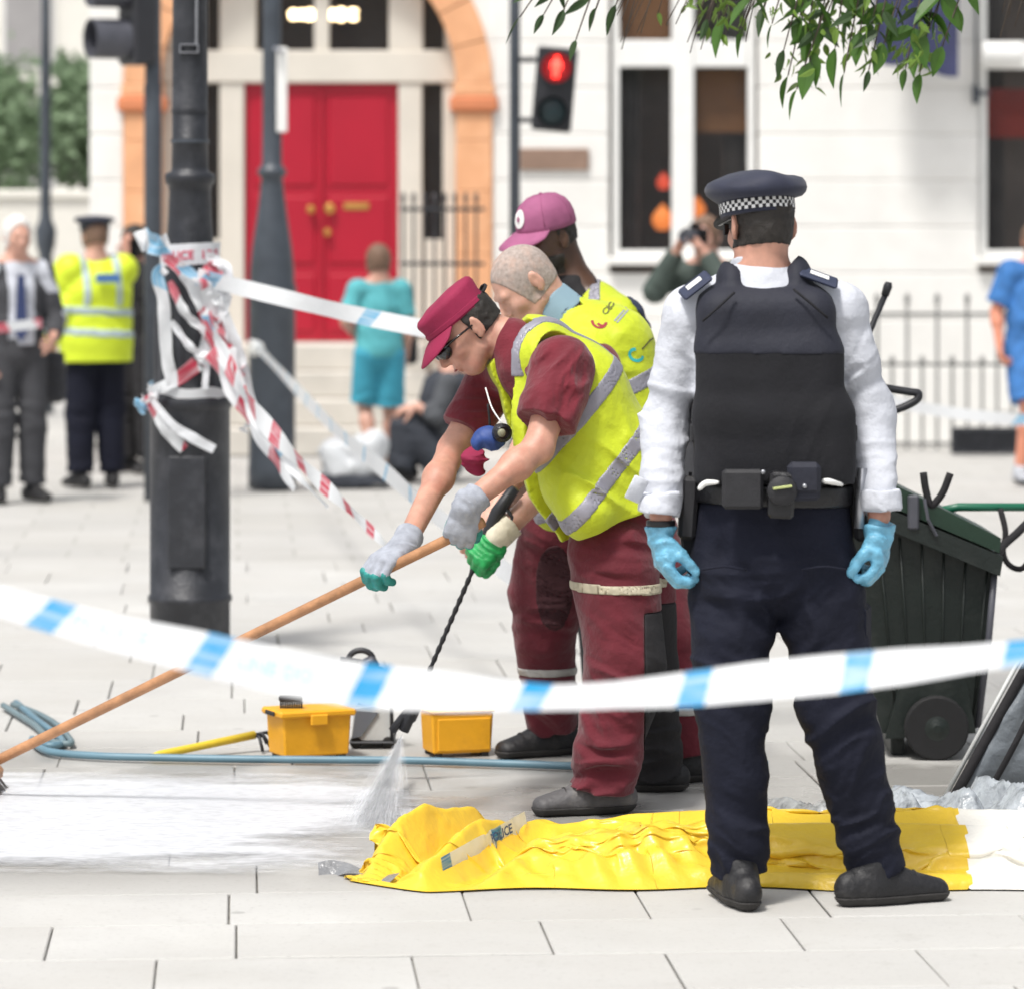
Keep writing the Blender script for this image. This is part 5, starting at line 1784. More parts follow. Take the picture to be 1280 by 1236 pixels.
def cap_disc(r0, r1, mt, nm, off):
    vv, ff = [], []
    n = 28
    for k in range(n):
        t = 2 * PI * k / n
        for rr in (r0, r1):
            ang = PI / 2 + (rr * math.cos(t)) / .100 + R(-2)
            z = .048 + rr * math.sin(t)
            r = np.interp(z, [p[1] for p in prof], [p[0] for p in prof]) + off
            vv.append((r * .87 * math.cos(ang), r * 1.06 * math.sin(ang), z))
    for k in range(n):
        q = 2 * k; ff.append((q, q + 1, (q + 3) % (2 * n), (q + 2) % (2 * n)))
    mk(nm, capv(vv), ff, mt, cap)
cap_disc(.002, .031, M_white, 'roundel', .003)
cap_disc(.002, .009, M_cap2, 'roundel_mark', .005)

# ------------------------------------------------------------------ people in the background
HF = .0085
def stand(px, Y, face, Hh=1.78, **ov):
    """upright pose; face = heading in degrees, 0 towards the camera, 90 to the right of the picture"""
    k = Hh / 1.78
    x = (px - 640) * Y / FPX
    t = R(face)
    fw = np.array([math.sin(t), -math.cos(t), 0])
    lf = np.cross([0, 0, 1], fw)
    base = np.array([x, Y, 0.0])
    def P(l, f, u): return base + k * (lf * l + fw * f + np.array([0, 0, u]))
    loc = dict(nb=(0, 0, 1.49), ch=(0, .01, 1.30), wa=(0, .02, 1.10), pe=(0, .0, .96), hc=(0, .03, 1.64))
    for e, s in (('L', 1), ('R', -1)):
        loc.update({'sh' + e: (s * .175, 0, 1.42), 'el' + e: (s * .225, -.02, 1.14), 'wr' + e: (s * .22, .06, .90), 'hi' + e: (s * .09, 0, .92),
                    'kn' + e: (s * .10, .02, .50), 'an' + e: (s * .11, -.01, .085)})
    loc.update({q: v for q, v in ov.items() if not q.startswith('d_')})
    J = {q: P(*v) for q, v in loc.items()}
    V = lambda l, f, u: lf * l + fw * f + np.array([0, 0, u])
    J['w'] = lf
    J['hf'] = V(*ov.get('d_head', (0, 1, -.1))); J['hu'] = V(*ov.get('d_up', (0, .1, 1)))
    for e, s in (('L', 1), ('R', -1)):
        J['to' + e] = nz(V(s * .25, 1, 0))
        dd = nz(J['wr' + e] - J['el' + e])
        J['hd' + e] = (dd, nz(V(-s * .8, .3, -.1)), s * -1 if e == 'L' else 1, (30, 40, 30))
    J['hdL'] = (J['hdL'][0], J['hdL'][1], 1, (30, 40, 30)); J['hdR'] = (J['hdR'][0], J['hdR'][1], -1, (30, 40, 30))
    J['k'] = k; J['base'] = base; J['P'] = P; J['V'] = V
    return J

def top_garment(J, mt, parent, sleeve=1.0, r=(.165, .175, .115), hem=.93, name='jacket', arm=(.068, .06, .05), seed=1.0, amp=.010, h=HF):
    k = J['k']; w = J['w']
    S = Shape()
    S.cone(J['pe'], J['pe'] - np.array([0, 0, .16]), (r[0] * k, r[2] * k), (r[0] * k, r[2] * k), .03, w)
    S.cone(J['pe'], J['wa'], (r[0] * k, r[2] * k), (r[0] * k, r[2] * k), .03, w)
    S.cone(J['wa'], J['ch'], (r[0] * k, r[2] * k), (r[1] * k, r[2] * k), .03, w)
    S.cone(J['ch'], J['nb'] + (J['ch'] - J['nb']) * .25, (r[1] * k, r[2] * k), (.09 * k, .08 * k), .03, w)
    zs_ = []
    for e in 'LR':
        S.cone(J['nb'] + (J['ch'] - J['nb']) * .4, J['sh' + e], .075 * k, arm[0] * k, .03)
        if sleeve > 1:
            S.cone(J['sh' + e], J['el' + e], arm[0] * k, arm[1] * k, .02)
            flatcone(S, J['el' + e], J['el' + e] + (J['wr' + e] - J['el' + e]) * (sleeve - 1), arm[1] * k, arm[2] * k, .02)
        else:
            flatcone(S, J['sh' + e], J['sh' + e] + (J['el' + e] - J['sh' + e]) * sleeve, arm[0] * k, arm[1] * k, .02)
        zs_.append((J['el' + e], .14, (.3, .3, 1), .05, amp))
    F = S.field(h)
    F.cut((0, 0, -1), np.array([0, 0, hem * k + J['base'][2]]))
    zs_ += [(J['wa'], .2, (.5, .2, .8), .07, amp), (J['ch'], .2, (.8, .3, .4), .09, amp * .7)]
    F.near(folds(zs_, seed, .004))
    return F, put(name, F, mt, parent)

def leg_garment(J, mt, parent, frac=2.0, r=(.105, .09, .078), name='trousers', seed=1.0, amp=.012, h=HF, waist=.165):
    k = J['k']; S = Shape()
    S.cone(J['pe'] + np.array([0, 0, .05]), J['pe'] - np.array([0, 0, .05]), (waist * k, .115 * k), (.172 * k, .125 * k), .03, J['w'])
    for e in 'LR':
        if frac > 1:
            S.cone(J['hi' + e], J['kn' + e], r[0] * k, r[1] * k, .02)
            flatcone(S, J['kn' + e], J['kn' + e] + (J['an' + e] - J['kn' + e]) * (frac - 1), r[1] * k, r[2] * k, .02)
        else:
            flatcone(S, J['hi' + e], J['hi' + e] + (J['kn' + e] - J['hi' + e]) * frac, r[0] * k, r[1] * k, .02)
    F = S.field(h)
    F.near(folds([(J['knL'], .16, (.2, .2, 1), .07, amp), (J['knR'], .16, (-.2, .2, 1), .07, amp), (J['anL'], .15, (.1, .1, 1), .05, amp), (J['anR'], .15, (.1, .1, 1), .05, amp)], seed, .004))
    return F, put(name, F, mt, parent)

def far_person(lab, J, skin, hairm, haircuts, hg=.012, shoes=M_shoeblk, group=None):
    t = thing('person', lab, 'person', J['base'], group)
    S = Shape(); add_body(S, J, J['k'], hands=True)
    put('body', S.field(.0078), skin, t)
    S = Shape(); add_head(S, J['hc'], J['hf'], J['hu'], J['nb'], J['k'], ear=False)
    if hairm: hair_from(S, J, hairm, t, .007, haircuts, hg, .004)
    for e in 'LR':
        if shoes: make_shoe(t, J['an' + e], J['to' + e], shoes, M_sole, ground=J['base'][2], h=.008, L=.28 * J['k'])
    return t
HAIR_STD = [(1, -.3, .045), (-.1, -1, .06)]
M_suit = mat('charcoal_suit', (.045, .046, .052), .85, .15, 8, .2, 40)
M_tie = mat('navy_tie', (.02, .035, .11), .5, .1)
M_hv2 = mat('hi_vis_jacket_yellow', (.66, .80, .03), .6, .08, 6, .3, 25)
M_bluegrey = mat('pale_blue_reflective', (.42, .52, .56), .5, .1, 20)

# suited man with a navy tie
J = stand(20, 24.6, 25, 1.80, wrL=(.16, .26, 1.02), elL=(.25, .02, 1.12))
p = far_person('white haired man in a charcoal suit and navy tie at the left edge', J, SK_LIGHT, M_hairw, HAIR_STD, .014, group='people by the far kerb')
F, o = top_garment(J, M_shirt, p, 1.2, (.155, .165, .108), .95, 'shirt')
V_ = J['V']; fwv = V_(0, 1, 0)
F, o = top_garment(J, M_suit, p, 1.92, (.17, .18, .118), .80, 'jacket', (.07, .062, .052), 2.0)
bpy.data.objects.remove(o, do_unlink=True)
op = np.maximum(np.abs(F.plane(J['w'], J['ch'])) - .085, -F.plane(fwv, J['ch'])); F.F = np.maximum(F.F, -op).astype(np.float32)
put('jacket', F, M_suit, p)
c = J['P'](0, .115, 1.40)
mk('tie', *prism([(J['P'](.028, 0, 0)[0] * 0 + c[0] - .022, c[2]), (c[0] + .022, c[2]), (c[0] + .04, c[2] - .36), (c[0], c[2] - .42), (c[0] - .04, c[2] - .36)][::-1], c[1] - .035, c[1] - .027), M_tie, p)
leg_garment(J, M_suit, p, 1.95)
bgp = thing('shoulder_bag', 'dark satchel hanging between the suited man and the hi-vis officer', 'bag', W(66, 500, 24.9))
S = Shape(); S.rbox(W(66, 472, 24.9), (.075, .05, .16), None, .04, 0); F = S.field(.01); F.near(folds([(W(66, 472, 24.85), .2, (.2, 0, 1), .08, .015)], 2)); put('bag_body', F, M_suit, bgp)
mk('strap', *tube(catmull([W(58, 445, 24.9), W(50, 400, 24.85), W(42, 352, 24.75)], 10), .012, 6), M_suit, bgp, smooth=True)

# hi-vis officer
J = stand(120, 25.9, 205, 1.79, elL=(.34, .08, 1.18), wrL=(.36, .30, 1.06), elR=(.26, .0, 1.16), wrR=(.23, .14, .98))
p = far_person('officer in a yellow hi-vis jacket and peaked hat at the left, back turned', J, SK_LIGHT, M_hairbr, HAIR_STD, group='people by the far kerb')
F, jk = top_garment(J, M_hv2, p, 1.97, (.245, .245, .175), .82, 'hi_vis_jacket', (.108, .096, .078), 3.0, .016)
for zz in (1.02, 1.16):
    B = F.copy().grow(.006).slab((.06, 0, 1), J['base'] + np.array([0, 0, zz]), .026)
    B.shell(F.F, .006); put('reflective_band', B, M_bluegrey, jk)
for sx in (-.11, .11):
    B = F.copy().grow(.006).slab(J['w'], J['P'](sx, 0, 1.3), .024).cut((0, 0, -1), J['base'] + np.array([0, 0, 1.19])); B.shell(F.F, .006); put('reflective_brace', B, M_bluegrey, jk)
c = J['P'](-.02, -.185, 1.37)
mk('back_badge', *xform(box(-.085, .085, -.006, .006, -.03, .03, .003), rotz(R(205 + 180) * 0 + R(25)), c + np.array([0, -.012, 0])), mat('badge_blue', (.08, .20, .45), .6, .1), jk)
leg_garment(J, M_navy, p, 1.97, (.115, .10, .085), seed=4)
hcx = J['hc'] + np.array([0, 0, .05])
cp = mk('cap', *lathe([(.10, -.01), (.10, .035), (.135, .055), (.138, .065), (.12, .08), (.05, .09), (.005, .092)], 24, hcx), M_capnavy, p, smooth=True)

# dark figure on the phone, half hidden behind the signal pole
J = stand(172, 27.4, -40, 1.74, elL=(.27, .12, 1.25), wrL=(.13, .16, 1.52))
p = far_person('dark haired person in dark clothes holding a phone behind the signal pole', J, SK_TAN, M_hairb, [(1, -.2, .05), (-.1, -1, .09)], .016, group='people by the far kerb')
top_garment(J, M_blackcloth, p, 1.95, name='jacket', seed=6); leg_garment(J, M_blackcloth, p, 1.95, seed=7)
ph = mk('phone', *xform(box(-.035, .035, -.005, .005, -.07, .07, .004), rotz(R(30)), J['wrL'] + np.array([.0, -.03, .08])), M_lens, None)
tag(ph, 'black phone held to the ear of the dark haired person', 'phone')

# woman in teal walking to the steps
J = stand(474, 27.3, 195, 1.60, elL=(.27, -.02, 1.18), wrL=(.20, .16, 1.12), knL=(.09, .10, .52), anL=(.09, -.12, .13), knR=(-.10, .05, .50), anR=(-.10, .02, .085))
p = far_person('woman in a teal top and blue skirt walking towards the red door', J, SK_LIGHT, M_hairbr, [(1, -.2, .05), (-.1, -1, .075)], .018, mat('tan_sandal', (.42, .27, .18), .6, .1))
M_teal = mat('teal_cotton', (.10, .42, .46), .8, .12, 8, .2, 30); M_bluesk = mat('bright_blue_cotton', (.05, .34, .47), .8, .12, 8, .2, 30)
top_garment(J, M_teal, p, .75, (.175, .178, .13), .90, 'blouse', (.08, .075, .06), 2.4)
leg_garment(J, M_bluesk, p, .92, (.115, .11, .09), 'shorts', 3.3, .014)
hb = thing('handbag', 'black handbag carried at the hip of the woman in teal', 'bag', W(506, 458, 27.85))
S = Shape(); S.rbox(W(506, 436, 27.85), (.09, .05, .11), None, .03, 0); F = S.field(.01); F.near(folds([(W(506, 436, 27.8), .15, (1, 0, .3), .06, .012)], 2)); put('bag_body', F, M_blackcloth, hb)
mk('strap', *tube(catmull([W(498, 420, 27.85), W(496, 385, 27.8), W(494, 352, 27.85)], 8), .01, 6), M_blackcloth, hb, smooth=True)

# seated figure in dark clothes at the foot of the steps
YS = 26.6
b_ = lambda px, py, Y=YS: W(px, py, Y)
J = dict(k=1.0, base=np.array([b_(545, 1)[0], YS, 0]), w=nz([.2, -1, 0]), nb=b_(562, 462), ch=b_(560, 495), wa=b_(556, 535), pe=b_(556, 570), hc=b_(556, 432), hf=[-.9, -.3, -.25], hu=[-.2, 0, 1],
         shL=b_(560, 478, YS - .17), elL=b_(545, 520, YS - .22), wrL=b_(520, 508, YS - .2), shR=b_(556, 478, YS + .17), elR=b_(540, 520, YS + .2), wrR=b_(518, 512, YS + .1),
         hiL=b_(550, 575, YS - .1), knL=b_(508, 535, YS - .14), anL=b_(500, 598, YS - .16), hiR=b_(550, 575, YS + .1), knR=b_(512, 532, YS + .1), anR=b_(504, 596, YS + .1), toL=nz([-1, -.2, 0]), toR=nz([-1, -.1, 0]))
J['anL'][2] = .085; J['anR'][2] = .085
J['hdL'] = (nz([-1, 0, -.2]), nz([0, .5, -1]), 1); J['hdR'] = (nz([-1, 0, -.2]), nz([0, -.2, -1]), -1)
p = far_person('person in dark clothes crouching by the grey bag at the door steps', J, SK_LIGHT, M_hairb, HAIR_STD)
M_dkgrey = mat('dark_slate_cloth', (.035, .04, .052), .85, .2, 8, .2, 30); M_gr = mat('grey_marl', (.30, .31, .33), .85, .15, 12, .2, 40)
top_garment(J, mat('slate_sweater', (.075, .08, .09), .85, .15, 12, .2, 40), p, 1.6, name='sweater', hem=.1, seed=3); leg_garment(J, M_dkgrey, p, 1.97, (.13, .11, .09), seed=5)
mk('waistcoat', *xform(lathe([(.15, -.17), (.19, -.15), (.2, 0), (.17, .14), (.10, .2)], 20, sx=1.0, sy=1.0), roty(R(4)), J['ch'] + np.array([0, 0, -.03])), M_dkgrey, p, smooth=True)

# photographer behind the officer
J = stand(884, 23.6, -25, 1.80, elL=(.24, .22, 1.32), wrL=(.08, .24, 1.55), elR=(-.26, .18, 1.32), wrR=(-.10, .22, 1.56))
p = far_person('photographer in a dark green jacket raising a camera, partly behind the officer', J, SK_LIGHT, M_hairbr, HAIR_STD)
top_garment(J, mat('dark_green_jacket', (.055, .075, .065), .8, .15, 10, .2, 40), p, 1.92, (.175, .18, .125), .85, 'jacket', (.075, .068, .055), 8.0)
leg_garment(J, M_suit, p, 1.95, seed=8)
cmr = thing('camera_body', 'black camera with a lens held to the photographer face', 'camera', J['P'](0, .17, 1.60))
Mq = rotz(R(-25))
mk('housing', *xform(box(-.07, .07, -.035, .035, -.045, .045, .01), Mq, J['P'](0, .18, 1.645)), M_lens, cmr)
mk('prism_hump', *xform(box(-.03, .03, -.03, .03, .0, .03, .008), Mq, J['P'](0, .18, 1.69)), M_lens, cmr)
mk('lens', *xform(lathe([(.036, 0), (.038, .08), (.042, .09), (.042, .14), (.034, .142), (.03, .13)], 20), Mq @ rotx(R(90)), J['P'](0, .215, 1.64)), M_hood, cmr, smooth=False)

# pedestrian in blue at the right edge
J = stand(1292, 26.4, 20, 1.76, elR=(-.26, -.04, 1.16), wrR=(-.27, .02, .94), elL=(.22, -.02, 1.14), knR=(-.10, .12, .52), anR=(-.13, .05, .085))
p = far_person('pedestrian in blue shirt and shorts with bare legs at the right edge', J, mat('skin_sunned', (.68, .27, .17), .5, .1, 18), M_hairbr, HAIR_STD, shoes=mat('grey_trainer', (.42, .44, .48), .6, .1))
M_blue = mat('blue_print_cotton', (.04, .16, .42), .8, .35, 14, .2, 30)
top_garment(J, M_blue, p, .8, (.20, .19, .14), .90, 'shirt', (.09, .09, .07), 2.2); leg_garment(J, M_blue, p, .92, (.125, .125, .1), 'shorts', 3.1)

# ------------------------------------------------------------------ printed marks on the grey-haired worker's vest
tgt, who = WGPRINT
M_printr = mat('print_dark_red', (.30, .02, .03), .7, .1); M_printt = mat('print_teal', (.03, .42, .42), .7, .1); M_printk = mat('print_olive', (.12, .12, .03), .7, .1)
drape_print(tgt, tgt, [arc(749, 402, 9, 8, 2.7, 5.9 - 6.28, 14, .5), arc(752, 403, 5.5, 4.5, -.2, 2.2, 8, .5)], M_printr, 'printed_mark', wd=.009)
drape_print(tgt, tgt, [arc(757.5, 389, 3.2, 4.2, 0, 6.2, 12, .6), line2((758, 383), (763, 387.5), (765, 386)), arc(764, 381.5, 2.6, 3.8, 0, 6.2, 12, .6)], M_printk, 'printed_letters', wd=.005)
drape_print(tgt, tgt, [line2((767, 373), (774, 380)), line2((767, 373), (769, 381)), line2((768.5, 377), (771.5, 377))], M_printr, 'printed_letters', wd=.005)
drape_print(tgt, tgt, [line2((768, 402), (783, 385)), line2((771, 404), (785, 388))], M_gr, 'printed_line', wd=.006)
drape_print(tgt, tgt, [arc(795, 444, 8.5, 7, -.3, 4.3, 16, .4)], M_printt, 'printed_ring', wd=.010)
drape_print(tgt, tgt, [line2((802, 437), (806, 433), (812, 426), (818, 422))], M_printk, 'printed_letters', wd=.006)

# ------------------------------------------------------------------ broom, lance, spray
M_wood = mat('worn_wood_handle', (.42, .21, .10), .55, .25, 22, .2, 60, dirt=(.16, .09, .05), dscale=14, damt=.5)
br = thing('broom', 'long wooden handled broom held by the stooping worker', 'broom', (BR0[0], BR0[1], 0))
mk('handle', *tube([BR0 + (BR1 - BR0) * t for t in np.linspace(0, 1.0, 14)], .0155, 12), M_wood, br, smooth=True)
hdv = nz(BR1 - BR0)
mk('broom_head', *xform(box(-.05, .05, -.2, .2, -.0, .045, .012), roty(R(8)), BR0 + np.array([0, 0, -.05])), M_wood, br)
vv, ff = [], []
rs2 = np.random.RandomState(4)
for k in range(240):
    x, y = rs2.uniform(-.045, .045), rs2.uniform(-.19, .19)
    p0 = BR0 + np.array([x, y, -.049]); p1 = np.array([p0[0] + x * .7, p0[1] + rs2.uniform(-.02, .02), .004])
    q = len(vv); e = np.array([.003, .0, 0])
    vv += [p0 - e, p0 + e, p1 + e, p1 - e]; ff.append((q, q + 1, q + 2, q + 3))
bo = mk('bristles', vv, ff, mat('grey_bristle', (.30, .29, .28), .8, .2), br); bo['kind'] = 'stuff'

ln = thing('pressure_lance', 'black pressure washer lance in the green gloved hand', 'lance', (LN1[0], LN1[1], 0))
ld = nz(LN1 - LN0)
tw = [LN0 + (LN1 - LN0) * t for t in np.linspace(.08, .90, 60)]
mk('tube', *tube(tw, [.0075 + .0018 * math.sin(i * 1.9) for i in range(60)], 8), M_webbing, ln, smooth=True)
mk('nozzle', *tube([LN0 + (LN1 - LN0) * t for t in (.86, .88, .9, .97, .98, 1.03)], [.012, .02, .023, .023, .018, .017], 12), M_sig, ln, smooth=True)
mk('side_nozzle', *tube([LN0 + (LN1 - LN0) * t + np.array([-.035 * (t - .86) / .17, 0, 0]) for t in (.90, .95, 1.03)], [.012, .012, .014], 10), M_sig, ln, smooth=True)
mk('grip', *tube([LN0 - ld * .06 + np.array([.03, 0, .02]), LN0, LN0 + ld * .16], [.018, .022, .018], 12), M_sig, ln, smooth=True)
mk('trigger', *tube(catmull([LN0 + np.array([.02, -.01, .02]), LN0 + np.array([.045, -.01, -.02]), LN0 + np.array([.03, -.01, -.07])], 8), .006, 6), M_sig, ln, smooth=True)
# spray: fine streaks fanning out of the nozzle
M_water = mat('spray_water', (.90, .92, .95), .3, .0, alpha=.13, spec=.4)
tip = LN0 + (LN1 - LN0) * 1.04
rs2 = np.random.RandomState(8)
vv, ff = [], []
aim = W(466, 1034, 11.25); aim[2] = .012
for k in range(16000):
    sx_ = np.clip(rs2.normal(0, .5), -1.3, 1.3)
    tgt_ = aim + np.array([sx_ * .085, rs2.uniform(-.12, .12), 0])
    t0 = rs2.rand() ** .6
    L = .05 + .09 * rs2.rand()
    d = nz(tgt_ - tip)
    p0 = tip + (tgt_ - tip) * t0 * .97
    p1 = p0 + d * L
    if p1[2] < .006: continue
    e = nz(np.cross(d, rs2.randn(3))) * (.0004 + .0008 * t0 * rs2.rand())
    q = len(vv); vv += [p0 - e, p0 + e, p1 + e * .3, p1 - e * .3]; ff.append((q, q + 1, q + 2, q + 3))
for k in range(500):       # fine splash where the jet lands
    p0 = aim + np.array([rs2.normal(0, .09), rs2.normal(0, .12), abs(rs2.normal(0, .008))])
    e = nz(rs2.randn(3)) * .0016; e2 = nz(np.cross(e, rs2.randn(3))) * .0016
    q = len(vv); vv += [p0 - e, p0 + e2, p0 + e, p0 - e2]; ff.append((q, q + 1, q + 2, q + 3))
sp = mk('water_spray', vv, ff, M_water, None)
tag(sp, 'fan of white water spraying from the lance nozzle onto the paving', 'water', kind='stuff')

# soapy water on the flags
def mask_sheet(x0, x1, y0, y1, step, fn, hfn, zb):
    nx, ny = int((x1 - x0) / step), int((y1 - y0) / step)
    X, Y = np.meshgrid(np.linspace(x0, x1, nx), np.linspace(y0, y1, ny), indexing='ij')
    P_ = np.stack([X, Y, np.zeros_like(X)], -1)
    M_ = fn(X, Y, P_)
    Z = zb + np.clip(hfn(X, Y, P_), 0, None) * np.clip(M_ * 4, 0, 1)
    idx = np.full(X.shape, -1); V = []; F_ = []
    keep = M_ > 0
    cell = keep[:-1, :-1] & keep[1:, :-1] & keep[1:, 1:] & keep[:-1, 1:]
    used = np.zeros_like(keep)
    used[:-1, :-1] |= cell; used[1:, :-1] |= cell; used[1:, 1:] |= cell; used[:-1, 1:] |= cell
    ids = np.nonzero(used); idx[ids] = np.arange(len(ids[0]))
    V = np.stack([X[ids], Y[ids], Z[ids]], -1)
    ci = np.nonzero(cell)
    F_ = np.stack([idx[ci[0], ci[1]], idx[ci[0] + 1, ci[1]], idx[ci[0] + 1, ci[1] + 1], idx[ci[0], ci[1] + 1]], 1)
    return V, F_.astype(np.int64)
def foam_mask(X, Y, P_):
    n = fbm(P_ * np.array([1.4, 4.2, 1]), 4)
    n2 = fbm(P_ * np.array([7, 16, 1]) + 9, 4)
    xr = -.40 + .30 * (fbm(P_ * np.array([0, 5, 0]) + 3, 3) - .5) + .10 * np.sin(Y * 5)
    e = np.minimum.reduce([(Y - 10.50) * 2.2, (12.30 - Y) * 1.0, (xr - X) * 1.8])
    return np.clip(e, -1, .75) + (n - .5) * 1.2 + (n2 - .5) * .45 + .10
V, Q = mask_sheet(-2.3, -.05, 10.3, 12.6, .0085, foam_mask, lambda X, Y, P_: .003 + .007 * fbm(P_ * 14, 3) * fbm(P_ * 4 + 5, 2), .0055)
def foam_material():
    m = bpy.data.materials.new('soap_foam_white'); m.use_nodes = True
    N, L = m.node_tree.nodes, m.node_tree.links; b = N['Principled BSDF']
    at = N.new('ShaderNodeAttribute'); at.attribute_name = 'cover'
    n = N.new('ShaderNodeTexNoise'); n.inputs['Scale'].default_value = 40; n.inputs['Detail'].default_value = 6
    mp = N.new('ShaderNodeMapping'); mp.inputs['Scale'].default_value = (.6, 1, 1); tc = N.new('ShaderNodeTexCoord'); L.new(tc.outputs['Object'], mp.inputs[0]); L.new(mp.outputs[0], n.inputs['Vector'])
    mr = N.new('ShaderNodeMapRange'); mr.inputs['From Min'].default_value = .3; mr.inputs['From Max'].default_value = .7; mr.inputs['To Min'].default_value = -.16; mr.inputs['To Max'].default_value = .14; L.new(n.outputs['Fac'], mr.inputs['Value'])
    ad = N.new('ShaderNodeMath'); ad.operation = 'ADD'; ad.use_clamp = True; L.new(at.outputs['Fac'], ad.inputs[0]); L.new(mr.outputs[0], ad.inputs[1])
    ml = N.new('ShaderNodeMath'); ml.operation = 'MULTIPLY'; L.new(ad.outputs[0], ml.inputs[0]); ml.inputs[1].default_value = .82; L.new(ml.outputs[0], b.inputs['Alpha'])
    b.inputs['Base Color'].default_value = (.74, .76, .80, 1); b.inputs['Roughness'].default_value = .4
    bp = N.new('ShaderNodeBump'); bp.inputs['Strength'].default_value = .12; bp.inputs['Distance'].default_value = .004; L.new(n.outputs['Fac'], bp.inputs['Height']); L.new(bp.outputs[0], b.inputs['Normal'])
    return m
fo = mk('soap_foam', V, Q, foam_material(), None, smooth=True)
P_ = V.copy(); P_[:, 2] = 0
cv = np.clip(foam_mask(V[:, 0], V[:, 1], P_) * 1.5, 0, 1).astype(np.float32)
at_ = fo.data.attributes.new('cover', 'FLOAT', 'POINT'); at_.data.foreach_set('value', cv)
tag(fo, 'white soapy foam spread over the flagstones in the left foreground', 'foam', kind='stuff')

# ------------------------------------------------------------------ yellow tarpaulin in the foreground
M_yel = mat('yellow_vinyl', (.78, .53, .04), .32, .07, 5, .15, 14, .10, 45, dirt=(.52, .30, .02), dscale=5, damt=.4)
M_wvinyl = mat('white_vinyl', (.80, .78, .72), .45, .06, 6, .3, 22)
tp = thing('tarpaulin', 'crumpled yellow tarpaulin with a white end lying behind the officer boots', 'tarpaulin', (.5, 10.5, 0))
def ridged(P_, ax, lam, ay, lam2, sd, sharp=1.5):
    ph = P_[..., 0] * ax[0] / lam + P_[..., 1] * ax[1] / lam + 1.4 * fbm(P_ * lam2 + sd, 3)
    return (1 - np.abs(2 * (ph - np.floor(ph)) - 1)) ** sharp
# the sheet is settled as cloth: it has more length than the strip of ground it lies on, so it buckles into folds
NU, NV = 200, 84
def tarp_front(x): return 10.16 + .035 * np.sin(x * 4.3) + .02 * np.sin(x * 11 + 1) + .16 * np.clip((-.22 - x) / .22, 0, 1) - .03 * np.exp(-((x - .28) / .22) ** 2)
def tarp_back(x): return 10.80 + .03 * np.sin(x * 3 + 2) - .10 * np.clip((-.22 - x) / .22, 0, 1)
def tarp_top(x):
    px = 640 + x * FPX / 10.6
    ty = np.interp(px, [425, 440, 470, 500, 533, 548, 575, 610, 650, 700, 750, 820, 900, 1000, 1205, 1400], [1084, 1062, 1028, 1002, 985, 998, 1002, 1006, 1016, 1030, 1024, 1013, 1008, 1008, 1006, 1004])
    return np.clip(EYE - (ty - HOR) * 10.62 / FPX, .012, 1)
X0, X1 = -.445, 1.62
rq = np.random.RandomState(12)
U, Vv = np.meshgrid(np.linspace(0, 1, NU), np.linspace(0, 1, NV), indexing='ij')
X = X0 + (X1 - X0) * U
Yg = tarp_front(X) + (tarp_back(X) - tarp_front(X)) * Vv
P0_ = np.stack([X, Yg, np.zeros_like(X)], -1)
wob = fbm(P0_ * np.array([3.2, 7, 1]) + 4.2, 3)
diag = np.sin((X * .75 - Yg * .66) * 34 + 5 * fbm(P0_ * 3 + 9, 2)) * np.clip((.10 - X) / .2, 0, 1) + np.sin(Yg * 30 + X * 4 + 5 * fbm(P0_ * 2.2, 2)) * np.clip((X - .0) / .2, 0, 1)
Zt = .02 + .05 * wob + .03 * diag + .004 * rq.rand(NU, NV)
Pc = np.stack([X, Yg, Zt], -1)
ex_x = 1.15 + .08 * np.exp(-((X - .28) / .2) ** 2)
rx = (X1 - X0) / (NU - 1) * ex_x
ry = .66 / (NV - 1) * (1.28 + .14 * np.exp(-((X - .28) / .25) ** 2) + .10 * np.clip((.0 - X) / .2, 0, 1))
diagl = np.sqrt(rx ** 2 + ry ** 2)
def relax(P, s0, s1, L, k, push=True):
    a_, b_ = P[s0], P[s1]
    d = b_ - a_
    n = np.sqrt((d * d).sum(-1)) + 1e-9
    c = (n - L) / n
    if not push: c = np.minimum(c, 0)
    c = (k * .5 * c)[..., None] * d
    P[s0] += c; P[s1] -= c
A_ = slice(None)
sets = []
for par in (0, 1):
    i0, i1 = slice(par, NU - 1, 2), slice(par + 1, NU, 2); sets.append(((i0, A_), (i1, A_), rx[i0, :], 1.0, True))
    j0, j1 = slice(par, NV - 1, 2), slice(par + 1, NV, 2); sets.append(((A_, j0), (A_, j1), ry[:, j0], 1.0, True))
    sets.append(((i0, slice(0, NV - 1)), (i1, slice(1, NV)), diagl[i0, :-1], .5, True)); sets.append(((i0, slice(1, NV)), (i1, slice(0, NV - 1)), diagl[i0, :-1], .5, True))
bend = []
for st, kk in ((2, .35), (4, .10)):
    for par in range(2 * st):
        pass
    for off in range(st):
        i0 = slice(off, NU - st, 2 * st); i1 = slice(off + st, NU, 2 * st)
        n_ = min(len(range(*i0.indices(NU))), len(range(*i1.indices(NU))))
        bend.append(((slice(off, off + 2 * st * n_, 2 * st), A_), (slice(off + st, off + st + 2 * st * n_, 2 * st), A_), st * (X1 - X0) / (NU - 1) * .97, kk))
        j0 = slice(off, NV - st, 2 * st); j1 = slice(off + st, NV, 2 * st)
        n_ = min(len(range(*j0.indices(NV))), len(range(*j1.indices(NV))))
        bend.append(((A_, slice(off, off + 2 * st * n_, 2 * st)), (A_, slice(off + st, off + st + 2 * st * n_, 2 * st)), st * .66 / (NV - 1) * .97, kk))
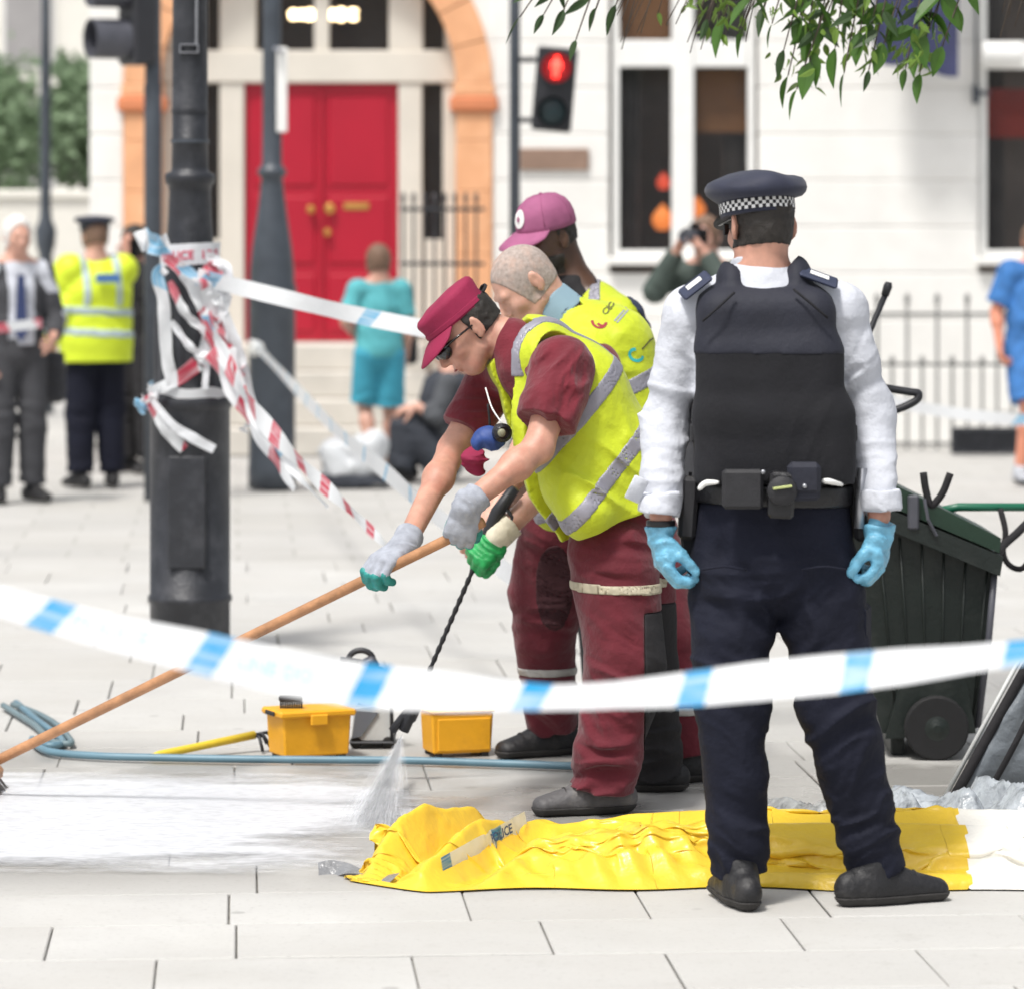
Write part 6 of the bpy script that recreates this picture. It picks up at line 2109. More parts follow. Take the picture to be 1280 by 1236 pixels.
def tarp_bed(x, y):
    yy = (y - tarp_front(x)) / (tarp_back(x) - tarp_front(x))
    P_ = np.stack([x, y, 0 * x], -1)
    b_ = np.clip(yy / .50, 0, 1) ** .75 * np.clip((1 - yy) / .14, 0, 1) ** .6
    lf = np.clip((.12 - x) / .16, 0, 1)
    f1 = ridged(P_, (.80, -.55), .165, 0, 1.6, 3.2, 1.0)
    f2 = ridged(P_, (.10, 1.0), .30, 0, 1.4, 7.5, 1.2)
    kx = np.exp(-(((x - .30) / .24) ** 2 + ((y - 10.34) / .16) ** 2))
    f3 = .5 * ridged(P_, (.9, .45), .085, 0, 4, 2.2, 1.0) + .5 * ridged(P_, (.3, .9), .11, 0, 4, 8.2, 1.0)
    lp_ = .30 - .14 * np.clip((x - .55) / .8, 0, 1); rt = np.clip((x - .42) / .12, 0, 1)
    st_ = .42 * np.clip(yy / .05, 0, 1) ** .6 + .58 * np.clip((yy - lp_) / .05, 0, 1)
    b_ = b_ * (1 - rt) + rt * st_ * np.clip((1 - yy) / .14, 0, 1) ** .6
    h_ = tarp_top(x) * b_ * (.62 + .38 * (lf * f1 + (1 - lf) * f2) - .10)
    h_ = h_ - lf * b_ * .105 * (1 - f1) + kx * (.085 * f3 + .005) * np.clip(yy / .06, 0, 1)
    return np.clip(h_, .004, tarp_top(x))
Vel = np.zeros_like(Pc)
Pc[..., 2] += tarp_bed(X, Yg)
for it in range(100):
    old = Pc.copy()
    Pc = Pc + Vel * .90
    Pc[..., 2] -= .0011
    for q in range(4):
        for s0, s1, L_, k_, pu in sets: relax(Pc, s0, s1, L_, k_, pu)
        for s0, s1, L_, k_ in bend: relax(Pc, s0, s1, L_, k_, False)
        x_ = np.clip(Pc[..., 0], X0, X1 + .1)
        Pc[..., 0] = x_
        Pc[..., 1] = np.clip(Pc[..., 1], tarp_front(x_), tarp_back(x_))
        yy_ = (Pc[..., 1] - tarp_front(x_)) / (tarp_back(x_) - tarp_front(x_))
        cap_ = tarp_top(x_) * np.clip(.50 + 1.0 * yy_, 0, 1) * np.clip((1.03 - yy_) / .12, .2, 1)
        if q == 0: bed_ = tarp_bed(x_, Pc[..., 1])
        Pc[..., 2] = np.clip(Pc[..., 2], bed_, np.maximum(cap_, bed_ + .012))
    Pc[:, 0, 1] = tarp_front(Pc[:, 0, 0]); Pc[:, 0, 2] = .005; Pc[:, -1, 2] = .006
    Vel = Pc - old
    fl_ = Pc[..., 2] < .006
    Vel[fl_] *= .3
G = Pc.reshape(-1, 3)
ii, jj = np.meshgrid(np.arange(NU - 1), np.arange(NV - 1), indexing='ij')
Q = np.stack([ii * NV + jj, (ii + 1) * NV + jj, (ii + 1) * NV + jj + 1, ii * NV + jj + 1], -1).reshape(-1, 4)
xsplit = W(1204, 1, 10.45)[0]
cx_ = (G[Q[:, 0], 0] + G[Q[:, 2], 0]) / 2 - (Vv.reshape(-1)[Q[:, 0]] - .5) * .03
def subset(mask):
    q = Q[mask]; used, inv = np.unique(q, return_inverse=True)
    return G[used], inv.reshape(-1, 4)
V1, Q1 = subset(cx_ <= xsplit)
sheet = mk('yellow_sheet', V1, Q1, M_yel, tp, smooth=True)
V2, Q2 = subset(cx_ > xsplit)
wpn = mk('white_panel', V2, Q2, M_wvinyl, tp, smooth=True)
for o_ in (sheet, wpn):
    sm_ = o_.modifiers.new('smooth', 'SUBSURF'); sm_.levels = 1; sm_.render_levels = 1
def patch(cs, n, bulge, sd, name, m, par, am=.018):
    A_, B_, C_, D_ = cs
    vv, ff = [], []
    for i in range(n + 1):
        for j in range(n + 1):
            s, t = i / n, j / n
            p = (A_ * (1 - s) + B_ * s) * (1 - t) + (D_ * (1 - s) + C_ * s) * t
            k = math.sin(PI * s) ** .6 * math.sin(PI * t) ** .6
            q = np.array([[p[0] * 9 + sd, p[2] * 9, t * 3]])
            p = p + np.array(bulge) * k + np.array([0, -1, .3]) * am * ((1 - abs(2 * ((t * 2.4 + .8 * float(fbm(q, 3)[0])) % 1) - 1)) - .4) * (k ** .5)
            vv.append(p)
    for i in range(n):
        for j in range(n):
            q = i * (n + 1) + j
            ff.append((q, q + n + 1, q + n + 2, q + 1))
    return mk(name, vv, ff, m, par, smooth=True)

# ------------------------------------------------------------------ barrier tape
def tape_mat(name, dark, period, duty, slant, base=(.80, .82, .84), alpha=1.0):
    m = bpy.data.materials.new(name)
    m.use_nodes = True
    N, L = m.node_tree.nodes, m.node_tree.links
    b = N['Principled BSDF']
    uv = N.new('ShaderNodeUVMap'); uv.uv_map = 'UVMap'
    sp_ = N.new('ShaderNodeSeparateXYZ'); L.new(uv.outputs[0], sp_.inputs[0])
    def M_(op, a, c):
        x = N.new('ShaderNodeMath'); x.operation = op
        for i, v in enumerate((a, c)):
            if v is None: continue
            if hasattr(v, 'is_linked'): L.new(v, x.inputs[i])
            else: x.inputs[i].default_value = v
        return x.outputs[0]
    t = M_('ADD', M_('DIVIDE', sp_.outputs[0], period), M_('MULTIPLY', sp_.outputs[1], slant))
    fr = M_('FRACT', t, None)
    lt = M_('LESS_THAN', fr, duty)
    mx = N.new('ShaderNodeMix'); mx.data_type = 'RGBA'; L.new(lt, mx.inputs['Factor'])
    mx.inputs['A'].default_value = (*base, 1); mx.inputs['B'].default_value = (*dark, 1)
    n0 = N.new('ShaderNodeTexNoise'); n0.inputs['Scale'].default_value = 5.0; L.new(uv.outputs[0], n0.inputs['Vector'])
    mq = N.new('ShaderNodeMapRange'); mq.inputs['From Min'].default_value = .35; mq.inputs['From Max'].default_value = .6; mq.inputs['To Min'].default_value = .45; mq.inputs['To Max'].default_value = 1.0; L.new(n0.outputs['Fac'], mq.inputs['Value'])
    L.new(M_('MULTIPLY', lt, mq.outputs[0]), mx.inputs['Factor'])
    L.new(mx.outputs['Result'], b.inputs['Base Color'])
    b.inputs['Roughness'].default_value = .35
    n = N.new('ShaderNodeTexNoise'); n.inputs['Scale'].default_value = 25; tc = N.new('ShaderNodeTexCoord'); L.new(tc.outputs['Object'], n.inputs['Vector'])
    bp = N.new('ShaderNodeBump'); bp.inputs['Strength'].default_value = .3; bp.inputs['Distance'].default_value = .01; L.new(n.outputs['Fac'], bp.inputs['Height']); L.new(bp.outputs[0], b.inputs['Normal'])
    tr = N.new('ShaderNodeBsdfTranslucent'); L.new(mx.outputs['Result'], tr.inputs['Color'])
    ms = N.new('ShaderNodeMixShader'); ms.inputs[0].default_value = .35
    L.new(b.outputs[0], ms.inputs[1]); L.new(tr.outputs[0], ms.inputs[2]); L.new(ms.outputs[0], N['Material Output'].inputs['Surface'])
    return m
C_BLUE = (.02, .34, .68)
M_tape_b = tape_mat('blue_white_tape', C_BLUE, .2597, .175, -.09)
M_tape_b2 = tape_mat('blue_white_tape_far', (.16, .46, .70), .83, .09, -.05)
M_tape_r = tape_mat('red_white_tape', (.60, .025, .07), .27, .36, .12)
M_ink_b = mat('tape_ink_pale_blue', (.42, .66, .80), .5, .05)
M_ink_r = mat('tape_ink_red', (.62, .03, .10), .5, .05)

class Ribbon:
    def __init__(s, C, Wd):
        s.C = np.asarray(C, float); s.W = np.asarray(Wd, float)      # centre line and half-width vectors
        seg = np.linalg.norm(np.diff(s.C, axis=0), axis=1)
        s.u = np.concatenate([[0], np.cumsum(seg)])
    def at(s, u, v, off=0):
        c = np.array([np.interp(u, s.u, s.C[:, k]) for k in range(3)]).T
        w = np.array([np.interp(u, s.u, s.W[:, k]) for k in range(3)]).T
        return c + w * (2 * v - 1)[..., None]
    def mesh(s, rows=4):
        n = len(s.C); V = []; F_ = []; uv = []
        for i in range(n):
            for j in range(rows + 1):
                v = j / rows
                V.append(s.C[i] + s.W[i] * (2 * v - 1)); uv.append((s.u[i], v))
        for i in range(n - 1):
            for j in range(rows):
                q = i * (rows + 1) + j
                F_.append((q, q + rows + 1, q + rows + 2, q + 1))
        return V, F_, uv
def ribbon(name, pts, half, mt, parent=None, n=80, up=(0, 0, 1), flutter=.0, twist=None, org=None):
    C = catmull(pts, n)
    hw = np.interp(np.linspace(0, 1, n), np.linspace(0, 1, len(half)), half) if hasattr(half, '__len__') else np.full(n, half)
    T = np.gradient(C, axis=0)
    Wd = []
    for i in range(n):
        t = nz(T[i]); u0 = np.array(up, float); u0 = nz(u0 - t * np.dot(u0, t))
        a_ = (twist[0] + (twist[1] - twist[0]) * i / (n - 1) if twist else 0) + flutter * math.sin(i * .33 + len(name))
        sd = np.cross(t, u0)
        Wd.append((u0 * math.cos(a_) + sd * math.sin(a_)) * hw[i])
    rb = Ribbon(C, Wd)
    V, F_, uv = rb.mesh()
    return mk(name, V, F_, mt, parent, smooth=True, uvs=uv, org=org), rb
def text_mesh(txt, size, bold=True):
    cu = bpy.data.curves.new('txt', 'FONT'); cu.body = txt; cu.size = size; cu.resolution_u = 2
    if bold: cu.offset = size * .02
    ob = bpy.data.objects.new('txt', cu); COL.objects.link(ob)
    dg = bpy.context.evaluated_depsgraph_get()
    me = bpy.data.meshes.new_from_object(ob.evaluated_get(dg))
    V = np.array([v.co[:] for v in me.vertices]); F_ = [tuple(p.vertices) for p in me.polygons]
    bpy.data.objects.remove(ob, do_unlink=True); bpy.data.curves.remove(cu); bpy.data.meshes.remove(me)
    return V, F_
def print_on(rb, txt, u0, vc, size, mt, parent, width, off=(0, -.0018, 0), flip=False, name='lettering', stretch=1.0):
    V, F_ = text_mesh(txt, size)
    u = u0 + V[:, 0] * stretch; v = vc + V[:, 1] / width
    P3 = rb.at(u, v) + np.array(off)
    return mk(name, P3, F_, mt, parent)

# foreground tape, sagging right across
YF = 6.25
ctr = [(-60, 737, 30), (0, 751, 34), (62, 769, 38), (150, 792, 44), (250, 815, 55), (350, 838, 60), (460, 856, 58), (560, 864, 50), (640, 869, 34), (700, 871, 28), (770, 868, 30), (860, 861, 42), (950, 851, 48), (1040, 842, 50), (1130, 832, 44), (1210, 823, 32), (1300, 812, 24), (1360, 805, 22)]
C, Wd = [], []
cc_ = catmull([W(x, y, YF) for x, y, w in ctr], 220)
ww = np.interp(np.linspace(0, 1, 220), np.linspace(0, 1, len(ctr)), [w for x, y, w in ctr])
T = np.gradient(cc_, axis=0)
for i in range(220):
    full = .0377
    cosv = min(1, .90 * ww[i] * YF / FPX / 2 / full)
    t = nz(T[i]); upv = nz(np.array([0, 0, 1]) - t * t[2]); sd = np.cross(t, upv)
    sgn = -1
    Wd.append(full * (upv * cosv + sd * sgn * math.sqrt(1 - cosv * cosv)))
rb1 = Ribbon(cc_, Wd)
V, F_, uv = rb1.mesh(6)
# shift the pattern so that a blue block stands at the photo's places
u_at = lambda px: float(np.interp(px, [640 + FPX * c[0] / c[1] for c in cc_], rb1.u))
uo = u_at(236)
uv = [(a_ - uo + .2597 * 10, b2) for a_, b2 in uv]
ft_ = mk('barrier_tape', V, F_, M_tape_b, None, smooth=True, uvs=uv, org=(0, YF, .8))
tag(ft_, 'blurred blue and white police tape sagging across the foreground', 'tape', 'police tapes')
for px, tx, sz in ((88, 'POLICE', .044), (296, 'LINE DO', .036), (500, 'NOT CROSS', .027), (735, 'POLICE LINE', .023), (925, 'DO NOT', .036), (1150, 'CROSS', .030)):
    print_on(rb1, tx, u_at(px), .36, sz, M_ink_b, ft_, .0754, stretch=.9)

# tape from the front lamp post to the right
o2, rb2 = ribbon('barrier_tape', [W(246, 346, 15.66), W(290, 357, 15.6), W(360, 374, 15.4), W(440, 393, 15.2), W(530, 411, 15.0), W(640, 432, 14.8), W(800, 470, 14.6), W(960, 520, 14.5)], .034, M_tape_b2, None, 70, flutter=.25, org=W(400, 380, 15.3))
tag(o2, 'white and pale blue tape stretching from the front lamp post behind the magenta cap', 'tape', 'police tapes')
o3, rb3 = ribbon('barrier_tape', [W(322, 434, 25.45), W(360, 475, 22), W(420, 537, 18.5), W(480, 588, 16.4), W(540, 640, 15), W(640, 720, 14.0)], [.034, .036, .04], M_tape_b2, None, 60, flutter=.15, org=W(420, 537, 18.5))
tag(o3, 'white tape running down from the rear lamp post past the grey bag', 'tape', 'police tapes')
kn_, kf = [], []
S = Shape(); S.ell(W(319, 434, 25.42), (.05, .04, .055), None, 0); F = S.field(.008); F.near(folds([(W(319, 434, 25.4), .1, (1, 0, 1), .03, .02)], 3, .006)); put('knot', F, M_white, o3)
# red tapes from the post towards the workers
o4, rb4 = ribbon('barrier_tape', [W(262, 440, 15.6), W(290, 485, 15.5), W(318, 532, 15.4), W(345, 575, 15.3), W(368, 612, 15.2)], [.035, .04, .034, .03, .012], M_tape_r, None, 60, flutter=.35, org=W(300, 500, 15.5))
tag(o4, 'short loose end of red and white tape hanging right of the front lamp post', 'tape', 'red and white tapes')
o5, rb5 = ribbon('barrier_tape', [W(258, 395, 15.65), W(285, 455, 15.5), W(320, 515, 15.2), (W(375, 578, 14.8)), W(425, 625, 14.4), W(470, 669, 14.0), W(494, 692, 13.8)], [.034, .036, .04, .034, .026, .018, .008], M_tape_r, None, 90, flutter=.3, org=W(320, 515, 15.2))
tag(o5, 'long red and white tape running from the lamp post down behind the gloved hand', 'tape', 'red and white tapes')
o6, rb6 = ribbon('barrier_tape', [W(255, 390, 15.66), W(282, 450, 15.52), W(318, 520, 15.25), W(360, 580, 14.95), W(410, 634, 14.6)], [.025, .034, .030, .02, .008], M_tape_b2, None, 70, flutter=.5, org=W(318, 520, 15.25))
tag(o6, 'blue and white tape twisted together with the red one right of the lamp post', 'tape', 'police tapes')

# tape wound round the lamp post
def wound(name, lab, z_px, r_px, half, mt, t0=0, t1=2 * PI, tilt=0.0, grp='tapes wound on the lamp post', wob=.0, n=60):
    z = EYE - (z_px - HOR) * sl1; r = r_px * sl1
    C, Wd = [], []
    for i in range(n):
        t = t0 + (t1 - t0) * i / (n - 1)
        C.append((xl1 + r * math.cos(t), YL + r * math.sin(t), z + tilt * math.cos(t) + wob * math.sin(5 * t)))
        Wd.append(np.array([.004 * math.sin(t * 9), .0, half]))
    rb = Ribbon(C, Wd); V, F_, uv = rb.mesh()
    o = mk(name, V, F_, mt, None, smooth=True, uvs=uv, org=(xl1, YL, z)); tag(o, lab, 'tape', grp)
    return o, rb
M_tape_w = mat('white_tape', (.78, .80, .83), .4, .06, 20, .3, 30, transl=.2)
ow, rw = wound('wound_tape', 'white tape with red lettering wound round the neck of the lamp post', 318, 37.5, .043, M_tape_w, R(150), R(390), .006)
ub = lambda t: (t - R(150)) / (R(390) - R(150)) * rw.u[-1]
print_on(rw, 'POLICE', ub(R(208)), .28, .048, M_ink_r, ow, .086, off=(0, -.003, 0))
print_on(rw, 'LINE', ub(R(298)), .28, .048, M_ink_r, ow, .086, off=(0, -.003, 0))
for t in ow.children: pass
ow2, _ = wound('wound_tape', 'crumpled white and blue tape wound round the rim of the lamp post base', 489, 52, .022, M_tape_b2, R(140), R(400), -.012, wob=.008)
def loose(lab, pts, half, mt, tw=None, fl=.3, n=50, grp='loose tape ends on the lamp post', up=(0, 0, 1)):
    o, rb = ribbon('tape_end', pts, half, mt, None, n, up=up, flutter=fl, twist=tw, org=pts[0])
    tag(o, lab, 'tape', grp); return o
yq = YL - .17
loose('pale blue tape tail sticking out left of the lamp post neck', [W(212, 305, yq), W(196, 308, yq - .02), W(182, 300, yq), W(172, 304, yq + .02)], [.045, .04, .05, .04], M_tape_b2, fl=.4)
loose('blue and white strip hanging down the left side of the lamp post', [W(206, 335, yq), W(197, 345, yq), W(204, 375, yq), W(206, 410, yq), W(209, 450, yq), W(216, 478, yq)], .026, M_tape_b2, up=(1, 0, 0), fl=.35)
loose('red and white strip crossing the lamp post from the neck to the right', [W(207, 322, yq), W(226, 336, yq), W(243, 358, yq), W(256, 385, yq), W(262, 412, yq), W(266, 440, yq)], [.022, .028, .036, .034, .03, .03], M_tape_r, up=(1, 0, .6), fl=.4)
loose('red tape running from the right down to the left rim of the post base', [W(264, 380, yq), W(263, 415, yq), W(254, 446, yq), W(230, 468, yq), W(207, 482, yq), W(186, 492, yq)], [.03, .03, .034, .03, .024, .02], M_tape_r, up=(.7, 0, .7), fl=.3)
loose('thin white strip hanging straight down beside the crossed tapes', [W(262, 415, yq), W(259, 450, yq), W(256, 487, yq)], .013, M_tape_w, up=(1, 0, 0), fl=.2)
loose('bunched red tape on the right shoulder of the lamp post', [W(250, 340, yq), W(262, 352, yq - .03), W(268, 385, yq - .02), W(280, 420, yq - .02), W(290, 462, yq - .04), W(303, 500, yq - .1)], [.03, .04, .045, .04, .035, .03], M_tape_r, up=(1, 0, .3), fl=.5)
loose('red tape tail hanging over the post base, ending in a red block', [W(184, 494, yq), W(196, 515, yq - .01), W(210, 538, yq - .01), W(230, 562, yq)], [.02, .026, .03, .022], M_tape_r, up=(.8, 0, .6), fl=.25)
loose('white tape tail hanging over the post base towards the right', [W(190, 500, yq - .01), W(215, 530, yq - .02), W(242, 548, yq - .02), W(268, 562, yq - .01)], [.012, .016, .022, .018], M_tape_w, up=(.3, 0, 1), fl=.2)
loose('curled tape knot at the left rim of the post base', [W(180, 496, yq), W(174, 503, yq - .01), W(180, 512, yq), W(190, 498, yq - .01), W(200, 486, yq)], .022, M_tape_b2, up=(.7, 0, .7), fl=.8)
labs = ['thin red tape strand looping low across the fluted part of the lamp post', 'white tape strand looping right of the lamp post neck', 'blue and white strand slung from the neck to the right of the post', 'red strand bulging out right of the post above the base rim', 'white strand dropping from the right shoulder to the base rim', 'red and white scrap twisted at the right of the base rim', 'pale strand crossing the red V on the lamp post', 'red scrap hanging at the right, just below the neck wrap']
tan = [([(212, 352), (232, 392), (258, 418), (284, 470)], M_tape_r, .016), ([(258, 318), (284, 340), (280, 385), (262, 412)], M_tape_w, .02), ([(222, 330), (262, 362), (292, 420), (318, 505)], M_tape_b2, .02), ([(262, 398), (296, 430), (300, 466), (284, 492)], M_tape_r, .022),
       ([(272, 350), (280, 400), (276, 450), (282, 488)], M_tape_w, .015), ([(282, 484), (300, 496), (312, 520), (304, 540)], M_tape_r, .024), ([(214, 402), (240, 436), (262, 446), (288, 474)], M_tape_w, .014), ([(258, 330), (270, 346), (266, 366), (276, 380)], M_tape_r, .026)]
for (pp, mm, hw_), lb in zip(tan, labs):
    loose(lb, [W(x_, y_, yq - .015 - .02 * rs.random()) for x_, y_ in pp], [hw_, hw_ * 1.3, hw_, hw_ * .8], mm, fl=.7, up=(rs.uniform(-.2, 1), 0, rs.uniform(.2, 1)))
# far tapes
o7, _ = ribbon('barrier_tape', [W(-60, 414, 24.0), W(0, 410, 24.1), W(52, 404, 24.2)], .030, M_tape_r, None, 20, flutter=.1, org=W(0, 410, 24.1)); tag(o7, 'red and white tape held across the suited man at the left edge', 'tape', 'red and white tapes')
o8, _ = ribbon('barrier_tape', [W(1090, 498, 23), W(1165, 512, 23), W(1230, 521, 23), W(1330, 528, 23)], .034, M_tape_b2, None, 30, flutter=.1, org=W(1200, 516, 23)); tag(o8, 'faint white tape stretched before the railings at the right', 'tape', 'police tapes')

# strip of tape lying on the tarpaulin
def ray_tarp(px, py):
    d = nz(W(px, py, 1.0) - np.array([0, 0, EYE])); best = None
    for ob in [c for c in tp.children]:
        me = ob.data; o0 = ORG[ob.name]
        if ob.name not in RC: RC[ob.name] = BVHTree.FromPolygons([tuple(np.array(v.co) + o0) for v in me.vertices], [tuple(q.vertices) for q in me.polygons])
        h_ = RC[ob.name].ray_cast(Vector((0, 0, EYE)), Vector(d))
        if h_[0] is not None and (best is None or h_[3] < best[3]): best = h_
    return best
RC = {}
pts = []
for t in np.linspace(0, 1, 24):
    x, y = 553 + (668 - 553) * t, 1086 + (1022 - 1086) * t
    h_ = ray_tarp(x, y)
    if h_: pts.append(np.array(h_[0]) + np.array([0, -.005, .006]))
o9, rb9 = ribbon('tape_strip', pts, .026, tape_mat('strip_tape', (.03, .22, .50), .30, .16, .0, (.76, .80, .84)), None, 40, up=(-.45, -.6, .7), org=pts[0])
tag(o9, 'short strip of blue and white tape lying on the yellow tarpaulin', 'tape')
print_on(rb9, 'POLICE', rb9.u[-1] * .58, .3, .036, mat('tape_ink_navy', (.03, .08, .25), .5, .05), o9, .052, off=(0, -.003, .001))
pts = [W(398, 1094, 10.42), W(425, 1092, 10.42), W(455, 1101, 10.35), W(490, 1103, 10.25)]
for q in pts: q[2] = max(q[2], .012)
oA, _ = ribbon('plastic_scrap', pts, .03, mat('clear_scrap', (.20, .205, .215), .25, .2, 20, .5, 40), None, 20, up=(.1, .9, .25), flutter=.5, org=pts[0]); tag(oA, 'grey scrap of plastic at the left tip of the yellow tarpaulin', 'plastic')

# ------------------------------------------------------------------ tools and boxes on the pavement
M_ybox = mat('yellow_plastic_box', (.80, .38, .012), .5, .08, 8, .15, 60, dirt=(.48, .22, .02), dscale=9, damt=.35)
def ybox(px0, px1, py0, py1, Y, rot, lab, rim):
    s = Y / FPX; wdt = (px1 - px0) * s; hgt = (py1 - py0) * s
    c = W((px0 + px1) / 2, 283 + 8428 / Y, Y); c[2] = 0
    t = thing('yellow_box', lab, 'box', c, 'yellow plastic boxes')
    Mz = rotz(R(rot)); w2 = wdt * .41; d2 = wdt * .27
    b0 = box(-w2, w2, -d2, d2, .012, hgt * .985, .006)
    v = np.asarray(b0[0]); k = .93 + .07 * v[:, 2:3] / hgt; v[:, :2] *= k
    mk('tub', *xform((v, b0[1]), Mz, c), M_ybox, t)
    r = hgt * .86
    if rim:
        mk('rim', *xform(join(box(-w2 - .012, w2 + .012, -d2 - .012, d2 + .012, r, hgt, .006)), Mz, c), M_ybox, t)
        mk('latch', *xform(box(-.03, .03, -d2 - .022, -d2 - .0125, r - .025, hgt - .012, .004), Mz, c), M_ybox, t)
        mk('handle_recess', *xform(box(-w2 - .018, -w2 - .0125, -.04, .04, r + .004, hgt - .004, .002), Mz, c), M_sole, t)
    else:
        mk('lid', *xform(box(-w2 - .004, w2 + .004, -d2 - .004, d2 + .004, hgt * .986, hgt + .008, .004), Mz, c), M_ybox, t)
        mk('label_panel', *xform(box(-w2 * .8, w2 * .9, -d2 * .985 - .004, -d2 * .9, hgt * .14, hgt * .86, .003), Mz, c), M_ybox, t)
    for sx in (-1, 1):
        for sy in (-1, 1): mk('foot', *xform(box(sx * w2 * .75 - .012, sx * w2 * .75 + .012, sy * d2 * .72 - .012, sy * d2 * .72 + .012, 0, .013), Mz, c), M_sole, t)
    return t, c, hgt
tb, cb_, hb_ = ybox(330, 442, 881, 943, 12.72, 24, 'yellow plastic box with an overhanging rim, the left one, a brush on top', True)
tb2, cb2, _ = ybox(522, 620, 884, 940, 12.78, 17, 'orange yellow plastic box beside the boot, the right one of the pair', False)
bs = thing('scrubbing_brush', 'small black brush lying on the left yellow box', 'brush', (cb_[0] - .05, cb_[1], hb_))
q0 = W(361, 878, 12.6)
mk('brush_back', *box(q0[0] - .038, q0[0] + .038, cb_[1] - .035, cb_[1] - .005, hb_ + .022, hb_ + .042, .005), M_sig, bs)
for k in range(10):
    x = q0[0] - .034 + .0075 * k
    mk('bristle_row', *box(x, x + .005, cb_[1] - .033, cb_[1] - .008, hb_ + .001, hb_ + .0218), M_blackcloth, bs)
# pump trolley between the boxes
YQ = 13.0
c0 = W(468, 283 + 8428 / YQ, YQ); c0[2] = 0
pt_ = thing('pump_trolley', 'small grey pump trolley with a black valve standing between the yellow boxes', 'trolley', c0)
qx = lambda px: W(px, 1, YQ)[0]
qz = lambda py: EYE - (py - HOR) * YQ / FPX
M_lgrey = mat('light_grey_plastic', (.50, .51, .50), .5, .12, 10)
v, f_ = prism([(qx(440), qz(921)), (qx(492), qz(921)), (qx(490), qz(884)), (qx(468), qz(878)), (qx(444), qz(882))], YQ - .08, YQ + .12)
mk('tank', v, f_, M_lgrey, pt_)
mk('side_panel', *prism([(qx(441), qz(918)), (qx(452), qz(916)), (qx(474), qz(886)), (qx(446), qz(884))], YQ - .088, YQ - .081), mat('slate_panel', (.13, .14, .16), .5, .1), pt_)
mk('base_plate', *box(qx(438), qx(494), YQ - .1, YQ + .14, .018, qz(921) - .002, .006), M_sig, pt_)
for px in (446, 486):
    mk('wheel', *xform(lathe([(.018, -.012), (.02, -.01), (.02, .01), (.018, .012)], 14), rotx(R(90)), (qx(px), YQ - .07, .02)), M_sole, pt_, smooth=False)
    mk('wheel', *xform(lathe([(.018, -.012), (.02, -.01), (.02, .01), (.018, .012)], 14), rotx(R(90)), (qx(px), YQ + .1, .02)), M_sole, pt_, smooth=False)
mk('frame_post', *tube([(qx(491), YQ - .09, .03), (qx(490), YQ - .09, qz(845))], .006, 8), M_sig, pt_, smooth=True)
mk('frame_post', *tube([(qx(446), YQ + .1, .03), (qx(452), YQ + .0, qz(838))], .006, 8), M_sig, pt_, smooth=True)
mk('crossbar', *tube([(qx(426), YQ - .05, qz(822)), (qx(450), YQ - .05, qz(825)), (qx(478), YQ - .06, qz(836)), (qx(490), YQ - .09, qz(846))], .010, 8), M_sig, pt_, smooth=True)
mk('valve_handle', *tube([(qx(452) + .045 * math.cos(t) * .9, YQ - .06, qz(822) + .032 * math.sin(t)) for t in np.linspace(.0, PI * 1.1, 12)], .010, 8), M_sig, pt_, smooth=True)
mk('valve', *xform(lathe([(.02, -.03), (.026, -.02), (.026, .02), (.016, .03)], 14), roty(R(60)), (qx(462), YQ - .06, qz(828))), M_hood, pt_, smooth=True)
# yellow-handled tool
tl_ = thing('hand_tool', 'yellow handled tool lying on the pavement left of the left yellow box', 'tool', (W(250, 1, 12.7)[0], 12.7, 0))
P0, P1 = W(186, 946, 12.62), W(318, 920, 12.85); P0[2] = .014; P1[2] = .055
mk('handle', *tube([P0, P0 + (P1 - P0) * .1, P0 + (P1 - P0) * .5, P1], [.006, .013, .013, .014], 10), mat('yellow_grip', (.70, .52, .04), .5, .1), tl_, smooth=True)
for k in range(4):
    e = np.array([.03 + .012 * k, .02 * (k - 1.5), .02 * (k % 2) - .035 + .005])
    mk('prong', *tube([P1, P1 + e * .6 + np.array([0, 0, .012]), np.array([P1[0] + e[0], P1[1] + e[1] * 1.5, .008 + .02 * (k % 2)])], .006, 6), M_sig, tl_, smooth=True)
# hoses
M_hose = mat('blue_grey_hose', (.12, .22, .28), .45, .12, 10)
hp_ = []
for px, py in ((20, 884), (45, 905), (78, 932), (60, 938), (40, 930), (60, 945), (120, 951), (190, 953), (300, 955), (420, 956), (520, 957), (640, 961), (740, 964), (840, 960), (960, 962)):
    Y = 8428 / (py - 283); q = W(px, py, Y); q[2] = .0175; hp_.append(q)
hp_[0][2] = .017
h1_ = mk('hose', *tube(catmull(hp_, 160), .0125, 8), M_hose, None, smooth=True); tag(h1_, 'blue grey water hose lying along the pavement past the boxes', 'hose', 'hoses')
hp_ = []
for px, py in ((4, 888), (20, 898), (42, 912), (55, 924), (66, 934), (88, 936), (86, 929), (70, 912), (44, 897), (16, 887)):
    Y = 8428 / (py - 283); q = W(px, py, Y); q[2] = .0195; hp_.append(q)
h2_ = mk('hose', *tube(catmull(hp_, 90), .011, 8), mat('teal_grey_hose', (.14, .20, .22), .5, .12, 10), None, smooth=True); tag(h2_, 'looped teal grey hose end at the left edge beyond the broom handle', 'hose', 'hoses')

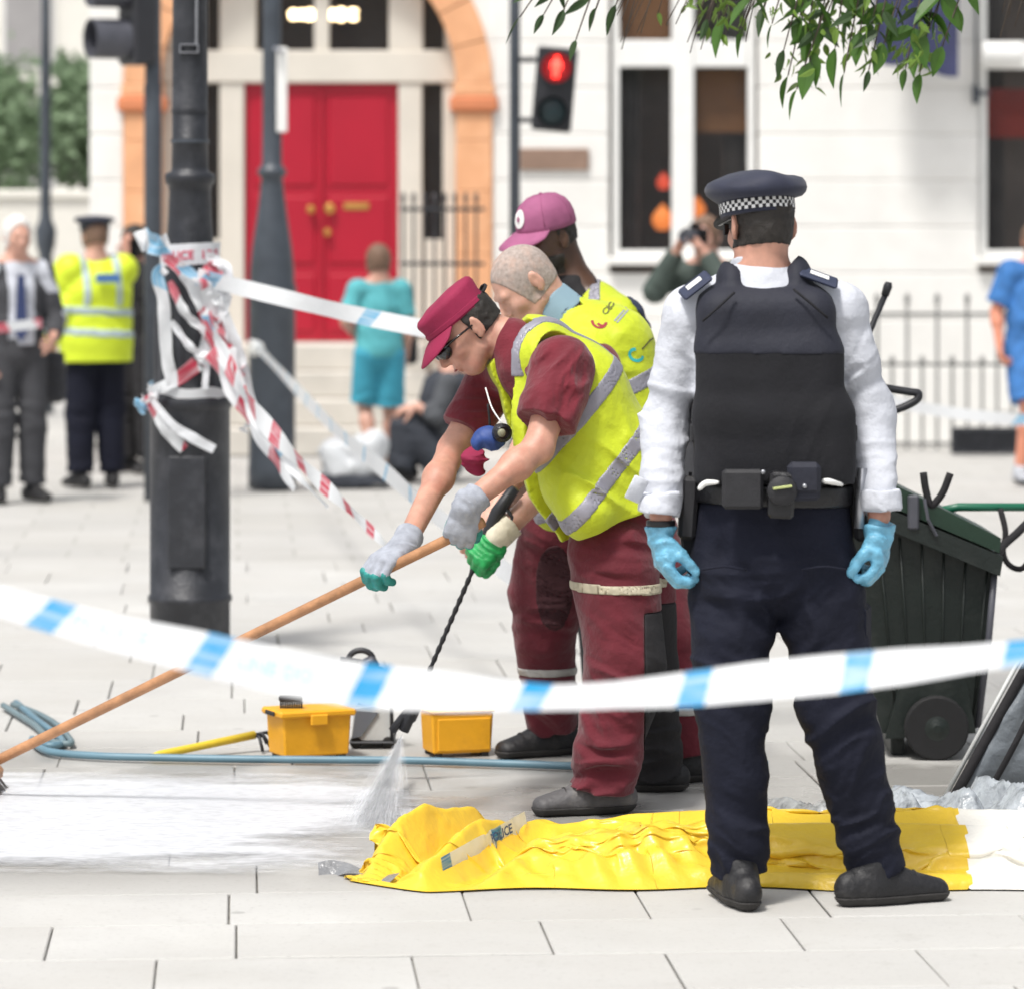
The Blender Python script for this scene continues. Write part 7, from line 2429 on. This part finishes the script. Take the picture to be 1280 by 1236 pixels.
# ------------------------------------------------------------------ street cleaner's bin
YN = 12.9
n_ = lambda px, py, Y=YN: W(px, py, Y)
M_bin = mat('dark_green_plastic', (.008, .013, .011), .45, .2, 8, .2, 60, dirt=(.05, .055, .05), dscale=7, damt=.4)
M_lid = mat('green_lid_plastic', (.010, .032, .018), .4, .2, 8, .15, 60)
M_tyre = mat('black_tyre', (.008, .008, .009), .8, .2, 30)
bi = thing('wheeled_bin', 'dark green wheeled bin with a sloping lid standing behind the officer', 'bin', (n_(1150, 1)[0], YN, 0))
X_ = lambda px: n_(px, 1)[0]
Z_ = lambda py: EYE - (py - HOR) * YN / FPX
def wedge(poly, y0, y1, tap=0.0):
    v, f_ = prism(poly, y0, y1); v = np.asarray(v)
    zc = np.clip((v[:, 2] - Z_(905)) / (Z_(650) - Z_(905)), 0, 1)
    v[:, 1] = YN + (v[:, 1] - YN) * (1 - tap * (1 - zc)); return v, f_
mk('bin_body', *wedge([(X_(1095), Z_(906)), (X_(1212), Z_(900)), (X_(1231), Z_(704)), (X_(1010), Z_(612))], YN - .26, YN + .26, .22), M_bin, bi)
for k in range(6):
    p0x, p1x = 1112 + k * 19, 1088 + k * 27
    y_ = lambda z: YN + (-.26) * (1 - .22 * (1 - np.clip((z - Z_(905)) / (Z_(650) - Z_(905)), 0, 1)))
    zA, zB = Z_(885), Z_(700 - (5 - k) * 9)
    mk('rib', *tube([(X_(p0x), y_(zA) - .001, zA), (X_(p1x), y_(zB) - .001, zB)], .0042, 6), M_bin, bi, smooth=True)
mk('rim', *prism([(X_(1002), Z_(612)), (X_(1236), Z_(710)), (X_(1240), Z_(686)), (X_(1004), Z_(588))], YN - .30, YN + .30), M_bin, bi)
lid = mk('lid', *prism([(X_(1010), Z_(586)), (X_(1236), Z_(682)), (X_(1238), Z_(664)), (X_(1122), Z_(606)), (X_(1060), Z_(575))], YN - .285, YN + .285), M_lid, bi)
mk('lid_hinge', *xform(box(-.018, .018, -.02, .02, -.06, .05, .006), None, (X_(1130), YN - .29, Z_(630))), M_hood, lid)
mk('lid_hinge', *tube([(X_(1143), YN - .31, Z_(615)), (X_(1147), YN - .32, Z_(640)), (X_(1158), YN - .31, Z_(660))], .006, 6), M_hood, lid)
for yy in (YN - .255, YN + .215):
    wh = mk('wheel', *xform(lathe([(.07, -.022), (.098, -.022), (.104, -.015), (.104, .015), (.098, .022), (.07, .022)], 28), rotx(R(90)), (X_(1160), yy, .104)), M_tyre, bi, smooth=False)
    mk('hub', *xform(lathe([(.069, -.012), (.069, .016), (.03, .024), (.012, .03)], 20), rotx(R(90)), (X_(1160), yy, .104)), M_bin, wh, smooth=False)
mk('wheel_housing', *wedge([(X_(1098), Z_(912)), (X_(1120), Z_(830)), (X_(1150), Z_(790)), (X_(1180), Z_(795)), (X_(1200), Z_(850)), (X_(1210), Z_(905))], YN - .225, YN + .235), M_bin, bi)
mk('axle', *tube([(X_(1160), YN - .25, .104), (X_(1160), YN + .25, .104)], .012, 8), M_steel, bi)
mk('front_foot', *box(X_(1108), X_(1125), YN - .15, YN + .15, .0, Z_(906) + .01, .006), M_bin, bi)
mk('tool_hook', *tube(catmull([(X_(1143), YN - .28, Z_(584)), (X_(1146), YN - .28, Z_(605)), (X_(1152), YN - .28, Z_(624)), (X_(1160), YN - .28, Z_(618)), (X_(1168), YN - .28, Z_(606)), (X_(1176), YN - .28, Z_(585))], 20), .012, 8), M_blackcloth, bi, smooth=True)
hb2 = mk('handlebar', *tube([(X_(1175), YN + .05, Z_(640)), (X_(1200), YN + .05, Z_(635)), (X_(1345), YN + .05, Z_(635))], .014, 10), mat('green_bar', (.01, .13, .07), .35, .1), bi, smooth=True)
mk('bungee', *tube(catmull([(X_(1252), YN + .03, Z_(637)), (X_(1257), YN + .0, Z_(665)), (X_(1254), YN, Z_(690)), (X_(1262), YN, Z_(706)), (X_(1278), YN, Z_(710)), (X_(1292), YN, Z_(690))], 22), .010, 7), M_blackcloth, hb2, smooth=True)
mk('bungee', *tube(catmull([(X_(1235), YN - .2, Z_(690)), (X_(1250), YN - .1, Z_(678)), (X_(1270), YN - .02, Z_(666)), (X_(1300), YN + .03, Z_(640))], 18), .014, 7), M_blackcloth, hb2, smooth=True)
mk('corner_guard', *tube([(X_(1231), YN - .265, Z_(704)), (X_(1224), YN - .255, Z_(790)), (X_(1213), YN - .205, Z_(898))], .011, 8), M_hood, bi, smooth=True)
# tools standing in the bin
lpk = thing('litter_picker', 'thin black litter picker sticking up above the officer right shoulder', 'litter picker', (X_(1020), YN, Z_(586)))
mk('shaft', *tube([n_(1005, 604), n_(1108, 366)], .010, 8), M_sig, lpk, smooth=True)
mk('tip', *tube([n_(1106, 370), n_(1110, 358), n_(1111, 353)], [.013, .015, .010], 8), M_sig, lpk, smooth=True)
sh_ = thing('shovel', 'black looped shovel handle beside the officer right elbow', 'shovel', (X_(1050), YN + .1, Z_(586)))
mk('d_handle', *tube(catmull([n_(1098, 484, YN + .1), n_(1112, 486, YN + .1), n_(1136, 490, YN + .1), n_(1148, 492, YN + .1), n_(1146, 500, YN + .1), n_(1132, 508, YN + .1), n_(1114, 514, YN + .1), n_(1100, 512, YN + .1)], 30), .013, 8), M_sig, sh_, smooth=True)
mk('shaft', *tube([n_(1100, 498, YN + .1), n_(1085, 500, YN + .1), n_(1030, 588, YN + .1)], .014, 8), M_sig, sh_, smooth=True)

# grey folded sheet leaning at the right edge, with its pole
YK = 11.7
k_ = lambda px, py, Y=YK: W(px, py, Y)
gs = thing('folded_canopy', 'grey fabric canopy panel with black edge leaning at the right edge', 'canopy', (k_(1270, 1)[0], YK, 0))
M_greyfab = mat('grey_ripstop', (.16, .18, .20), .4, .15, 6, .4, 25)
cs = [k_(1194, 972), k_(1290, 818), k_(1420, 800, YK + .3), k_(1420, 1000, YK + .1)]
cs[0][2] = .03; cs[3][2] = .03
patch(cs, 30, (0, -.10, .02), 4, 'panel', M_greyfab, gs, .04)
cs2 = [k_(1194, 972, YK + .06), k_(1290, 818, YK + .1), k_(1420, 800, YK + .4), k_(1420, 1000, YK + .6)]
cs2[0][2] = .012; cs2[3][2] = .012
patch(cs2, 16, (0, .10, .02), 8, 'back_panel', M_greyfab, gs, .03)
E0, E1 = np.array(cs[0]), np.array(cs[1])
mk('edge_binding', *tube([E0 + (E1 - E0) * t + np.array([.0, -.02, 0]) for t in np.linspace(-.02, 1, 10)], .016, 8), M_blackcloth, gs, smooth=True)
mk('edge_binding', *tube([E0 + (E1 - E0) * t + np.array([.09 * (1 - t * .3), -.05 - .05 * math.sin(PI * t), 0.004]) for t in np.linspace(.02, 1, 10)], .010, 8), M_blackcloth, gs, smooth=True)
mk('pole', *tube([E0 + np.array([-.03, 0, -.01]), E1 + np.array([-.03, 0, 0])], .007, 8), M_lgrey, gs, smooth=True)
# crumpled clear plastic
def crumple(name, lab, px0, px1, Y0, Y1, hmax, m, sd, cat='plastic'):
    nx, ny = 90, 40
    X, V = np.meshgrid(np.linspace(W(px0, 1, Y0)[0], W(px1, 1, Y0)[0], nx), np.linspace(0, 1, ny), indexing='ij')
    U_ = np.linspace(0, 1, nx)[:, None] * np.ones((1, ny))
    Yy = Y0 + (Y1 - Y0) * V
    P_ = np.stack([X, Yy, 0 * X], -1)
    e = np.minimum.reduce([U_ / .12, (1 - U_) / .12, V / .2, (1 - V) / .2, np.ones_like(U_)])
    Z = hmax * np.clip(e, 0, 1) ** .6 * (.35 + .65 * ridged(P_, (.8, .5), .17, 0, 3, sd)) * (.5 + fbm(P_ * 5 + sd, 3)) + .02 * (fbm(P_ * 30 + sd, 3) - .5) * e + .006
    P3 = np.stack([X + (fbm(P_ * 12 + 3 + sd, 2) - .5) * .06, Yy + (fbm(P_ * 12 + 60 + sd, 2) - .5) * .06, np.maximum(Z, .004)], -1).reshape(-1, 3)
    ii, jj = np.meshgrid(np.arange(nx - 1), np.arange(ny - 1), indexing='ij')
    Q = np.stack([ii * ny + jj, (ii + 1) * ny + jj, (ii + 1) * ny + jj + 1, ii * ny + jj + 1], -1).reshape(-1, 4)
    o = mk(name, P3, Q, m, None, smooth=True); tag(o, lab, cat); return o
M_clear = mat('clear_polythene', (.36, .39, .42), .15, .3, 16, .5, 60, dirt=(.03, .035, .04), dscale=18, damt=.9)
crumple('polythene_sheet', 'crumpled clear polythene heaped behind the tarpaulin at the right', 1100, 1330, 10.98, 11.5, .115, M_clear, 3)
M_clear2 = mat('grey_polythene', (.30, .31, .31), .22, .3, 20, .5, 60, dirt=(.02, .02, .022), dscale=26, damt=.9)
crumple('polythene_sheet', 'low grey plastic and straps lying between the officer legs', 930, 1110, 11.0, 11.45, .06, M_clear2, 8)
# white-grey bag by the steps
gb = thing('grey_carrier_bag', 'pale grey slumped bag on the ground before the door steps', 'bag', W(437, 606, 26.0))
S = Shape(); S.rbox(W(440, 572, 26.0), (.20, .14, .13), [nz([1, 0, .12]), (0, 1, 0), nz([-.12, 0, 1])], .06, 0); S.ell(W(470, 560, 26.0), (.08, .1, .12), None, .04)
F = S.field(.01); F.near(folds([(W(437, 570, 25.9), .3, (1, 0, .4), .1, .03), (W(430, 590, 25.9), .2, (.2, 0, 1), .07, .02)], 3, .008)); F.cut((0, 0, -1), (0, 0, .045)); put('bag_body', F, mat('pale_grey_plastic', (.58, .60, .62), .45, .1, 8, .3, 30), gb)
S = Shape(); S.rbox(W(440, 600, 26.0), (.24, .16, .05), None, .03, 0); F = S.field(.01); F.cut((0, 0, -1), (0, 0, .004)); F.cut((0, 0, 1), (0, 0, .075)); F.near(folds([(W(440, 600, 25.9), .3, (1, 0, 0), .09, .015)], 5)); put('dark_base', F, M_dkgrey, gb)

# ------------------------------------------------------------------ overhanging tree
YTR = 12.6
sT = YTR / FPX
tr_ = thing('overhanging_tree', 'leafy branches hanging into the top of the picture at the right', 'tree', (3.4, 13.2, 0))
mk('trunk', *tube(catmull([(3.4, 13.2, 0), (3.38, 13.2, 1.2), (3.3, 13.15, 2.6), (3.1, 13.1, 4.2), (2.7, 13.0, 6.0)], 24), np.linspace(.24, .12, 24), 14), M_bark, tr_, smooth=True)
mk('limb', *tube(catmull([(3.25, 13.13, 3.0), (2.4, 12.9, 3.45), (1.4, 12.7, 3.35), (.6, 12.6, 3.1), (.0, 12.55, 2.9)], 30), np.linspace(.085, .02, 30), 10), M_bark, tr_, smooth=True)
def leaf_mesh(L, wd, name, m):
    n = 6
    V, F_ = [], []
    for i in range(n + 1):
        t = i / n
        hw = wd * math.sin(PI * min(1, t * 1.02) ** .75) ** .9 * .5 if 0 < t < 1 else 0.0005
        z = -.10 * L * t * t
        V += [(-hw, t * L, z + hw * .35), (0, t * L, z), (hw, t * L, z + hw * .35)]
    for i in range(n):
        q = 3 * i
        F_ += [(q, q + 1, q + 4, q + 3), (q + 1, q + 2, q + 5, q + 4)]
    me = bpy.data.meshes.new(name); me.from_pydata(V, [], F_); me.materials.append(m)
    return me
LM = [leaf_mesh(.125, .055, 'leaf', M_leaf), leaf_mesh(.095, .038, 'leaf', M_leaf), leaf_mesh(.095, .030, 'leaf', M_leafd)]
rs3 = random.Random(21)
nleaf = 0
def put_leaf(p, d, me, parent):
    global nleaf
    if nleaf >= 298: return
    o = bpy.data.objects.new('leaf', me); COL.objects.link(o)
    o.parent = parent
    o.location = (Vector(p) - Vector(ORG[parent.name]))
    q = Vector(d).to_track_quat('Y', 'Z')
    o.rotation_euler = (q @ Matrix.Rotation(rs3.uniform(-1.6, 1.6), 4, 'Y').to_quaternion()).to_euler()
    s = rs3.uniform(.75, 1.15); o.scale = (s, s, s)
    nleaf += 1
def limb_pt(x):
    xs2 = [0, .6, 1.4, 2.4]; zz = [2.9, 3.1, 3.35, 3.45]
    return np.array([x, 12.6 + .02 * x, np.interp(x, xs2, zz)])
def twig(px, py, curve, n, kind, Y=YTR, root=None):
    """a drooping twig ending at (px, py), with paired leaflets"""
    e = W(px, py, Y)
    r0 = limb_pt(min(max(e[0] + (root or .15), .02), 2.2))
    m_ = (r0 * .45 + e * .55) + np.array([curve, rs3.uniform(-.05, .05), .05])
    C = catmull([r0, m_, e], 18)
    t_ = mk('twig', *tube(C, np.linspace(.006, .0022, 18), 5), M_bark, tr_, smooth=True)
    for k in range(n):
        t = 1 - .52 * k / max(n, 1)
        i = int(t * 17)
        d0 = nz(C[min(i + 1, 17)] - C[max(i - 1, 0)])
        sd = nz(np.cross(d0, (0, 1, 0)))
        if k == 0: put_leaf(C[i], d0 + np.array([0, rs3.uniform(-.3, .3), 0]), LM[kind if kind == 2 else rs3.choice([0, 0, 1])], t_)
        else:
            for s in (-1, 1):
                if rs3.random() < .86:
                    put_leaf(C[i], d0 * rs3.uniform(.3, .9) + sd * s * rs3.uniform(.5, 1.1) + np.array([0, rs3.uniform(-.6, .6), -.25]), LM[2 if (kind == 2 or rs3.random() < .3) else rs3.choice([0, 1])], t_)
for (px, py, cv, n, kd) in ((996, 112, .1, 7, 0), (1012, 78, .05, 5, 0), (980, 62, .05, 5, 2), (1044, 60, .0, 6, 0), (1075, 40, .02, 5, 0), (1086, 88, .05, 6, 2), (1105, 55, .08, 5, 0), (1132, 86, .04, 6, 0), (1160, 40, .1, 5, 0), (1178, 58, .1, 6, 0), (1120, 22, .05, 4, 0), (1055, 92, .03, 4, 0), (1010, 40, .0, 5, 0), (1145, 62, .02, 5, 0), (1170, 20, .05, 4, 0), (1090, 30, .03, 5, 0), (1000, 20, .03, 4, 0), (1150, 92, .03, 4, 0), (1062, 18, .03, 4, 0), (955, 8, .03, 4, 2), (985, 95, .05, 4, 0),
                            (965, 30, .05, 5, 0), (930, 34, .05, 5, 0), (905, 22, .05, 4, 0), (884, 24, .05, 4, 2), (1030, 28, .1, 5, 0), (720, 50, .05, 3, 2), (650, 22, .12, 5, 2), (680, 18, .10, 5, 2), (705, 12, .06, 4, 2), (745, 10, .05, 3, 2), (770, 6, .05, 3, 2)):
    twig(px, py, cv, n, kd)
# bare drooping twigs
for k in range(26):
    px = rs3.uniform(730, 960); py = rs3.uniform(15, 70) if px < 880 else rs3.uniform(20, 60)
    e = W(px, py, YTR + rs3.uniform(-.1, .3)); r0 = limb_pt(min(max(e[0] + rs3.uniform(.12, .3), .03), 2.2))
    C = catmull([r0, (r0 + e) / 2 + np.array([rs3.uniform(.0, .06), 0, .03]), e], 10)
    mk('twig', *tube(C, np.linspace(.004, .0016, 10), 4), M_bark, tr_, smooth=True)
for k in range(8):
    px = rs3.uniform(1220, 1300); py = rs3.uniform(10, 60)
    e = W(px, py, YTR); r0 = limb_pt(min(e[0] + rs3.uniform(.1, .3), 2.3)); C = catmull([r0, (r0 + e) / 2 + np.array([.04, 0, .02]), e], 10)
    mk('twig', *tube(C, np.linspace(.005, .002, 10), 4), M_bark, tr_, smooth=True)
vv, ff = [], []
rq = np.random.RandomState(77)
lv0 = np.array([v.co[:] for v in LM[1].vertices]); lf0 = [tuple(p.vertices) for p in LM[1].polygons]
cl_ = [(985, 20), (1010, 55), (1045, 30), (1075, 60), (1100, 22), (1130, 55), (1160, 25), (1020, 10), (1090, 5), (900, 10), (925, 22), (880, 8), (1145, 75), (1000, 85)]
for k in range(240):
    cxx, cyy = cl_[rq.randint(len(cl_))]
    p3 = W(cxx + rq.normal(0, 17), cyy + rq.normal(0, 13) - 6, YTR + rq.normal(.1, .15))
    d = nz([rq.normal(0, .7), rq.normal(0, .5), -.8]); d, s_, u_ = frame_from(d, rq.randn(3)); sc2 = rq.uniform(.35, .7)
    q0_ = len(vv) * 0 + sum(len(x) for x in vv)
    vv.append(p3 + sc2 * (lv0[:, :1] * s_ + lv0[:, 1:2] * d + lv0[:, 2:] * u_)); ff += [tuple(i + q0_ for i in q) for q in lf0]
lm2 = mk('small_leaves', np.vstack(vv), ff, mat('leaf_fresh', (.15, .25, .04), .45, .4, 7, transl=.35), tr_); lm2['kind'] = 'stuff'
v, f_ = leaf_cloud((1.9, 12.9, 4.3), (1.9, 1.3, 1.1), 2600, .06, 33)
v[:, 2] = np.maximum(v[:, 2], 3.3 + .0 * v[:, 0])
cr = mk('crown', v, f_, M_leaf, tr_); cr['kind'] = 'stuff'
print('LEAVES', nleaf)
